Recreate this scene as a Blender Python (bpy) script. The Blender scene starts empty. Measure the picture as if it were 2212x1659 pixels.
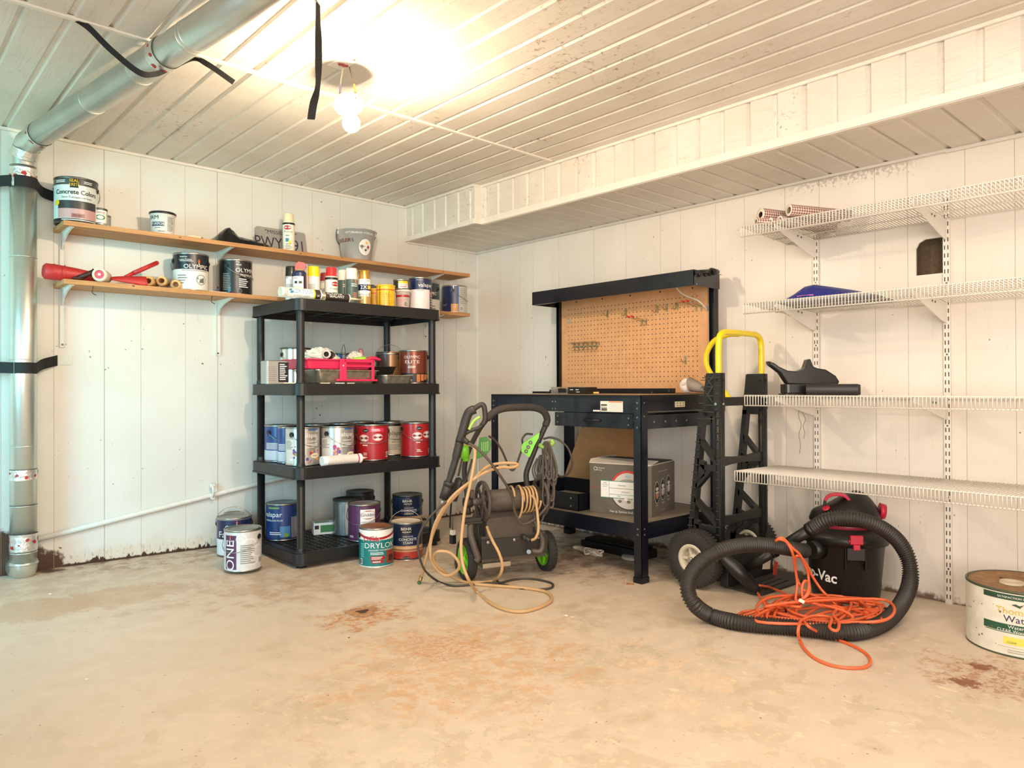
import bpy, bmesh, math, random
from mathutils import Vector, Matrix
random.seed(7)
sc = bpy.context.scene
COL = sc.collection
PI = math.pi

# ---------------- camera ----------------
F_PX = 1564.8
YAW, PITCH, ROLL = math.radians(42.518), math.radians(0.2906), math.radians(-0.2394)
CAM = Vector((0, 0, 0.87))
fw = Vector((math.sin(YAW)*math.cos(PITCH), math.cos(YAW)*math.cos(PITCH), math.sin(PITCH)))
rt0 = Vector((math.cos(YAW), -math.sin(YAW), 0)); up0 = rt0.cross(fw)
rt = rt0*math.cos(ROLL) + up0*math.sin(ROLL); up = -rt0*math.sin(ROLL) + up0*math.cos(ROLL)
cd = bpy.data.cameras.new('camera'); cam = bpy.data.objects.new('camera', cd); COL.objects.link(cam)
cd.sensor_width = 36; cd.lens = 36*F_PX/2212; cd.clip_start = 0.02
Mc = Matrix((rt, up, -fw)).transposed().to_4x4(); Mc.translation = CAM
cam.matrix_world = Mc
sc.camera = cam

# ---------------- view and light ----------------
sc.view_settings.view_transform = 'Standard'; sc.view_settings.look = 'None'
sc.view_settings.gamma = 1; sc.view_settings.use_curve_mapping = False
sc.view_settings.exposure = 0.10
sc.cycles.max_bounces = 7; sc.cycles.diffuse_bounces = 4; sc.cycles.adaptive_threshold = 0.02
w = bpy.data.worlds.new('world'); sc.world = w; w.use_nodes = True
w.node_tree.nodes['Background'].inputs[0].default_value = (0.62, 0.86, 1.0, 1)
w.node_tree.nodes['Background'].inputs[1].default_value = 1.1
BULB_W = 33.0
def area(name, loc, aim, sx, sy, power, color):
    l = bpy.data.lights.new(name, 'AREA'); l.shape = 'RECTANGLE'; l.size = sx; l.size_y = sy
    l.energy = power; l.color = color
    o = bpy.data.objects.new(name, l); COL.objects.link(o); o.location = loc
    o.rotation_euler = (Vector(aim)-Vector(loc)).to_track_quat('-Z', 'Y').to_euler(); return o
# daylight outside the open doorway of the left wall, and an added soft fill panel under the ceiling
d1 = area('daylight_sky', (-1.25, 2.25, 1.1), (1.05, 3.9, 0.42), 0.8, 1.4, 11, (0.22, 0.66, 1.0)); d1.data.spread = math.radians(80)
d2 = area('daylight_foliage', (-1.25, 2.6, 1.2), (0.55, 3.9, 1.35), 0.7, 1.2, 5, (0.20, 1.0, 0.74)); d2.data.spread = math.radians(80)
area('ceiling_fill', (1.3, 0.5, 1.98), (1.4, 0.9, 0), 1.8, 1.2, 40, (1.0, 0.87, 0.76))
# added fill just outside the opening cut for it in the rear wall
d3 = area('rear_fill', (-0.35, -1.38, 1.15), (3.2, 2.1, 1.2), 1.8, 1.6, 40, (1.0, 0.87, 0.76)); d3.data.spread = math.radians(105)

# ---------------- helpers ----------------
def ray(u, v): return fw + rt*((u-1106)/F_PX) - up*((v-829.5)/F_PX)
def pz(u, v, z): d = ray(u, v); return CAM + d*((z-CAM.z)/d.z)
def px(u, v, x): d = ray(u, v); return CAM + d*(x/d.x)
def py(u, v, y): d = ray(u, v); return CAM + d*(y/d.y)
def pd(u, v, dist): return CAM + ray(u, v)*dist
def fdist(p): return (Vector(p)-CAM).dot(fw)

def lin(c):
    return tuple(((x/255)/12.92 if x/255 <= .04045 else ((x/255+.055)/1.055)**2.4) for x in c)
MC = {}
def mat(rgb, rough=.5, metal=0, noise=0, scale=30, bump=0, emit=0, alpha=1, name=None, spec=.5, trans=0, stretch=(1, 1, 1), coat=0):
    key = (tuple(rgb), rough, metal, noise, scale, bump, emit, alpha, spec, trans, stretch, coat)
    if key in MC: return MC[key]
    m = bpy.data.materials.new(name or 'paint'); m.use_nodes = True
    nt = m.node_tree; b = nt.nodes['Principled BSDF']; c = lin(rgb)
    b.inputs['Base Color'].default_value = (*c, 1); b.inputs['Roughness'].default_value = rough
    b.inputs['Metallic'].default_value = metal; b.inputs['Specular IOR Level'].default_value = spec
    b.inputs['Transmission Weight'].default_value = trans; b.inputs['Coat Weight'].default_value = coat
    if emit: b.inputs['Emission Color'].default_value = (*c, 1); b.inputs['Emission Strength'].default_value = emit
    if alpha < 1: b.inputs['Alpha'].default_value = alpha
    if noise or bump:
        g = nt.nodes.new('ShaderNodeNewGeometry'); mp = nt.nodes.new('ShaderNodeMapping'); mp.inputs['Scale'].default_value = stretch
        n = nt.nodes.new('ShaderNodeTexNoise'); n.inputs['Scale'].default_value = scale; n.inputs['Detail'].default_value = 5
        nt.links.new(g.outputs['Position'], mp.inputs['Vector']); nt.links.new(mp.outputs[0], n.inputs['Vector'])
        if noise:
            r = nt.nodes.new('ShaderNodeMapRange'); r.inputs[1].default_value = .3; r.inputs[2].default_value = .7
            r.inputs[3].default_value = 1-noise; r.inputs[4].default_value = 1+noise*.4
            mx = nt.nodes.new('ShaderNodeMix'); mx.data_type = 'RGBA'; mx.blend_type = 'MULTIPLY'; mx.inputs[0].default_value = 1
            mx.inputs[6].default_value = (*c, 1); nt.links.new(n.outputs['Fac'], r.inputs[0]); nt.links.new(r.outputs[0], mx.inputs[7])
            nt.links.new(mx.outputs[2], b.inputs['Base Color'])
        if bump:
            bp = nt.nodes.new('ShaderNodeBump'); bp.inputs['Strength'].default_value = bump; bp.inputs['Distance'].default_value = .004
            nt.links.new(n.outputs['Fac'], bp.inputs['Height']); nt.links.new(bp.outputs[0], b.inputs['Normal'])
    MC[key] = m
    return m

class NT:
    """small node-graph writer"""
    def __init__(s, name):
        s.m = bpy.data.materials.new(name); s.m.use_nodes = True; s.t = s.m.node_tree; s.b = s.t.nodes['Principled BSDF']
        g = s.t.nodes.new('ShaderNodeNewGeometry'); s.pos = g.outputs['Position']
    def L(s, a, b): s.t.links.new(a, b)
    def put(s, sock, v):
        if hasattr(v, 'links') or hasattr(v, 'is_linked'): s.L(v, sock)
        else: sock.default_value = v
    def map(s, scale=(1, 1, 1), loc=(0, 0, 0), rot=(0, 0, 0), vec=None):
        n = s.t.nodes.new('ShaderNodeMapping'); n.inputs['Scale'].default_value = scale; n.inputs['Location'].default_value = loc
        n.inputs['Rotation'].default_value = rot; s.L(vec or s.pos, n.inputs['Vector']); return n.outputs[0]
    def noise(s, scale, detail=4, vec=None, rough=.5, dist=0):
        n = s.t.nodes.new('ShaderNodeTexNoise'); n.inputs['Scale'].default_value = scale; n.inputs['Detail'].default_value = detail
        n.inputs['Roughness'].default_value = rough; n.inputs['Distortion'].default_value = dist
        s.L(vec or s.pos, n.inputs['Vector']); return n.outputs['Fac']
    def mr(s, v, a, b, c=0., d=1.):
        n = s.t.nodes.new('ShaderNodeMapRange'); n.interpolation_type = 'SMOOTHSTEP'
        s.put(n.inputs[0], v)
        for i, x in enumerate((a, b, c, d)): n.inputs[i+1].default_value = x
        return n.outputs[0]
    def mth(s, op, a, b=0.):
        n = s.t.nodes.new('ShaderNodeMath'); n.operation = op; s.put(n.inputs[0], a); s.put(n.inputs[1], b); return n.outputs[0]
    def mix(s, f, a, b, mode='MIX'):
        n = s.t.nodes.new('ShaderNodeMix'); n.data_type = 'RGBA'; n.blend_type = mode; s.put(n.inputs[0], f)
        for i, x in ((6, a), (7, b)):
            if isinstance(x, tuple): n.inputs[i].default_value = (*lin(x), 1)
            else: s.L(x, n.inputs[i])
        return n.outputs[2]
    def xyz(s):
        n = s.t.nodes.new('ShaderNodeSeparateXYZ'); s.L(s.pos, n.inputs[0]); return n.outputs
    def blob(s, c, r, wob=.5, nscale=6, soft=.25, detail=6, sx=1., sy=1.):
        """1 inside an irregular patch about the point c on the floor"""
        v = s.map((sx, sy, 1), (-c[0]*sx, -c[1]*sy, -(c[2] if len(c) > 2 else 0)))
        n = s.t.nodes.new('ShaderNodeVectorMath'); n.operation = 'LENGTH'; s.L(v, n.inputs[0])
        k = s.mth('DIVIDE', n.outputs['Value'], r)
        k = s.mth('ADD', k, s.mr(s.noise(nscale, detail, rough=.65), .3, .7, -wob, wob))
        return s.mr(k, 1-soft, 1+soft, 1., 0.)
    def out(s, color, rough=.6, bump=None, strength=.3, dist=.003):
        s.L(color, s.b.inputs['Base Color']); s.put(s.b.inputs['Roughness'], rough)
        if bump is not None:
            n = s.t.nodes.new('ShaderNodeBump'); n.inputs['Strength'].default_value = strength; n.inputs['Distance'].default_value = dist
            s.L(bump, n.inputs['Height']); s.L(n.outputs[0], s.b.inputs['Normal'])
        return s.m

class MB:
    """collects geometry and links it as one mesh object"""
    def __init__(s): s.v = []; s.f = []; s.m = []; s.s = []; s.mats = []
    def mi(s, m):
        if m not in s.mats: s.mats.append(m)
        return s.mats.index(m)
    def add(s, vs, fs, m, smooth=False, M=None):
        o = len(s.v); k = s.mi(m)
        s.v += [tuple(M @ Vector(v)) for v in vs] if M is not None else [tuple(v) for v in vs]
        for f in fs: s.f.append(tuple(i+o for i in f)); s.m.append(k); s.s.append(smooth)
        return s
    def box(s, x0, x1, y0, y1, z0, z1, m, M=None):
        vs = [(x, y, z) for z in (z0, z1) for x, y in ((x0, y0), (x1, y0), (x1, y1), (x0, y1))]
        return s.add(vs, [(3, 2, 1, 0), (4, 5, 6, 7), (0, 1, 5, 4), (1, 2, 6, 5), (2, 3, 7, 6), (3, 0, 4, 7)], m, False, M)
    def prism(s, poly, z0, z1, m, M=None, smooth=False):
        n = len(poly); a = sum(poly[i][0]*poly[(i+1) % n][1]-poly[(i+1) % n][0]*poly[i][1] for i in range(n))
        if a < 0: poly = poly[::-1]
        vs = [(x, y, z0) for x, y in poly]+[(x, y, z1) for x, y in poly]
        s.add(vs, [tuple(range(n))[::-1], tuple(range(n, 2*n))], m, False, M)
        o = len(s.v)-2*n; k = s.mi(m)
        for i in range(n):
            j = (i+1) % n; s.f.append((o+i, o+j, o+n+j, o+n+i)); s.m.append(k); s.s.append(smooth)
        return s
    def lathe(s, prof, m, c=(0, 0, 0), n=32, M=None, caps=True, smooth=True):
        vs = []; fs = []
        for r, z in prof:
            for i in range(n):
                a = 2*PI*i/n; vs.append((c[0]+r*math.cos(a), c[1]+r*math.sin(a), c[2]+z))
        for j in range(len(prof)-1):
            for i in range(n):
                k = (i+1) % n; fs.append((j*n+i, j*n+k, (j+1)*n+k, (j+1)*n+i))
        s.add(vs, fs, m, smooth, M)
        if caps:
            o = len(s.v)-len(vs); kk = s.mi(m)
            if prof[0][0] > 1e-5: s.f.append(tuple(o+i for i in range(n))[::-1]); s.m.append(kk); s.s.append(False)
            if prof[-1][0] > 1e-5: s.f.append(tuple(o+(len(prof)-1)*n+i for i in range(n))); s.m.append(kk); s.s.append(False)
        return s
    def cyl(s, p0, p1, r0, m, r1=None, n=16, caps=True, prof=None):
        p0, p1 = Vector(p0), Vector(p1); d = p1-p0; L = d.length
        M = Matrix.Translation(p0) @ d.to_track_quat('Z', 'Y').to_matrix().to_4x4()
        return s.lathe(prof if prof else [(r0, 0), (r0 if r1 is None else r1, L)], m, n=n, M=M, caps=caps)
    def tube(s, pts, r, m, n=8, closed=False, caps=True, flat=None):
        pts = [Vector(p) for p in pts]; N = len(pts); rs = r if isinstance(r, (list, tuple)) else [r]*N
        T = []
        for i in range(N):
            a = pts[(i-1) % N] if (closed or i) else pts[0]; b = pts[(i+1) % N] if (closed or i < N-1) else pts[-1]
            t = (b-a); T.append(t.normalized() if t.length > 1e-9 else Vector((0, 0, 1)))
        ref = Vector((0, 0, 1)) if abs(T[0].z) < .9 else Vector((1, 0, 0))
        nx = T[0].cross(ref).normalized(); vs = []
        for i in range(N):
            nx = (nx-T[i]*nx.dot(T[i])); nx = nx.normalized() if nx.length > 1e-6 else T[i].orthogonal().normalized()
            ny = T[i].cross(nx)
            for k in range(n):
                a = 2*PI*k/n
                if flat: vs.append(pts[i]+nx*(flat[0]*math.cos(a)*rs[i])+ny*(flat[1]*math.sin(a)*rs[i]))
                else: vs.append(pts[i]+(nx*math.cos(a)+ny*math.sin(a))*rs[i])
        fs = []
        for i in range(N if closed else N-1):
            j = (i+1) % N
            for k in range(n): q = (k+1) % n; fs.append((i*n+k, i*n+q, j*n+q, j*n+k))
        s.add(vs, fs, m, True)
        if caps and not closed:
            o = len(s.v)-len(vs); kk = s.mi(m)
            s.f.append(tuple(o+k for k in range(n))[::-1]); s.m.append(kk); s.s.append(False)
            s.f.append(tuple(o+(N-1)*n+k for k in range(n))); s.m.append(kk); s.s.append(False)
        return s
    def sph(s, c, r, m, sc3=(1, 1, 1), n=16, M=None):
        prof = [(max(1e-6, math.sin(PI*i/(n//2))), -math.cos(PI*i/(n//2))) for i in range(n//2+1)]
        MM = Matrix.Translation(c) @ Matrix.Diagonal((r*sc3[0], r*sc3[1], r*sc3[2], 1))
        return s.lathe(prof, m, n=n, M=(M @ MM) if M is not None else MM, caps=False)
    def ribbon(s, pts, wid, th, m):
        """a flat strap through pts; wid = list of half-width vectors"""
        vs = []; N = len(pts)
        for i, p in enumerate(pts):
            p = Vector(p); wv = Vector(wid[i]) if isinstance(wid, list) else Vector(wid)
            a = Vector(pts[max(0, i-1)]); b = Vector(pts[min(N-1, i+1)]); nn = (b-a).cross(wv).normalized()*th/2
            vs += [p-wv-nn, p+wv-nn, p+wv+nn, p-wv+nn]
        fs = [(0, 1, 2, 3)[::-1], (4*N-4, 4*N-3, 4*N-2, 4*N-1)]
        for i in range(N-1):
            for k in range(4): q = (k+1) % 4; fs.append((4*i+k, 4*i+q, 4*i+4+q, 4*i+4+k))
        return s.add(vs, fs, m, False)
    def build(s, name, parent=None, bev=0, sub=0, fix=True):
        me = bpy.data.meshes.new(name); me.from_pydata(s.v, [], s.f)
        for m in s.mats: me.materials.append(m)
        me.polygons.foreach_set('material_index', s.m); me.polygons.foreach_set('use_smooth', s.s)
        if fix:
            bm = bmesh.new(); bm.from_mesh(me); bmesh.ops.recalc_face_normals(bm, faces=bm.faces); bm.to_mesh(me); bm.free()
        me.update()
        o = bpy.data.objects.new(name, me); COL.objects.link(o)
        if parent: o.parent = parent
        if bev:
            b = o.modifiers.new('b', 'BEVEL'); b.width = bev; b.segments = 2; b.limit_method = 'ANGLE'; b.angle_limit = .7
        if sub:
            b = o.modifiers.new('s', 'SUBSURF'); b.levels = sub; b.render_levels = sub
        return o

def tag(o, label, cat, group=None):
    o['label'] = label; o['category'] = cat
    if group: o['group'] = group
    return o
def thing(name, label, cat, loc=(0, 0, 0), rz=0, group=None, rot=None):
    o = bpy.data.objects.new(name, None); COL.objects.link(o); o.location = loc
    o.rotation_euler = rot if rot else (0, 0, rz); o.empty_display_size = .05
    return tag(o, label, cat, group)
def struct(o): o['kind'] = 'structure'; return o
def dup(o, parent=None):
    c = o.copy(); COL.objects.link(c)
    if parent: c.parent = parent
    for ch in [x for x in bpy.data.objects if x.parent == o]: dup(ch, c)
    return c
def spl(pts, k=8, closed=False):
    """Catmull-Rom through pts"""
    P = [Vector(p) for p in pts]; n = len(P); out = []
    for i in range(n if closed else n-1):
        a = P[(i-1) % n] if closed or i else P[0]*2-P[1]; b = P[i]; c = P[(i+1) % n]
        d = P[(i+2) % n] if closed or i < n-2 else P[-1]*2-P[-2]
        for j in range(k):
            t = j/k; out.append(.5*((2*b)+(c-a)*t+(2*a-5*b+4*c-d)*t*t+(3*b-a-3*c+d)*t**3))
    if not closed: out.append(P[-1])
    return out

# ---- lettering ----
TX = {}
def text_mesh(t):
    if t in TX: return TX[t]
    cu = bpy.data.curves.new('lettering', 'FONT'); cu.body = t.lstrip('\x01'); cu.offset = .022 if t[0] == '\x01' else 0; cu.align_x = 'CENTER'; cu.align_y = 'CENTER'; cu.size = 1; cu.resolution_u = 3
    o = bpy.data.objects.new('lettering', cu); COL.objects.link(o)
    dg = bpy.context.evaluated_depsgraph_get(); dg.update(); me = o.evaluated_get(dg).to_mesh()
    bm = bmesh.new(); bm.from_mesh(me); bmesh.ops.triangulate(bm, faces=bm.faces)
    o.evaluated_get(dg).to_mesh_clear(); bpy.data.objects.remove(o); bpy.data.curves.remove(cu)
    TX[t] = bm; return bm
def text_geo(t, size, wx=1., rot=0., cut=None):
    """returns verts (x,z) and faces of the text, centred"""
    bm = text_mesh(t).copy()
    ca, sa = math.cos(rot), math.sin(rot)
    for v in bm.verts:
        x, y = v.co.x*size*wx, v.co.y*size; v.co = Vector((x*ca-y*sa, x*sa+y*ca, 0))
    if cut and bm.verts:
        xs = [v.co.x for v in bm.verts]; x = math.floor(min(xs)/cut)*cut+cut
        while x < max(xs):
            bmesh.ops.bisect_plane(bm, geom=bm.verts[:]+bm.edges[:]+bm.faces[:], plane_co=(x, 0, 0), plane_no=(1, 0, 0)); x += cut
    bm.verts.index_update()
    V = [(v.co.x, v.co.y) for v in bm.verts]; Fc = [tuple(v.index for v in f.verts) for f in bm.faces]; bm.free()
    return V, Fc
class Wrap:
    """draws patches and letters on a cylinder (or cone) of radius r about local Z; angle 0 = towards -Y"""
    def __init__(s, mb, r, top=None, h=1): s.mb = mb; s.r = r; s.rt = top or r; s.h = h; s.k = 1
    def P(s, x, z, off):
        r = s.r+(s.rt-s.r)*z/s.h; a = x/((s.r+s.rt)/2); rr = r+.0003+off*.00028
        return (rr*math.sin(a), -rr*math.cos(a), z)
    def rect(s, a0, a1, z0, z1, m, layer=None):
        k = layer or s.k; rm = (s.r+s.rt)/2; x0, x1 = math.radians(a0)*rm, math.radians(a1)*rm; n = max(2, int(abs(a1-a0)/3.5))
        vs = []; fs = []
        for i in range(n+1):
            x = x0+(x1-x0)*i/n; vs += [s.P(x, z0, k), s.P(x, z1, k)]
        for i in range(n): fs.append((2*i, 2*i+2, 2*i+3, 2*i+1))
        s.mb.add(vs, fs, m, True); return s
    def ell(s, a, z, w, h, m, layer=2, ring=0):
        rm = (s.r+s.rt)/2; x = math.radians(a)*rm; n = 20
        pts = [(x+w*math.cos(2*PI*i/n), z+h*math.sin(2*PI*i/n)) for i in range(n)]
        if ring:
            q = [(x+w*ring*math.cos(2*PI*i/n), z+h*ring*math.sin(2*PI*i/n)) for i in range(n)]
            vs = [s.P(*p, layer) for p in pts+q]; s.mb.add(vs, [(i, (i+1) % n, n+(i+1) % n, n+i) for i in range(n)], m, True)
        else:
            vs = [s.P(*p, layer) for p in pts]+[s.P(x, z, layer)]
            s.mb.add(vs, [(i, (i+1) % n, n) for i in range(n)], m, True)
        return s
    def poly(s, pts, m, layer=2):
        rm = (s.r+s.rt)/2
        s.mb.add([s.P(math.radians(a)*rm, z, layer) for a, z in pts], [tuple(range(len(pts)))], m, False); return s
    def txt(s, t, a, z, size, m, wx=1., rot=0., layer=3):
        V, Fc = text_geo(t, size, wx, rot, cut=s.r*.14); x = math.radians(a)*(s.r+s.rt)/2
        s.mb.add([s.P(x+p[0], z+p[1], layer) for p in V], Fc, m, True); return s
def flat_txt(mb, t, M, size, m, wx=1., rot=0.):
    """text in the local XZ plane of M, facing -Y"""
    V, Fc = text_geo(t, size, wx, rot); mb.add([(x, 0, z) for x, z in V], Fc, m, False, M)
def zf(x, y):
    """the slab rises a little towards the left wall"""
    t = min(1, max(0, (y-2.7)/1.2)); t = t*t*(3-2*t)
    return t*max(0., min(.05, .045-.021*(x-.75)))

BLACK = mat((18, 18, 19), .45); BLK_PL = mat((26, 26, 27), .4, noise=.12, scale=60); WHITE = mat((238, 236, 230), .45)
CHROME = mat((205, 203, 198), .25, 1); STEEL = mat((175, 172, 166), .35, 1); DKSTEEL = mat((110, 108, 104), .4, 1)
# ================= ROOM =================
X0, Y0, ZC, ZS = 3.25, 3.9, 2.037, 1.816
# wall paint
def wall_mat(name, warm, stain=False):
    n = NT(name); X, Y, Z = n.xyz()
    base = n.mix(n.mr(n.noise(2.5, 3), .3, .7), *(((224, 223, 216), (217, 215, 206)) if stain else ((238, 230, 220), (231, 223, 211))))  # left wall colour darkened and cooled to offset the strong light there
    base = n.mix(n.mr(n.noise(110, 2, n.map((1, 1, .06))), .55, .8, 0, .25), base, (214, 203, 186))
    spots = n.mr(n.noise(55, 1), .765, .785)
    base = n.mix(n.mth('MULTIPLY', spots, n.mr(n.noise(3.1, 2), .5, .62)), base, (120, 96, 70))
    if stain:
        Zl = n.mth('SUBTRACT', Z, n.mth('MAXIMUM', 0., n.mth('SUBTRACT', .0608, n.mth('MULTIPLY', X, .021))))
        b3 = n.mr(n.mth('ADD', Zl, n.mr(n.noise(14, 5), .3, .7, -.04, .04)), .12, .0, 0, .5)
        base = n.mix(b3, base, (214, 192, 162))
        fleck = n.mth('MULTIPLY', n.mr(n.noise(90, 5, n.map((1, 1, .3))), .56, .62), n.mr(Zl, .09, .01)); base = n.mix(n.mth('MULTIPLY', fleck, .6), base, (150, 106, 66))
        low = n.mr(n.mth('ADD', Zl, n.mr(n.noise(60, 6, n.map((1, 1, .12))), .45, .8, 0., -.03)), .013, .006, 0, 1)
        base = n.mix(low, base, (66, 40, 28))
        for c_, r_ in (((.50, 3.9, .13), .10), ((.60, 3.9, .09), .09), ((.70, 3.9, .07), .05)):
            b2 = n.blob(c_, r_, .35, 14, .18); base = n.mix(b2, base, (78, 52, 36))
    else:
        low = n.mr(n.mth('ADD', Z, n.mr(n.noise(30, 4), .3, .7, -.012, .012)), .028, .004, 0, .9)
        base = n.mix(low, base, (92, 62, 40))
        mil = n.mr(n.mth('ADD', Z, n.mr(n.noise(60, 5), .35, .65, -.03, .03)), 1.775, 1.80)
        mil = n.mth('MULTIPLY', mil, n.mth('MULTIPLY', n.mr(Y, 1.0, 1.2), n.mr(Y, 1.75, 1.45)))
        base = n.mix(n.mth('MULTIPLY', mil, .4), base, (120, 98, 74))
    return n.out(base, .42, n.noise(90, 3, n.map((1, 1, .2))), .12, .002)
WA = wall_mat('paint_wall_a', 0, True); WB = wall_mat('paint_wall_b', 1)
GRV = mat((206, 190, 168), .8); SLOT = mat((92, 70, 50), .9)
def boards(name, edges, strong, H, mk, mt, hole=None):
    """vertical panelling between groove positions; mk(a, d) -> (x, y)"""
    mb = MB()
    for i in range(len(edges)-1):
        a, b = edges[i], edges[i+1]; g = .0009
        segs = [(0, H)]
        if hole and a <= hole[0] and b >= hole[1]:
            h0, h1, z0, z1 = hole
            parts = [((a+g, 0), (b-g, 0), (b-g, z0), (a+g, z0)), ((a+g, z1), (b-g, z1), (b-g, H), (a+g, H)),
                     ((a+g, z0), (h0, z0), (h0, z1), (a+g, z1)), ((h1, z0), (b-g, z0), (b-g, z1), (h1, z1)),
                     ((h1, z1), (h1, z1-.035), (h1-.012, z1-.012), (h1-.035, z1))]
            for q in parts:
                n = len(q); vs = [(*mk(s, 0), z) for s, z in q]+[(*mk(s, .01), z) for s, z in q]
                mb.add(vs, [tuple(range(n)), tuple(range(n, 2*n))[::-1]]+[(k, (k+1) % n, n+(k+1) % n, n+k) for k in range(n)], mt)
        else:
            vs = [(*mk(s, d), z) for z in (0, H) for s, d in ((a+g, 0), (b-g, 0), (b-g, .01), (a+g, .01))]
            mb.add(vs, [(3, 2, 1, 0), (4, 5, 6, 7), (0, 1, 5, 4), (1, 2, 6, 5), (2, 3, 7, 6), (3, 0, 4, 7)], mt)
        if i:
            m2 = SLOT if i in strong else GRV; w2 = .0010
            vs = [(*mk(s, .0022), z) for z in (0, H) for s in (a-w2, a+w2)]; mb.add(vs, [(0, 1, 3, 2)], m2)
    return mb
eA = [-1.3, -1.0, -.68, -.5, -.2, .12, .3, .5, .702, .911, 1.074, 1.286, 1.451, 1.64, 1.814, 1.999, 2.18, 2.4, 2.592, 2.828, 2.954, 3.061, X0]
mb = boards('wall_left', eA, (9, 12, 20), ZC+.02, lambda s, d: (s, Y0+d), WA)
struct(mb.build('wall_left'))
eB = [Y0, 3.654, 3.463, 3.34, 3.11, 2.823, 2.585, 2.348, 2.219, 2.009, 1.848, 1.639, 1.476, 1.235, 1.105, .894, .729, .5, .2, -.1, -.4, -.7, -1.0, -1.3][::-1]
mb = boards('wall_right', eB, (18,), ZC+.02, lambda s, d: (X0+d, s), WB, hole=(.967, 1.074, 1.325, 1.47))
HB = mat((98, 78, 58), .9, noise=.3, scale=80)
mb.box(X0+.06, X0+.07, .9, 1.15, 1.25, 1.55, HB); mb.box(X0+.005, X0+.06, 1.078, 1.098, 1.25, 1.55, SLOT)
struct(mb.build('wall_right'))
# rear walls, never in view: they close the room so the light bounces as in a real basement
PW = mat((226, 218, 205), .6)
mb = MB(); mb.box(-1.33, -1.3, -1.3, 1.3, 0, 2.06, PW); mb.box(-1.33, -1.3, 3.1, Y0, 0, 2.06, PW); mb.box(-1.33, -1.3, 1.3, 3.1, 2.0, 2.06, PW)
struct(mb.build('wall_far_left'))
mb = MB(); mb.box(.62, X0, -1.33, -1.3, 0, 2.06, PW); mb.box(-1.33, -1.2, -1.33, -1.3, 0, 2.06, PW); mb.box(-1.2, .62, -1.33, -1.3, 1.98, 2.06, PW); struct(mb.build('wall_back'))  # wide opening added to let the rear fill in
# ceiling: ribbed metal panels, sheets meet at a batten
nc = NT('ceiling_panel'); Xc, Yc, Zc = nc.xyz()
base = nc.mix(nc.mr(nc.noise(3, 3), .3, .7), (226, 219, 208), (216, 207, 194))
grain = nc.noise(160, 3, nc.map((1, .05, 1)), dist=.6)
base = nc.mix(nc.mr(grain, .5, .75, 0, .35), base, (188, 172, 150))
mw = nc.mth('MULTIPLY', nc.mr(nc.noise(38, 6, rough=.75), .56, .66), nc.mr(nc.noise(2.6, 3), .5, .64))
mw = nc.mth('MULTIPLY', mw, nc.mr(nc.blob((1.5, 2.45, ZC), 1.5, .2, 3, .4), 0, 1, .15, .9))
base = nc.mix(nc.mth('MULTIPLY', mw, nc.mr(Xc, .6, 1.3, .25, 1.)), base, (140, 116, 86))
CEIL = nc.out(base, .38, grain, .25, .0025)
PIT = .1175
def profile(a0, a1, ph):
    """cross-section of ribbed sheet: list of (pos, drop)"""
    pts = [(a0, 0)]; k = math.ceil((a0-ph)/PIT); i = 0
    while ph+k*PIT+.03 < a1:
        p = ph+k*PIT
        if p > a0+.01:
            if k % 2: pts += [(p, 0), (p+.002, .011), (p+.012, .011), (p+.021, 0)]
            else: pts += [(p, 0), (p+.008, .007), (p+.020, .007), (p+.026, 0)]
        k += 1
    return pts+[(a1, 0)]
def sheet(mb, prof, f, e0, e1, m):
    vs = [f(p, d, e) for p, d in prof for e in (e0, e1)]
    mb.add(vs, [(2*i, 2*i+1, 2*i+3, 2*i+2) for i in range(len(prof)-1)], m)
mb = MB()
sheet(mb, profile(-1.3, 2.72, .5), lambda p, d, e: (p, e, ZC+d), 2.6, Y0, CEIL)
sheet(mb, profile(-1.3, 2.72, .5), lambda p, d, e: (p, e, ZC+d), -1.3, 2.6, CEIL)
mb.box(-1.33, 2.9, -1.33, Y0+.02, ZC+.03, ZC+.05, PW)
struct(mb.build('ceiling', fix=False))
# soffit (boxed beam) in the same sheet
TRIM = mat((232, 224, 212), .4, noise=.06, scale=20)
SOF = nc.m
mb = MB()
sheet(mb, profile(3.205, Y0, 3.22), lambda p, d, e: (2.65+d, p, e), ZS, ZC, SOF)
sheet(mb, profile(-1.3, 3.2, .683), lambda p, d, e: (2.70+d, p, e), ZS, ZC, SOF)
sheet(mb, [(2.65, 0), (2.70, 0)], lambda p, d, e: (p, 3.2, e), ZS, ZC, SOF)
sheet(mb, profile(-1.3, 3.2, .70), lambda p, d, e: (e, p, ZS+d), 2.70, X0, SOF); sheet(mb, profile(3.2, Y0, .70), lambda p, d, e: (e, p, ZS+d), 2.65, X0, SOF)
struct(mb.build('beam', fix=False))
def trim(name, *boxes):
    t = MB()
    for b in boxes: t.box(*b, TRIM)
    return struct(t.build(name, bev=.0015))
trim('trim_1', (-1.3, 2.665, 2.592, 2.612, ZC-.006, ZC+.004))
trim('trim_2', (-1.3, 2.65, Y0-.014, Y0, ZC-.012, ZC+.002))
trim('trim_3', (2.642, 2.652, 3.2, Y0, ZS-.004, ZS+.026), (2.65, 2.672, 3.2, Y0, ZS-.005, ZS), (2.642, 2.66, Y0-.012, Y0, ZS+.026, ZC))
trim('trim_4', (2.692, 2.702, -1.3, 3.195, ZS-.004, ZS+.03), (2.70, 2.725, -1.3, 3.195, ZS-.006, ZS), (2.645, 2.702, 3.19, 3.2, ZS-.004, ZC))
trim('trim_5', (2.638, 2.65, 3.2, Y0, ZC-.012, ZC), (2.688, 2.70, -1.3, 3.2, ZC-.013, ZC))
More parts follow.
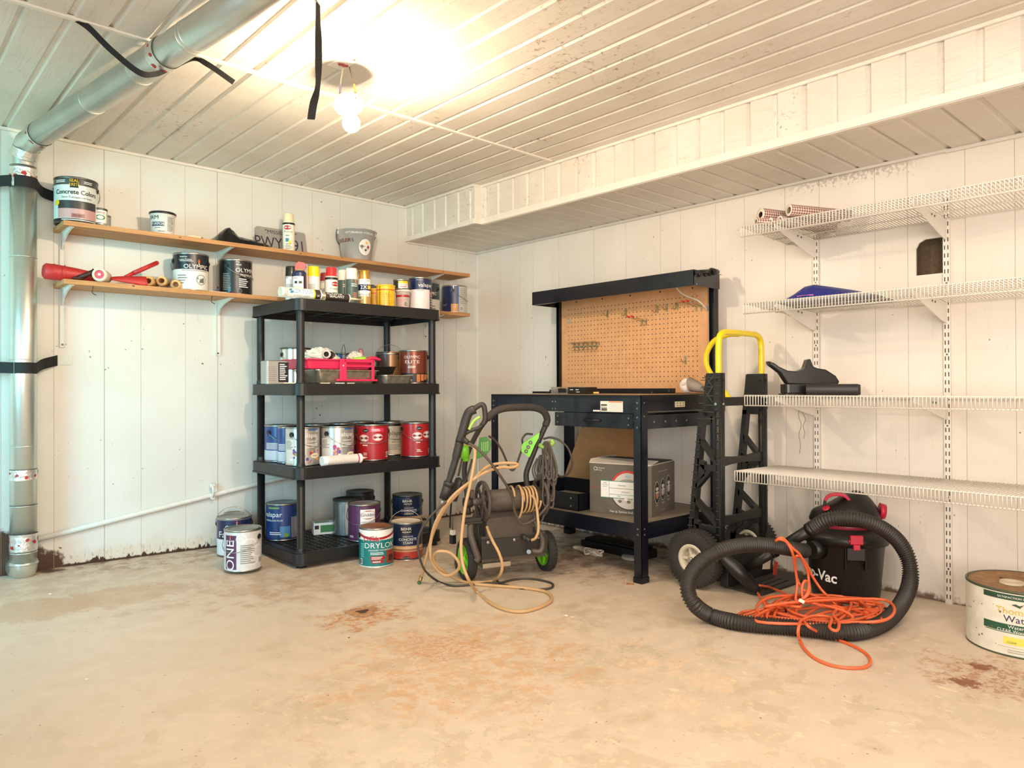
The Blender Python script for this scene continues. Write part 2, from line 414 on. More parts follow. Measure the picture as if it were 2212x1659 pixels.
trim('trim_6', (X0-.016, X0, 1.75, Y0, ZS-.013, ZS), (X0-.018, X0-.002, .95, 1.76, ZS-.010, ZS+.003), (X0-.015, X0, -1.3, .96, ZS-.014, ZS))
trim('trim_7', (2.66, X0, Y0-.015, Y0, ZS-.013, ZS))
# floor
nf = NT('painted_concrete'); Xf, Yf, Zf = nf.xyz()
b = nf.mix(nf.mr(nf.noise(1.3, 4), .3, .7), (212, 195, 174), (205, 187, 164))
b = nf.mix(nf.mr(nf.noise(9, 6, rough=.7), .45, .75, 0, .35), b, (188, 168, 140))
# worn patches where the paint has gone
pn = nf.noise(7, 9, rough=.68, dist=.4); zone = nf.mr(nf.noise(1.1, 2), .42, .6)
near = nf.blob((1.5, 1.35), .95, .35, 3, .35, sx=.8); pz1 = nf.mth('MULTIPLY', nf.mr(pn, .52, .56), near)
b = nf.mix(nf.mth('MULTIPLY', pz1, .42), b, (184, 166, 136))
edge = nf.mth('MULTIPLY', nf.mr(nf.noise(26, 8, rough=.7), .57, .6), near); b = nf.mix(nf.mth('MULTIPLY', edge, .6), b, (222, 200, 168))
# pale flaked spots on the right foreground
far = nf.blob((2.05, .55), .8, .3, 3, .4); fl = nf.mth('MULTIPLY', nf.mr(nf.noise(17, 7, nf.map((1.5, .8, 1)), rough=.6), .635, .65), far)
b = nf.mix(nf.mth('MULTIPLY', fl, .75), b, (232, 212, 178))
def stain(c, r, colr, amt, wob=.5, ns=9, soft=.25, sx=1., sy=1., cut=None):
    global b
    k = nf.blob(c, r, wob, ns, soft, sx=sx, sy=sy)
    if cut: k = nf.mth('MULTIPLY', k, nf.mr(nf.noise(cut, 8, rough=.7), .46, .56, .15, 1))
    b = nf.mix(nf.mth('MULTIPLY', k, amt), b, colr)
def fl2(u, v): p = pz(u, v, 0); return (p.x, p.y)
stain(fl2(1010, 1430), .42, (204, 158, 112), .65, .5, 5, .4, 1, 1.3, 22)
stain(fl2(960, 1395), .13, (186, 128, 78), .55, .5, 14, .3, 1, 1, 60)
stain(fl2(785, 1330), .16, (190, 130, 76), .85, .55, 12, .3, 1, 1.2, 40)
stain(fl2(780, 1322), .055, (120, 78, 44), .8, .3, 25, .3)
stain(fl2(720, 1250), .34, (176, 142, 104), .4, .5, 10, .3, .7, 1.3, 9)
stain(fl2(600, 1255), .4, (166, 130, 98), .4, .5, 10, .3, .7, 1.5, 11)
stain(fl2(330, 1240), .75, (178, 148, 120), .4, .4, 8, .35, .7, 2.2, 10)
stain(fl2(40, 1250), .24, (70, 44, 32), .9, .5, 14, .3, .8, 1.6)
stain(fl2(200, 1228), .22, (110, 76, 54), .7, .5, 14, .3, .6, 2.6, 16)
stain(fl2(420, 1215), .3, (140, 104, 80), .5, .5, 14, .3, .6, 3, 20)
stain(fl2(250, 1300), .13, (190, 158, 126), .6, .3, 16, .1, .5, 1)
stain(fl2(80, 1330), .13, (190, 158, 126), .6, .3, 16, .1, .5, 1)
stain(fl2(1090, 1200), .5, (160, 120, 84), .55, .4, 9, .35, 1, 1, 12)
stain((3.0, 2.5), .55, (130, 98, 70), .6, .4, 8, .35, 1, 1, 12)
stain(fl2(2140, 1462), .16, (164, 112, 66), .75, .5, 10, .4, 1, 1, 35)
stain(fl2(2085, 1474), .035, (128, 66, 34), .9, .5, 40, .3)
stain(fl2(2120, 1440), .03, (128, 66, 34), .9, .5, 40, .3)
for u, v, r in ((1385, 1432, .07), (1460, 1432, .05), (1540, 1470, .08), (1475, 1520, .05), (1520, 1408, .035), (1370, 1388, .04), (1590, 1560, .045), (1330, 1385, .03), (1460, 1455, .03)):
    stain(fl2(u, v), r, (232, 196, 158), .55, .5, 30, .12, 1, 1.2, 45)
dots = nf.mth('MULTIPLY', nf.mr(nf.noise(75, 1), .735, .75), nf.mr(nf.noise(4, 2), .45, .55)); b = nf.mix(nf.mth('MULTIPLY', dots, .7), b, (120, 86, 56))
FLOOR = nf.out(b, nf.mr(nf.noise(12, 5), .3, .7, .34, .6), pn, .18, .002)
mb = MB(); nx_, ny_ = 60, 60; vs = []; fs = []
hx, hy = fl2(783, 1322)
for j in range(ny_+1):
    for i in range(nx_+1):
        x = -1.33+(X0+1.5)*i/nx_; y = -1.33+(Y0+1.4)*j/ny_; vs.append((x, y, zf(x, y)))
for j in range(ny_):
    for i in range(nx_):
        a = j*(nx_+1)+i; x = (vs[a][0]+vs[a+1][0])/2; y = (vs[a][1]+vs[a+nx_+1][1])/2
        fs.append((a, a+1, a+nx_+2, a+nx_+1))
mb.add(vs, fs, FLOOR, False); mb.box(-1.33, X0+.1, -1.33, Y0+.05, -.12, -.1, FLOOR)
struct(mb.build('floor', fix=False))
# the broken drain opening in the slab: a ragged dark cavity ringed by crumbled concrete
mb = MB(); DR = mat((84, 58, 40), .95, noise=.5, scale=60); DC = mat((176, 132, 92), .9, noise=.35, scale=70)
N = 22; ro = []
for i in range(N): a = 2*PI*i/N; k = .034+.008*math.sin(3*a+1)+random.uniform(-.004, .004); ro.append((hx+k*1.25*math.cos(a), hy+k*math.sin(a)))
rin = [(hx+(x-hx)*.62, hy+(y-hy)*.62) for x, y in ro]; rbt = [(hx+(x-hx)*.45, hy+(y-hy)*.45) for x, y in ro]
rou = [(hx+(x-hx)*1.5, hy+(y-hy)*1.5) for x, y in ro]
vs = [(x, y, .0006) for x, y in rou]+[(x, y, .0065+random.uniform(-.002, .002)) for x, y in ro]+[(x, y, .003) for x, y in rin]+[(x, y, .0012) for x, y in rbt]
mb.add(vs, [(k*N+i, k*N+(i+1) % N, (k+1)*N+(i+1) % N, (k+1)*N+i) for k in (0,1) for i in range(N)], DC, True)
mb.add(vs, [(k*N+i, k*N+(i+1) % N, (k+1)*N+(i+1) % N, (k+1)*N+i) for k in (2,) for i in range(N)]+[tuple(3*N+i for i in range(N))], DR, True)
tag(mb.build('floor_drain', fix=False), 'small rusty drain hole broken into the concrete floor in front of the black shelving', 'drain')
# ================= LAMP =================
lp = thing('hanging_lamp', 'bare bright bulb in a white porcelain holder dangling from ceiling wires', 'lamp', (1.336, 2.326, 1.895))
tilt = Matrix.Rotation(math.radians(-21), 4, Vector(rt)) @ Matrix.Rotation(math.radians(-11), 4, Vector((fw.x, fw.y, 0)))
PORC = mat((240, 236, 226), .25)
m = MB(); m.lathe([(.020, -.030), (.024, -.028), (.027, -.012), (.040, -.008), (.052, -.004), (.055, .002), (.055, .009), (.050, .012)], PORC, M=tilt, n=40)
for a in (30, 150, 270): m.cyl(tilt @ Vector((.045*math.cos(math.radians(a)), .045*math.sin(math.radians(a)), -.012)), tilt @ Vector((.045*math.cos(math.radians(a)), .045*math.sin(math.radians(a)), .002)), .004, DKSTEEL, n=8)
m.build('lamp_holder', lp)
BULB = bpy.data.materials.new('lit_bulb'); BULB.use_nodes = True; bb = BULB.node_tree.nodes['Principled BSDF']
bb.inputs['Base Color'].default_value = (1, 1, 1, 1); bb.inputs['Emission Color'].default_value = (1.0, .80, .56, 1)
bb.inputs['Emission Strength'].default_value = BULB_W/(PI*4*PI*.031**2)
m = MB(); m.lathe([(.013, -.028), (.014, -.045), (.019, -.055), (.027, -.066), (.031, -.080), (.030, -.093), (.024, -.105), (.012, -.1125), (.0005, -.114)], BULB, M=tilt, n=28, caps=False)
m.build('light_bulb', lp)
for s, c1, c2, c3 in ((-1, (214, 190, 150), (120, 112, 140), (190, 110, 80)), (1, (120, 100, 84), (212, 180, 90), (190, 110, 80))):
    top = Vector((.0+s*.012, 0, .142)) - Vector((rt.x, rt.y, 0))*.008; bot = tilt @ Vector((s*.030*rt.x, s*.030*rt.y, .012))
    pts = spl([top, top.lerp(bot, .5)+Vector((rt.x, rt.y, 0))*s*.004, bot], 8)
    m = MB(); m.tube(pts[:9], .0022, mat(c1, .5)); m.tube(pts[8:13], .0042, mat(c2, .5)); m.tube(pts[12:], .0022, mat(c3, .4)); m.build('wire', lp)
m = MB(); RN = mat((150, 62, 50), .5)
for i in range(4): m.sph((-.012-.008*i, -.006+.004*(i % 2), .138), .008, RN, (1, 1, .7), 10)
m.box(-.06, .0, -.05, .04, .1385, .142, PORC); m.build('wire_connector', lp)

# ================= DUCT =================
GALV = mat((214, 216, 208), .34, .85, noise=.10, scale=9, stretch=(1, 1, .3))
TAPE = mat((226, 222, 216), .28, .8, bump=.9, scale=90); TRED = mat((176, 42, 40), .5)
du = thing('metal_duct', 'round galvanised metal duct rising from the floor and bending along the ceiling', 'duct', (.569, 3.8, 0))
RD = .051
A0 = Vector((.569, 3.8, .105)); A1 = Vector((.569, 3.8, 1.85)); B1 = Vector((.606, 3.64, 1.962)); B2 = Vector((.800, 2.30, 1.975)); B3 = B2+(B2-B1).normalized()*1.5
off = A0.copy(); off.z = 0
def D(p): return Vector(p)-off
m = MB(); m.cyl(D(A0), D(A1), RD, GALV, n=40); m.tube([D((.569, 3.8, .36)), D((.569, 3.8, .364))], RD+.0015, GALV, 40)
for z in (.155, .36, .62, 1.0, 1.45): m.cyl(D((.569, 3.8, z)), D((.569, 3.8, z+.004)), RD+.0014, GALV, n=40)
m.build('vertical_pipe', du)
m = MB(); m.tube([D(p) for p in spl([(.569, 3.8, .12), (.569, 3.803, .10), (.569, 3.815, .085), (.569, 3.84, .078), (.569, 3.90, .076)], 5)], RD+.003, GALV, 36); m.cyl(D((.569, 3.8, .105)), D((.569, 3.8, .112)), RD+.006, GALV, n=40); m.build('lower_elbow', du)
m = MB(); m.cyl(D(B1), D(B3), RD, GALV, n=40)
dv = (B3-B1).normalized()
for t in (.55, .95, 1.3, 1.32, 1.9): m.cyl(D(B1+dv*t), D(B1+dv*(t+.004)), RD+.0014, GALV, n=40)
m.build('sloping_pipe', du)
m = MB(); e1 = (A1+Vector((0, 0, .075))); el = [A1, A1.lerp(e1, .6), e1+Vector((.004, -.012, -.012)), e1+Vector((.012, -.05, .02)), B1.lerp(e1, .35), B1]
m.tube([D(p) for p in spl(el, 4)], RD+.0005, GALV, 36, caps=False); m.build('elbow', du)
def tape(p, d, w, nred, seed):
    random.seed(seed); t = MB(); M = Matrix.Translation(D(p)) @ Vector(d).to_track_quat('Z', 'Y').to_matrix().to_4x4()
    prof = [(RD+.0012+random.uniform(0, .0016), w*i/10) for i in range(11)]; t.lathe(prof, TAPE, M=M, n=44, caps=False)
    k = random.random()*6
    for i in range(nred):
        a = k+i*2*PI/nred; z = w*random.uniform(.25, .75); s = random.uniform(.006, .013)
        q = []
        for j in range(7): aa = 2*PI*j/7; rr = s*random.uniform(.5, 1.1); q.append(((RD+.0034)*math.cos(a+rr*math.cos(aa)/RD), (RD+.0034)*math.sin(a+rr*math.cos(aa)/RD), z+rr*math.sin(aa)))
        t.add([tuple(M @ Vector(v)) for v in q], [tuple(range(7))], TRED)
    t.build('foil_tape', du)
tape(A1-Vector((0, 0, .095)), (0, 0, 1), .085, 11, 1); tape((.569, 3.8, .475), (0, 0, 1), .045, 9, 2); tape((.569, 3.8, .165), (0, 0, 1), .075, 11, 3)
tape(B1+dv*1.10, dv, .05, 10, 4); tape(B1-dv*.03, dv, .045, 8, 6); tape(e1+Vector((.004, -.012, -.03)), Vector((.1, -.6, .9)), .04, 0, 7)
# webbing straps
WEB = mat((24, 24, 25), .75, noise=.3, scale=700); 
def strap(name, label, pts, w, wd, k=8, th=.002, m=None):
    P = spl(pts, k); o = Vector(P[-1]); t = MB()
    W = wd if isinstance(wd, list) else [wd]*len(pts)
    Ws = spl(W, k); t.ribbon([p-o for p in P], [x.normalized()*w for x in Ws], th, m or WEB); ob = t.build(name); ob.location = o; return tag(ob, label, 'strap')
c, s_ = .569, 3.8
def wrap(z, dz, name, label, left, right):
    arc = [(c+(RD+.003)*math.cos(math.radians(a)), s_+(RD+.003)*math.sin(math.radians(a)), z+dz*i) for i, a in enumerate(range(205, 345, 20))]
    strap(name, label, left+arc+right, .024, Vector((0, 0, 1)), 4)
wrap(1.778, 0, 'black_strap', 'wide black webbing strap holding the duct to the wall beside the top shelf', [(.0, 3.885, 1.762), (.2, 3.885, 1.76), (.38, 3.875, 1.765)], [(.65, 3.85, 1.765), (.72, 3.892, 1.758)])
wrap(.965, 0, 'black_strap', 'black webbing strap holding the duct to the bare wall below the shelves', [(.0, 3.885, .972), (.2, 3.885, .975), (.38, 3.875, .972)], [(.65, 3.85, .985), (.715, 3.892, 1.005)])
m = MB(); m.box(0, .075, -.003, 0, 0, .045, mat((214, 220, 208), .35, noise=.1, scale=60)); o = m.build('clear_tape'); o.location = (.700, 3.8995, .985)
tag(o, 'small clear tape patch stuck on the wall at the end of the lower duct strap', 'tape')
p1 = pz(168, 46, 2.03); p4 = pz(418, 125, 2.03)
strap('black_strap', 'perforated black strap slung from the ceiling batten under the sloping duct', [p1, p1+Vector((.03, -.004, -.012)), py(240, 108, 2.56), py(300, 156, 2.53), py(335, 160, 2.53), py(370, 146, 2.55), p4-Vector((0, 0, .004)), py(450, 140, 2.58), py(505, 178, 2.55)],
      .0095, [rt*.3+up*.4+fw*.6, rt*.4+up*.5, rt*.5+up*.8, rt*.3+up*.9, up*.9, -rt*.3+up*.9, -rt*.3+up*.6+fw*.3, rt*.5+up*.7, rt*.25+up*.35])
q = [pd(684, v, 2.2) for v in (-12, 40, 90, 140, 190, 225, 258)]
for i, du_ in enumerate((0, 0, 1, 1, -1, -7, -12)): q[i] = pd(684+du_+(3 if i < 5 else 0), (-12, 40, 90, 140, 190, 225, 258)[i], 2.2)
rv = Vector((rt.x, rt.y, 0))
strap('black_strap', 'perforated black strap hanging straight down from the ceiling near the bulb', q, .0115,
      [rv*.25+fw*.9, rv*.3+fw*.9, rv*.6+fw*.6, rv*.55+fw*.6, rv*.3+fw*.9, rv*.8+fw*.4, rv*.9+fw*.2])
# painted conduit on the left wall
m = MB(); PP = mat((228, 224, 214), .45, noise=.08, scale=30)
pts = [Vector((.60, 3.886, .185)), Vector((1.1, 3.886, .262)), Vector((1.668, 3.886, .347)), Vector((2.3, 3.886, .425))]
m.tube(pts, .0125, PP, 12); m.cyl((1.415, 3.9, .36), (1.415, 3.872, .36), .012, PP); m.cyl((1.415, 3.9, .30), (1.415, 3.872, .30), .012, PP); m.tube([(1.415, 3.872, .36), (1.415, 3.868, .33), (1.415, 3.872, .30)], .006, PP)
tag(m.build('conduit_pipe'), 'thin white painted pipe sloping up low along the left wall', 'pipe')

# ================= PLYWOOD WALL SHELVES =================
pn_ = NT('plywood'); Xp, Yp, Zp = pn_.xyz()
pb = pn_.mix(pn_.mr(pn_.noise(14, 5, pn_.map((.25, 6, 6)), dist=.5), .3, .7), (206, 156, 102), (182, 128, 78))
lay = pn_.mth('SINE', pn_.mth('ADD', pn_.mth('MULTIPLY', Zp, 1500.), pn_.mr(pn_.noise(5, 4), .3, .7, -1.2, 1.2)))
isf = pn_.mr(Yp, 3.6802, 3.6805, 1, 0)
pb = pn_.mix(pn_.mth('MULTIPLY', pn_.mr(lay, .2, .9), pn_.mth('MULTIPLY', isf, .55)), pb, (150, 92, 52))
knot = pn_.mr(pn_.noise(40, 2, pn_.map((.6, 1, 2))), .69, .72); pb = pn_.mix(pn_.mth('MULTIPLY', knot, isf), pb, (70, 36, 22))
PLY = pn_.out(pb, .6, pn_.noise(60, 3, pn_.map((.1, 1, 1))), .1)
BRK = mat((222, 222, 214), .4)
def bracket(parent, x, z, drop, mt=BRK):
    m = MB(); t = .0016
    m.box(x-.010, x+.010, 3.70, 3.898, z-.003, z, mt); m.box(x-.010, x+.010, 3.893, 3.899, z-drop, z, mt)
    m.box(x-.011, x-.0085, 3.889, 3.899, z-drop, z, mt); m.box(x+.0085, x+.011, 3.889, 3.899, z-drop, z, mt)
    M = Matrix(((0, 0, 1, x), (1, 0, 0, 0), (0, 1, 0, z), (0, 0, 0, 1)))
    m.prism([(3.705, -.003), (3.895, -.003), (3.895, -.075), (3.885, -.075), (3.86, -.045), (3.80, -.022), (3.72, -.008)], -.004, .004, mt, M)
    m.cyl((x, 3.892, z-drop+.012), (x, 3.890, z-drop+.012), .005, DKSTEEL, n=8)
    m.build('bracket', parent)
def wall_shelf(zb, label, xs, drops):
    m = MB(); m.box(.700, 3.005, 3.68, 3.898, zb, zb+.021, PLY); o = m.build('wall_shelf', bev=.001)
    tag(o, label, 'shelf', 'plywood wall shelves')
    for x, d in zip(xs, drops): bracket(o, x, zb, d)
    return o
wall_shelf(1.596, 'upper plywood shelf on the left wall holding the metal bucket', [.735, 1.45, 2.17, 2.80], [.2, .2, .2, .2])
wall_shelf(1.337, 'lower plywood shelf on the left wall partly hidden by the black shelving', [.735, 1.45, 2.80], [.27, .29, .14])
ZU, ZL = 1.617, 1.358
for u, v in ((201, 635), (458, 652)):
    p = py(u, v, 3.70); m = MB(); m.tube(spl([(0, 0, .012), (-.002, 0, -.01), (-.004, -.004, -.02), (.010, -.01, -.03)], 4), .0022, mat((90, 62, 50), .6), 6)
    o = m.build('wire_hook'); o.location = (p.x, 3.70, 1.327); tag(o, 'bent rusty hook under the lower plywood shelf, ' + ('towards the duct' if u < 300 else 'at the middle bracket'), 'hook')

# ================= BLACK PLASTIC RACK =================
RK = mat((34, 33, 34), .42, noise=.10, scale=50, spec=.45)
rk = thing('shelving_rack', 'black plastic four-tier shelving rack loaded with paint cans', 'shelving', (1.605, 3.255, 0))
O = Vector((1.605, 3.255, 0))
RX0, RX1, RY0, RY1 = 1.563, 2.427, 3.213, 3.752
def rr(x0, x1, y0, y1, r, n=6):
    out = []
    for cx, cy, a0 in ((x1-r, y0+r, -90), (x1-r, y1-r, 0), (x0+r, y1-r, 90), (x0+r, y0+r, 180)):
        for i in range(n+1): a = math.radians(a0+90*i/n); out.append((cx+r*math.cos(a), cy+r*math.sin(a)))
    return out
TIERS = [1.300, .893, .491, .083]
def ring(mb, outer, inner, z0, z1, mt):
    n = len(outer); vs = [(x, y, z0) for x, y in outer]+[(x, y, z0) for x, y in inner]+[(x, y, z1) for x, y in inner]+[(x, y, z1) for x, y in outer]
    fs = []
    for k in range(4):
        for i in range(n): j = (i+1) % n; q = (k+1) % 4; fs.append((k*n+i, k*n+j, q*n+j, q*n+i))
    mb.add([(x-O.x, y-O.y, z) for x, y, z in vs], fs, mt)
for z in TIERS:
    m = MB()
    ring(m, rr(RX0, RX1, RY0, RY1, .05), rr(RX0+.005, RX1-.005, RY0+.005, RY1-.005, .045), z-.05, z, RK)
    ring(m, rr(RX0-.004, RX1+.004, RY0-.004, RY1+.004, .054), rr(RX0, RX1, RY0, RY1, .05), z-.056, z-.049, RK)
    ring(m, rr(RX0+.001, RX1-.001, RY0+.001, RY1-.001, .049), rr(RX0+.03, RX1-.03, RY0+.03, RY1-.03, .04), z-.004, z, RK)
    nx2 = 22; ny2 = 13
    for i in range(nx2+1):
        x = RX0+.03+(RX1-RX0-.06)*i/nx2; w_ = .009 if i % 11 == 0 else .0048; m.box(x-w_-O.x, x+w_-O.x, RY0+.02-O.y, RY1-.02-O.y, z-(.03 if i % 4 == 0 else .010), z-.0005, RK)
    for j in range(ny2+1):
        y = RY0+.03+(RY1-RY0-.06)*j/ny2; w_ = .009 if j in (0, 6, 13) else .0048; m.box(RX0+.02-O.x, RX1-.02-O.x, y-w_-O.y, y+w_-O.y, z-(.03 if j % 4 == 0 else .010), z-.0008, RK)
    for px_ in (0, .78):
        for py_ in (0, .455): m.lathe([(.027, -.05), (.027, 0), (.020, .004)], RK, c=(px_, py_, z), n=24, caps=False)
    m.build('shelf', rk)
for px_ in (0, .78):
    for py_ in (0, .455):
        m = MB(); zfl = zf(O.x+px_, O.y+py_)
        m.lathe([(.024, zfl), (.024, zfl+.018), (.0195, .03), (.0195, 1.255), (.0195, 1.30)], RK, c=(px_, py_, 0), n=24)
        for z in TIERS[1:]: m.lathe([(.0215, z), (.0215, z+.012), (.0198, z+.02)], RK, c=(px_, py_, 0), n=24, caps=False)
        m.build('post', rk)

# ================= WIRE SHELVING =================
WW = mat((236, 230, 220), .35)
def upright(y, z0, z1, label):
    m = MB(); x = X0-.013
    m.box(X0-.013, X0-.011, y-.0125, y+.0125, z0, z1, WW); m.box(X0-.012, X0, y-.0125, y-.0105, z0, z1, WW); m.box(X0-.012, X0, y+.0105, y+.0125, z0, z1, WW)
    z = z0+.02; S = mat((60, 48, 40), .8); k = 0
    while z < z1-.03:
        for s in (-1, 1): m.box(x-.0006, x+.0002, y+s*.0060-.0017, y+s*.0060+.0017, z, z+.017, S)
        if k % 9 == 4: m.cyl((x-.0018, y, z-.007), (x, y, z-.007), .0035, DKSTEEL, n=10)
        z += .0317; k += 1
    return tag(m.build('shelf_upright'), label, 'shelf standard', 'slotted shelf standards')
upright(1.489, .06, 1.62, 'white slotted wall standard behind the shop vacuum')
upright(.958, .0, 1.66, 'white slotted wall standard running down past the wall hole')
DX0 = 2.845
def wire_shelf(z, y0, label, tiltz=-.018):
    o = thing('wire_shelf', label, 'wire shelf', (X0, y0, z), 0, 'white wire shelves on the right wall')
    W = DX0-X0; L = -(y0-(-.75)); m = MB(); r = .0019
    def zz(x): return tiltz*(1-x/W)
    for x, dz, rr_ in ((W, 0, .0030), (W, -.042, .0028), (W*.62, -.004, .0028), (W*.31, -.004, .0028), (-.012, -.004, .0028)):
        m.cyl((x, 0, zz(x)+dz), (x, L, zz(x)+dz), rr_, WW, n=7)
    n = int(-L/.0127)
    for i in range(n+1):
        y = -i*.0127-.003; m.tube([(-.010, y, zz(0)), (W-.004, y, .002), (W-.0045, y, -.001), (W-.0045, y, -.042)], r, WW, 4)
    m.build('wire_deck', o)
    for yb in (1.489, .958, .425):
        b = MB(); y = yb-y0
        M = Matrix(((1, 0, 0, 0), (0, 0, 1, y), (0, 1, 0, 0), (0, 0, 0, 1)))
        b.prism([(-.013, tiltz-.006), (W+.02, -.006), (W+.018, -.022), (W*.75, -.040), (W*.2, tiltz-.078), (-.013, tiltz-.088)], -.0015, .0015, WW, M)
        b.box(W+.02, -.013, y-.006, y+.006, -.008+tiltz*.5, -.005+tiltz*.5, WW) if False else None
        b.cyl((W*.38, y-.004, tiltz*.5-.022), (W*.38, y+.004, tiltz*.5-.022), .004, DKSTEEL, n=8); b.cyl((W*.46, y-.004, tiltz*.5-.020), (W*.46, y+.004, tiltz*.5-.020), .004, DKSTEEL, n=8)
        b.build('bracket', o)
    return o
wire_shelf(1.558, 1.634, 'top white wire shelf carrying the checked paper rolls')
wire_shelf(1.226, 1.626, 'second white wire shelf from the top with the blue bag')
wire_shelf(.831, 1.622, 'third white wire shelf from the top with the vacuum attachments', -.008)
wire_shelf(.502, 1.672, 'lowest white wire shelf above the shop vacuum, empty', -.004)
# ================= CANS, TUBS AND SPRAYS =================
EAR = mat((22, 22, 22), .45); WIRE = mat((170, 166, 160), .3, .9)
PAINTS = 'paint cans'
def face(x, y, turn=0): return math.atan2(-x, y)+math.radians(turn)
def fit_y(uc, y): p = py(uc, 837, y); return p.x, y
def fit_b(uL, uR, vb, z, r):
    p = pz((uL+uR)/2, vb, z); d = Vector((p.x, p.y)).normalized()*r; return p.x+d.x, p.y+d.y
def bars(W, a0, a1, z0, z1, n, mt, layer=3, rag=.35):
    """rows of print too small to read"""
    for i in range(n):
        z = z1-(z1-z0)*(i+.5)/n; t = (z1-z0)/n*.22; e = a1-(a1-a0)*random.random()*rag; W.rect(a0, e, z-t, z+t, mt, layer)
def barcode(W, a, z, w, h, r):
    W.rect(a-math.degrees(w/r)/2, a+math.degrees(w/r)/2, z-h/2, z+h/2, mat((240, 238, 232)), 3)
    for i in range(9):
        aa = a+math.degrees((-w/2+w*(i+.7)/10)/r); q = math.degrees(w*random.uniform(.015, .04)/r); W.rect(aa-q, aa+q, z-h*.4, z+h*.4, BLACK, 4)
def flame(W, a, z, s):
    k = math.degrees(s/W.r)
    W.poly([(a, z+s*1.6), (a+k*.55, z+s*.4), (a+k*.45, z-s*.25), (a, z-s*.55), (a-k*.45, z-s*.25), (a-k*.5, z+s*.3)], mat((214, 100, 50)), 4)
    W.poly([(a-k*.3, z-s*.65), (a+k*.3, z-s*.65), (a+k*.16, z-s*1.5), (a-k*.16, z-s*1.5)], WHITE, 4)
def can(label, pos, z, spec, body, r=.083, h=.19, lid=None, rim=None, bail=None, ear=None, turn=0, group=PAINTS, name='paint_can', cat='paint can', bandz=None):
    x, y = pos; o = thing(name, label, cat, (x, y, z), face(x, y, turn), group)
    rim = rim or STEEL
    m = MB(); m.lathe([(r*.6, .003), (r*.95, .003), (r*.965, 0), (r+.0012, .001), (r+.0012, .004), (r, .006), (r, h-.009)], rim, n=44, caps=True)
    m.lathe([(r, .006), (r, h-.009)], body, n=44, caps=False) if False else None
    m.lathe([(r, h-.009), (r+.0016, h-.008), (r+.0020, h-.002), (r+.0008, h), (r-.004, h), (r-.006, h-.005)], rim, n=44, caps=False)
    m.build('body', o)
    l = MB(); W = Wrap(l, r, None, h); l.lathe([(r+.0002, .006), (r+.0002, h-.009)], body, n=72, caps=False)
    spec(W); l.build('wrapper', o, fix=False)
    l = MB(); l.lathe([(.0001, h-.005), (r*.62, h-.005), (r*.66, h-.0035), (r*.80, h-.0035), (r*.83, h-.001), (r-.008, h-.001), (r-.006, h-.006)], lid or rim, n=44, caps=False); l.build('lid', o)
    if ear is not None:
        for s in (0, 180):
            a = math.radians(ear+s); e = MB(); ze = h*.80
            p0 = Vector((r*math.sin(a), -r*math.cos(a), ze)); d = Vector((math.sin(a), -math.cos(a), 0))
            e.cyl(p0-d*.001, p0+d*.003, .013, EAR if rim is STEEL else rim, n=20); e.cyl(p0+d*.003, p0+d*.007, .006, EAR, n=12); e.build('ear', o)
        e = MB(); pts = []
        for i in range(25):
            t = PI*i/24; a = math.radians(ear)+t
            if bail == 'down':
                rr = r+.007; pts.append((rr*math.sin(a), -rr*math.cos(a), ze-.062*math.sin(t)**.8))
            elif bail == 'away':
                rr = r+.007; a = math.radians(ear)-t; pts.append((rr*math.sin(a), -rr*math.cos(a), ze-.062*math.sin(t)**.8))
            else:
                lean = bail if isinstance(bail, (int, float)) else 0
                ex = Vector((math.sin(math.radians(ear)), -math.cos(math.radians(ear)), 0)); nn = Vector((-ex.y, ex.x, 0)); L = math.radians(lean)
                pts.append(ex*((r+.007)*math.cos(t)) + (Vector((0, 0, 1))*math.cos(L)+nn*math.sin(L))*(r*1.12*math.sin(t)) + Vector((0, 0, ze)))
        e.tube(pts, .0016, WIRE, 6); e.build('handle', o)
    return o
W1, BK = WHITE, BLACK
def c(*rgb): return mat(rgb, .38, coat=.3)
NAVY, TEAL, RED, PURP, LBLUE = c(24, 34, 74), c(10, 120, 118), c(172, 30, 36), c(84, 40, 80), c(40, 92, 150)
SILV = mat((206, 204, 200), .3, .75); GREY = mat((130, 128, 124), .5); PINK = c(226, 52, 96); YEL = c(240, 200, 40); CREAM = c(232, 220, 190)

def s_one(W):
    W.rect(-62, -20, .012, .168, PURP, 1); W.txt('ONE', -41, .075, .062, W1, 1.1, PI/2); W.txt('OLYMPIC', -41, .142, .011, W1); flame(W, -41, .158, .006)
    W.txt('interior', -41, .018, .006, W1)
    bars(W, -8, 40, .035, .125, 10, GREY); barcode(W, 62, .045, .02, .03, W.r)
    for a, z, s in ((20, .12, .04), (50, .09, .035), (30, .05, .03), (-5, .15, .025)): W.ell(a, z, s, s*.8, mat((228, 228, 226), .4), 1, .8)
can('white paint can with tall purple panel standing on the floor left of the shelving', fit_b(488, 562, 1235, .03, .083), .028, s_one, mat((222, 220, 218), .4, .2, noise=.08, scale=40), ear=58, bail='away')
def s_fast(W):
    W.rect(-180, 180, .085, .180, NAVY, 1); W.txt('OLYMPIC', 5, .145, .024, W1, 1.05); flame(W, 8, .165, .008); W.txt('Fast', -32, .108, .042, W1, 1.2); W.txt('JET', -10, .07, .013, NAVY); bars(W, -40, 30, .03, .05, 2, GREY)
can('navy and white paint can with raised wire handle near the left wall', fit_b(470, 543, 1203, .03, .083), .032, s_fast, mat((222, 222, 224), .4), ear=80, bail=-18)
def s_plain(W): pass
can('small dark grey can with wire handle squeezed behind the floor cans at the left wall', (1.508, 3.83), .03, s_plain, mat((70, 72, 76), .45, .3), r=.05, h=.185, ear=70, bail=10)
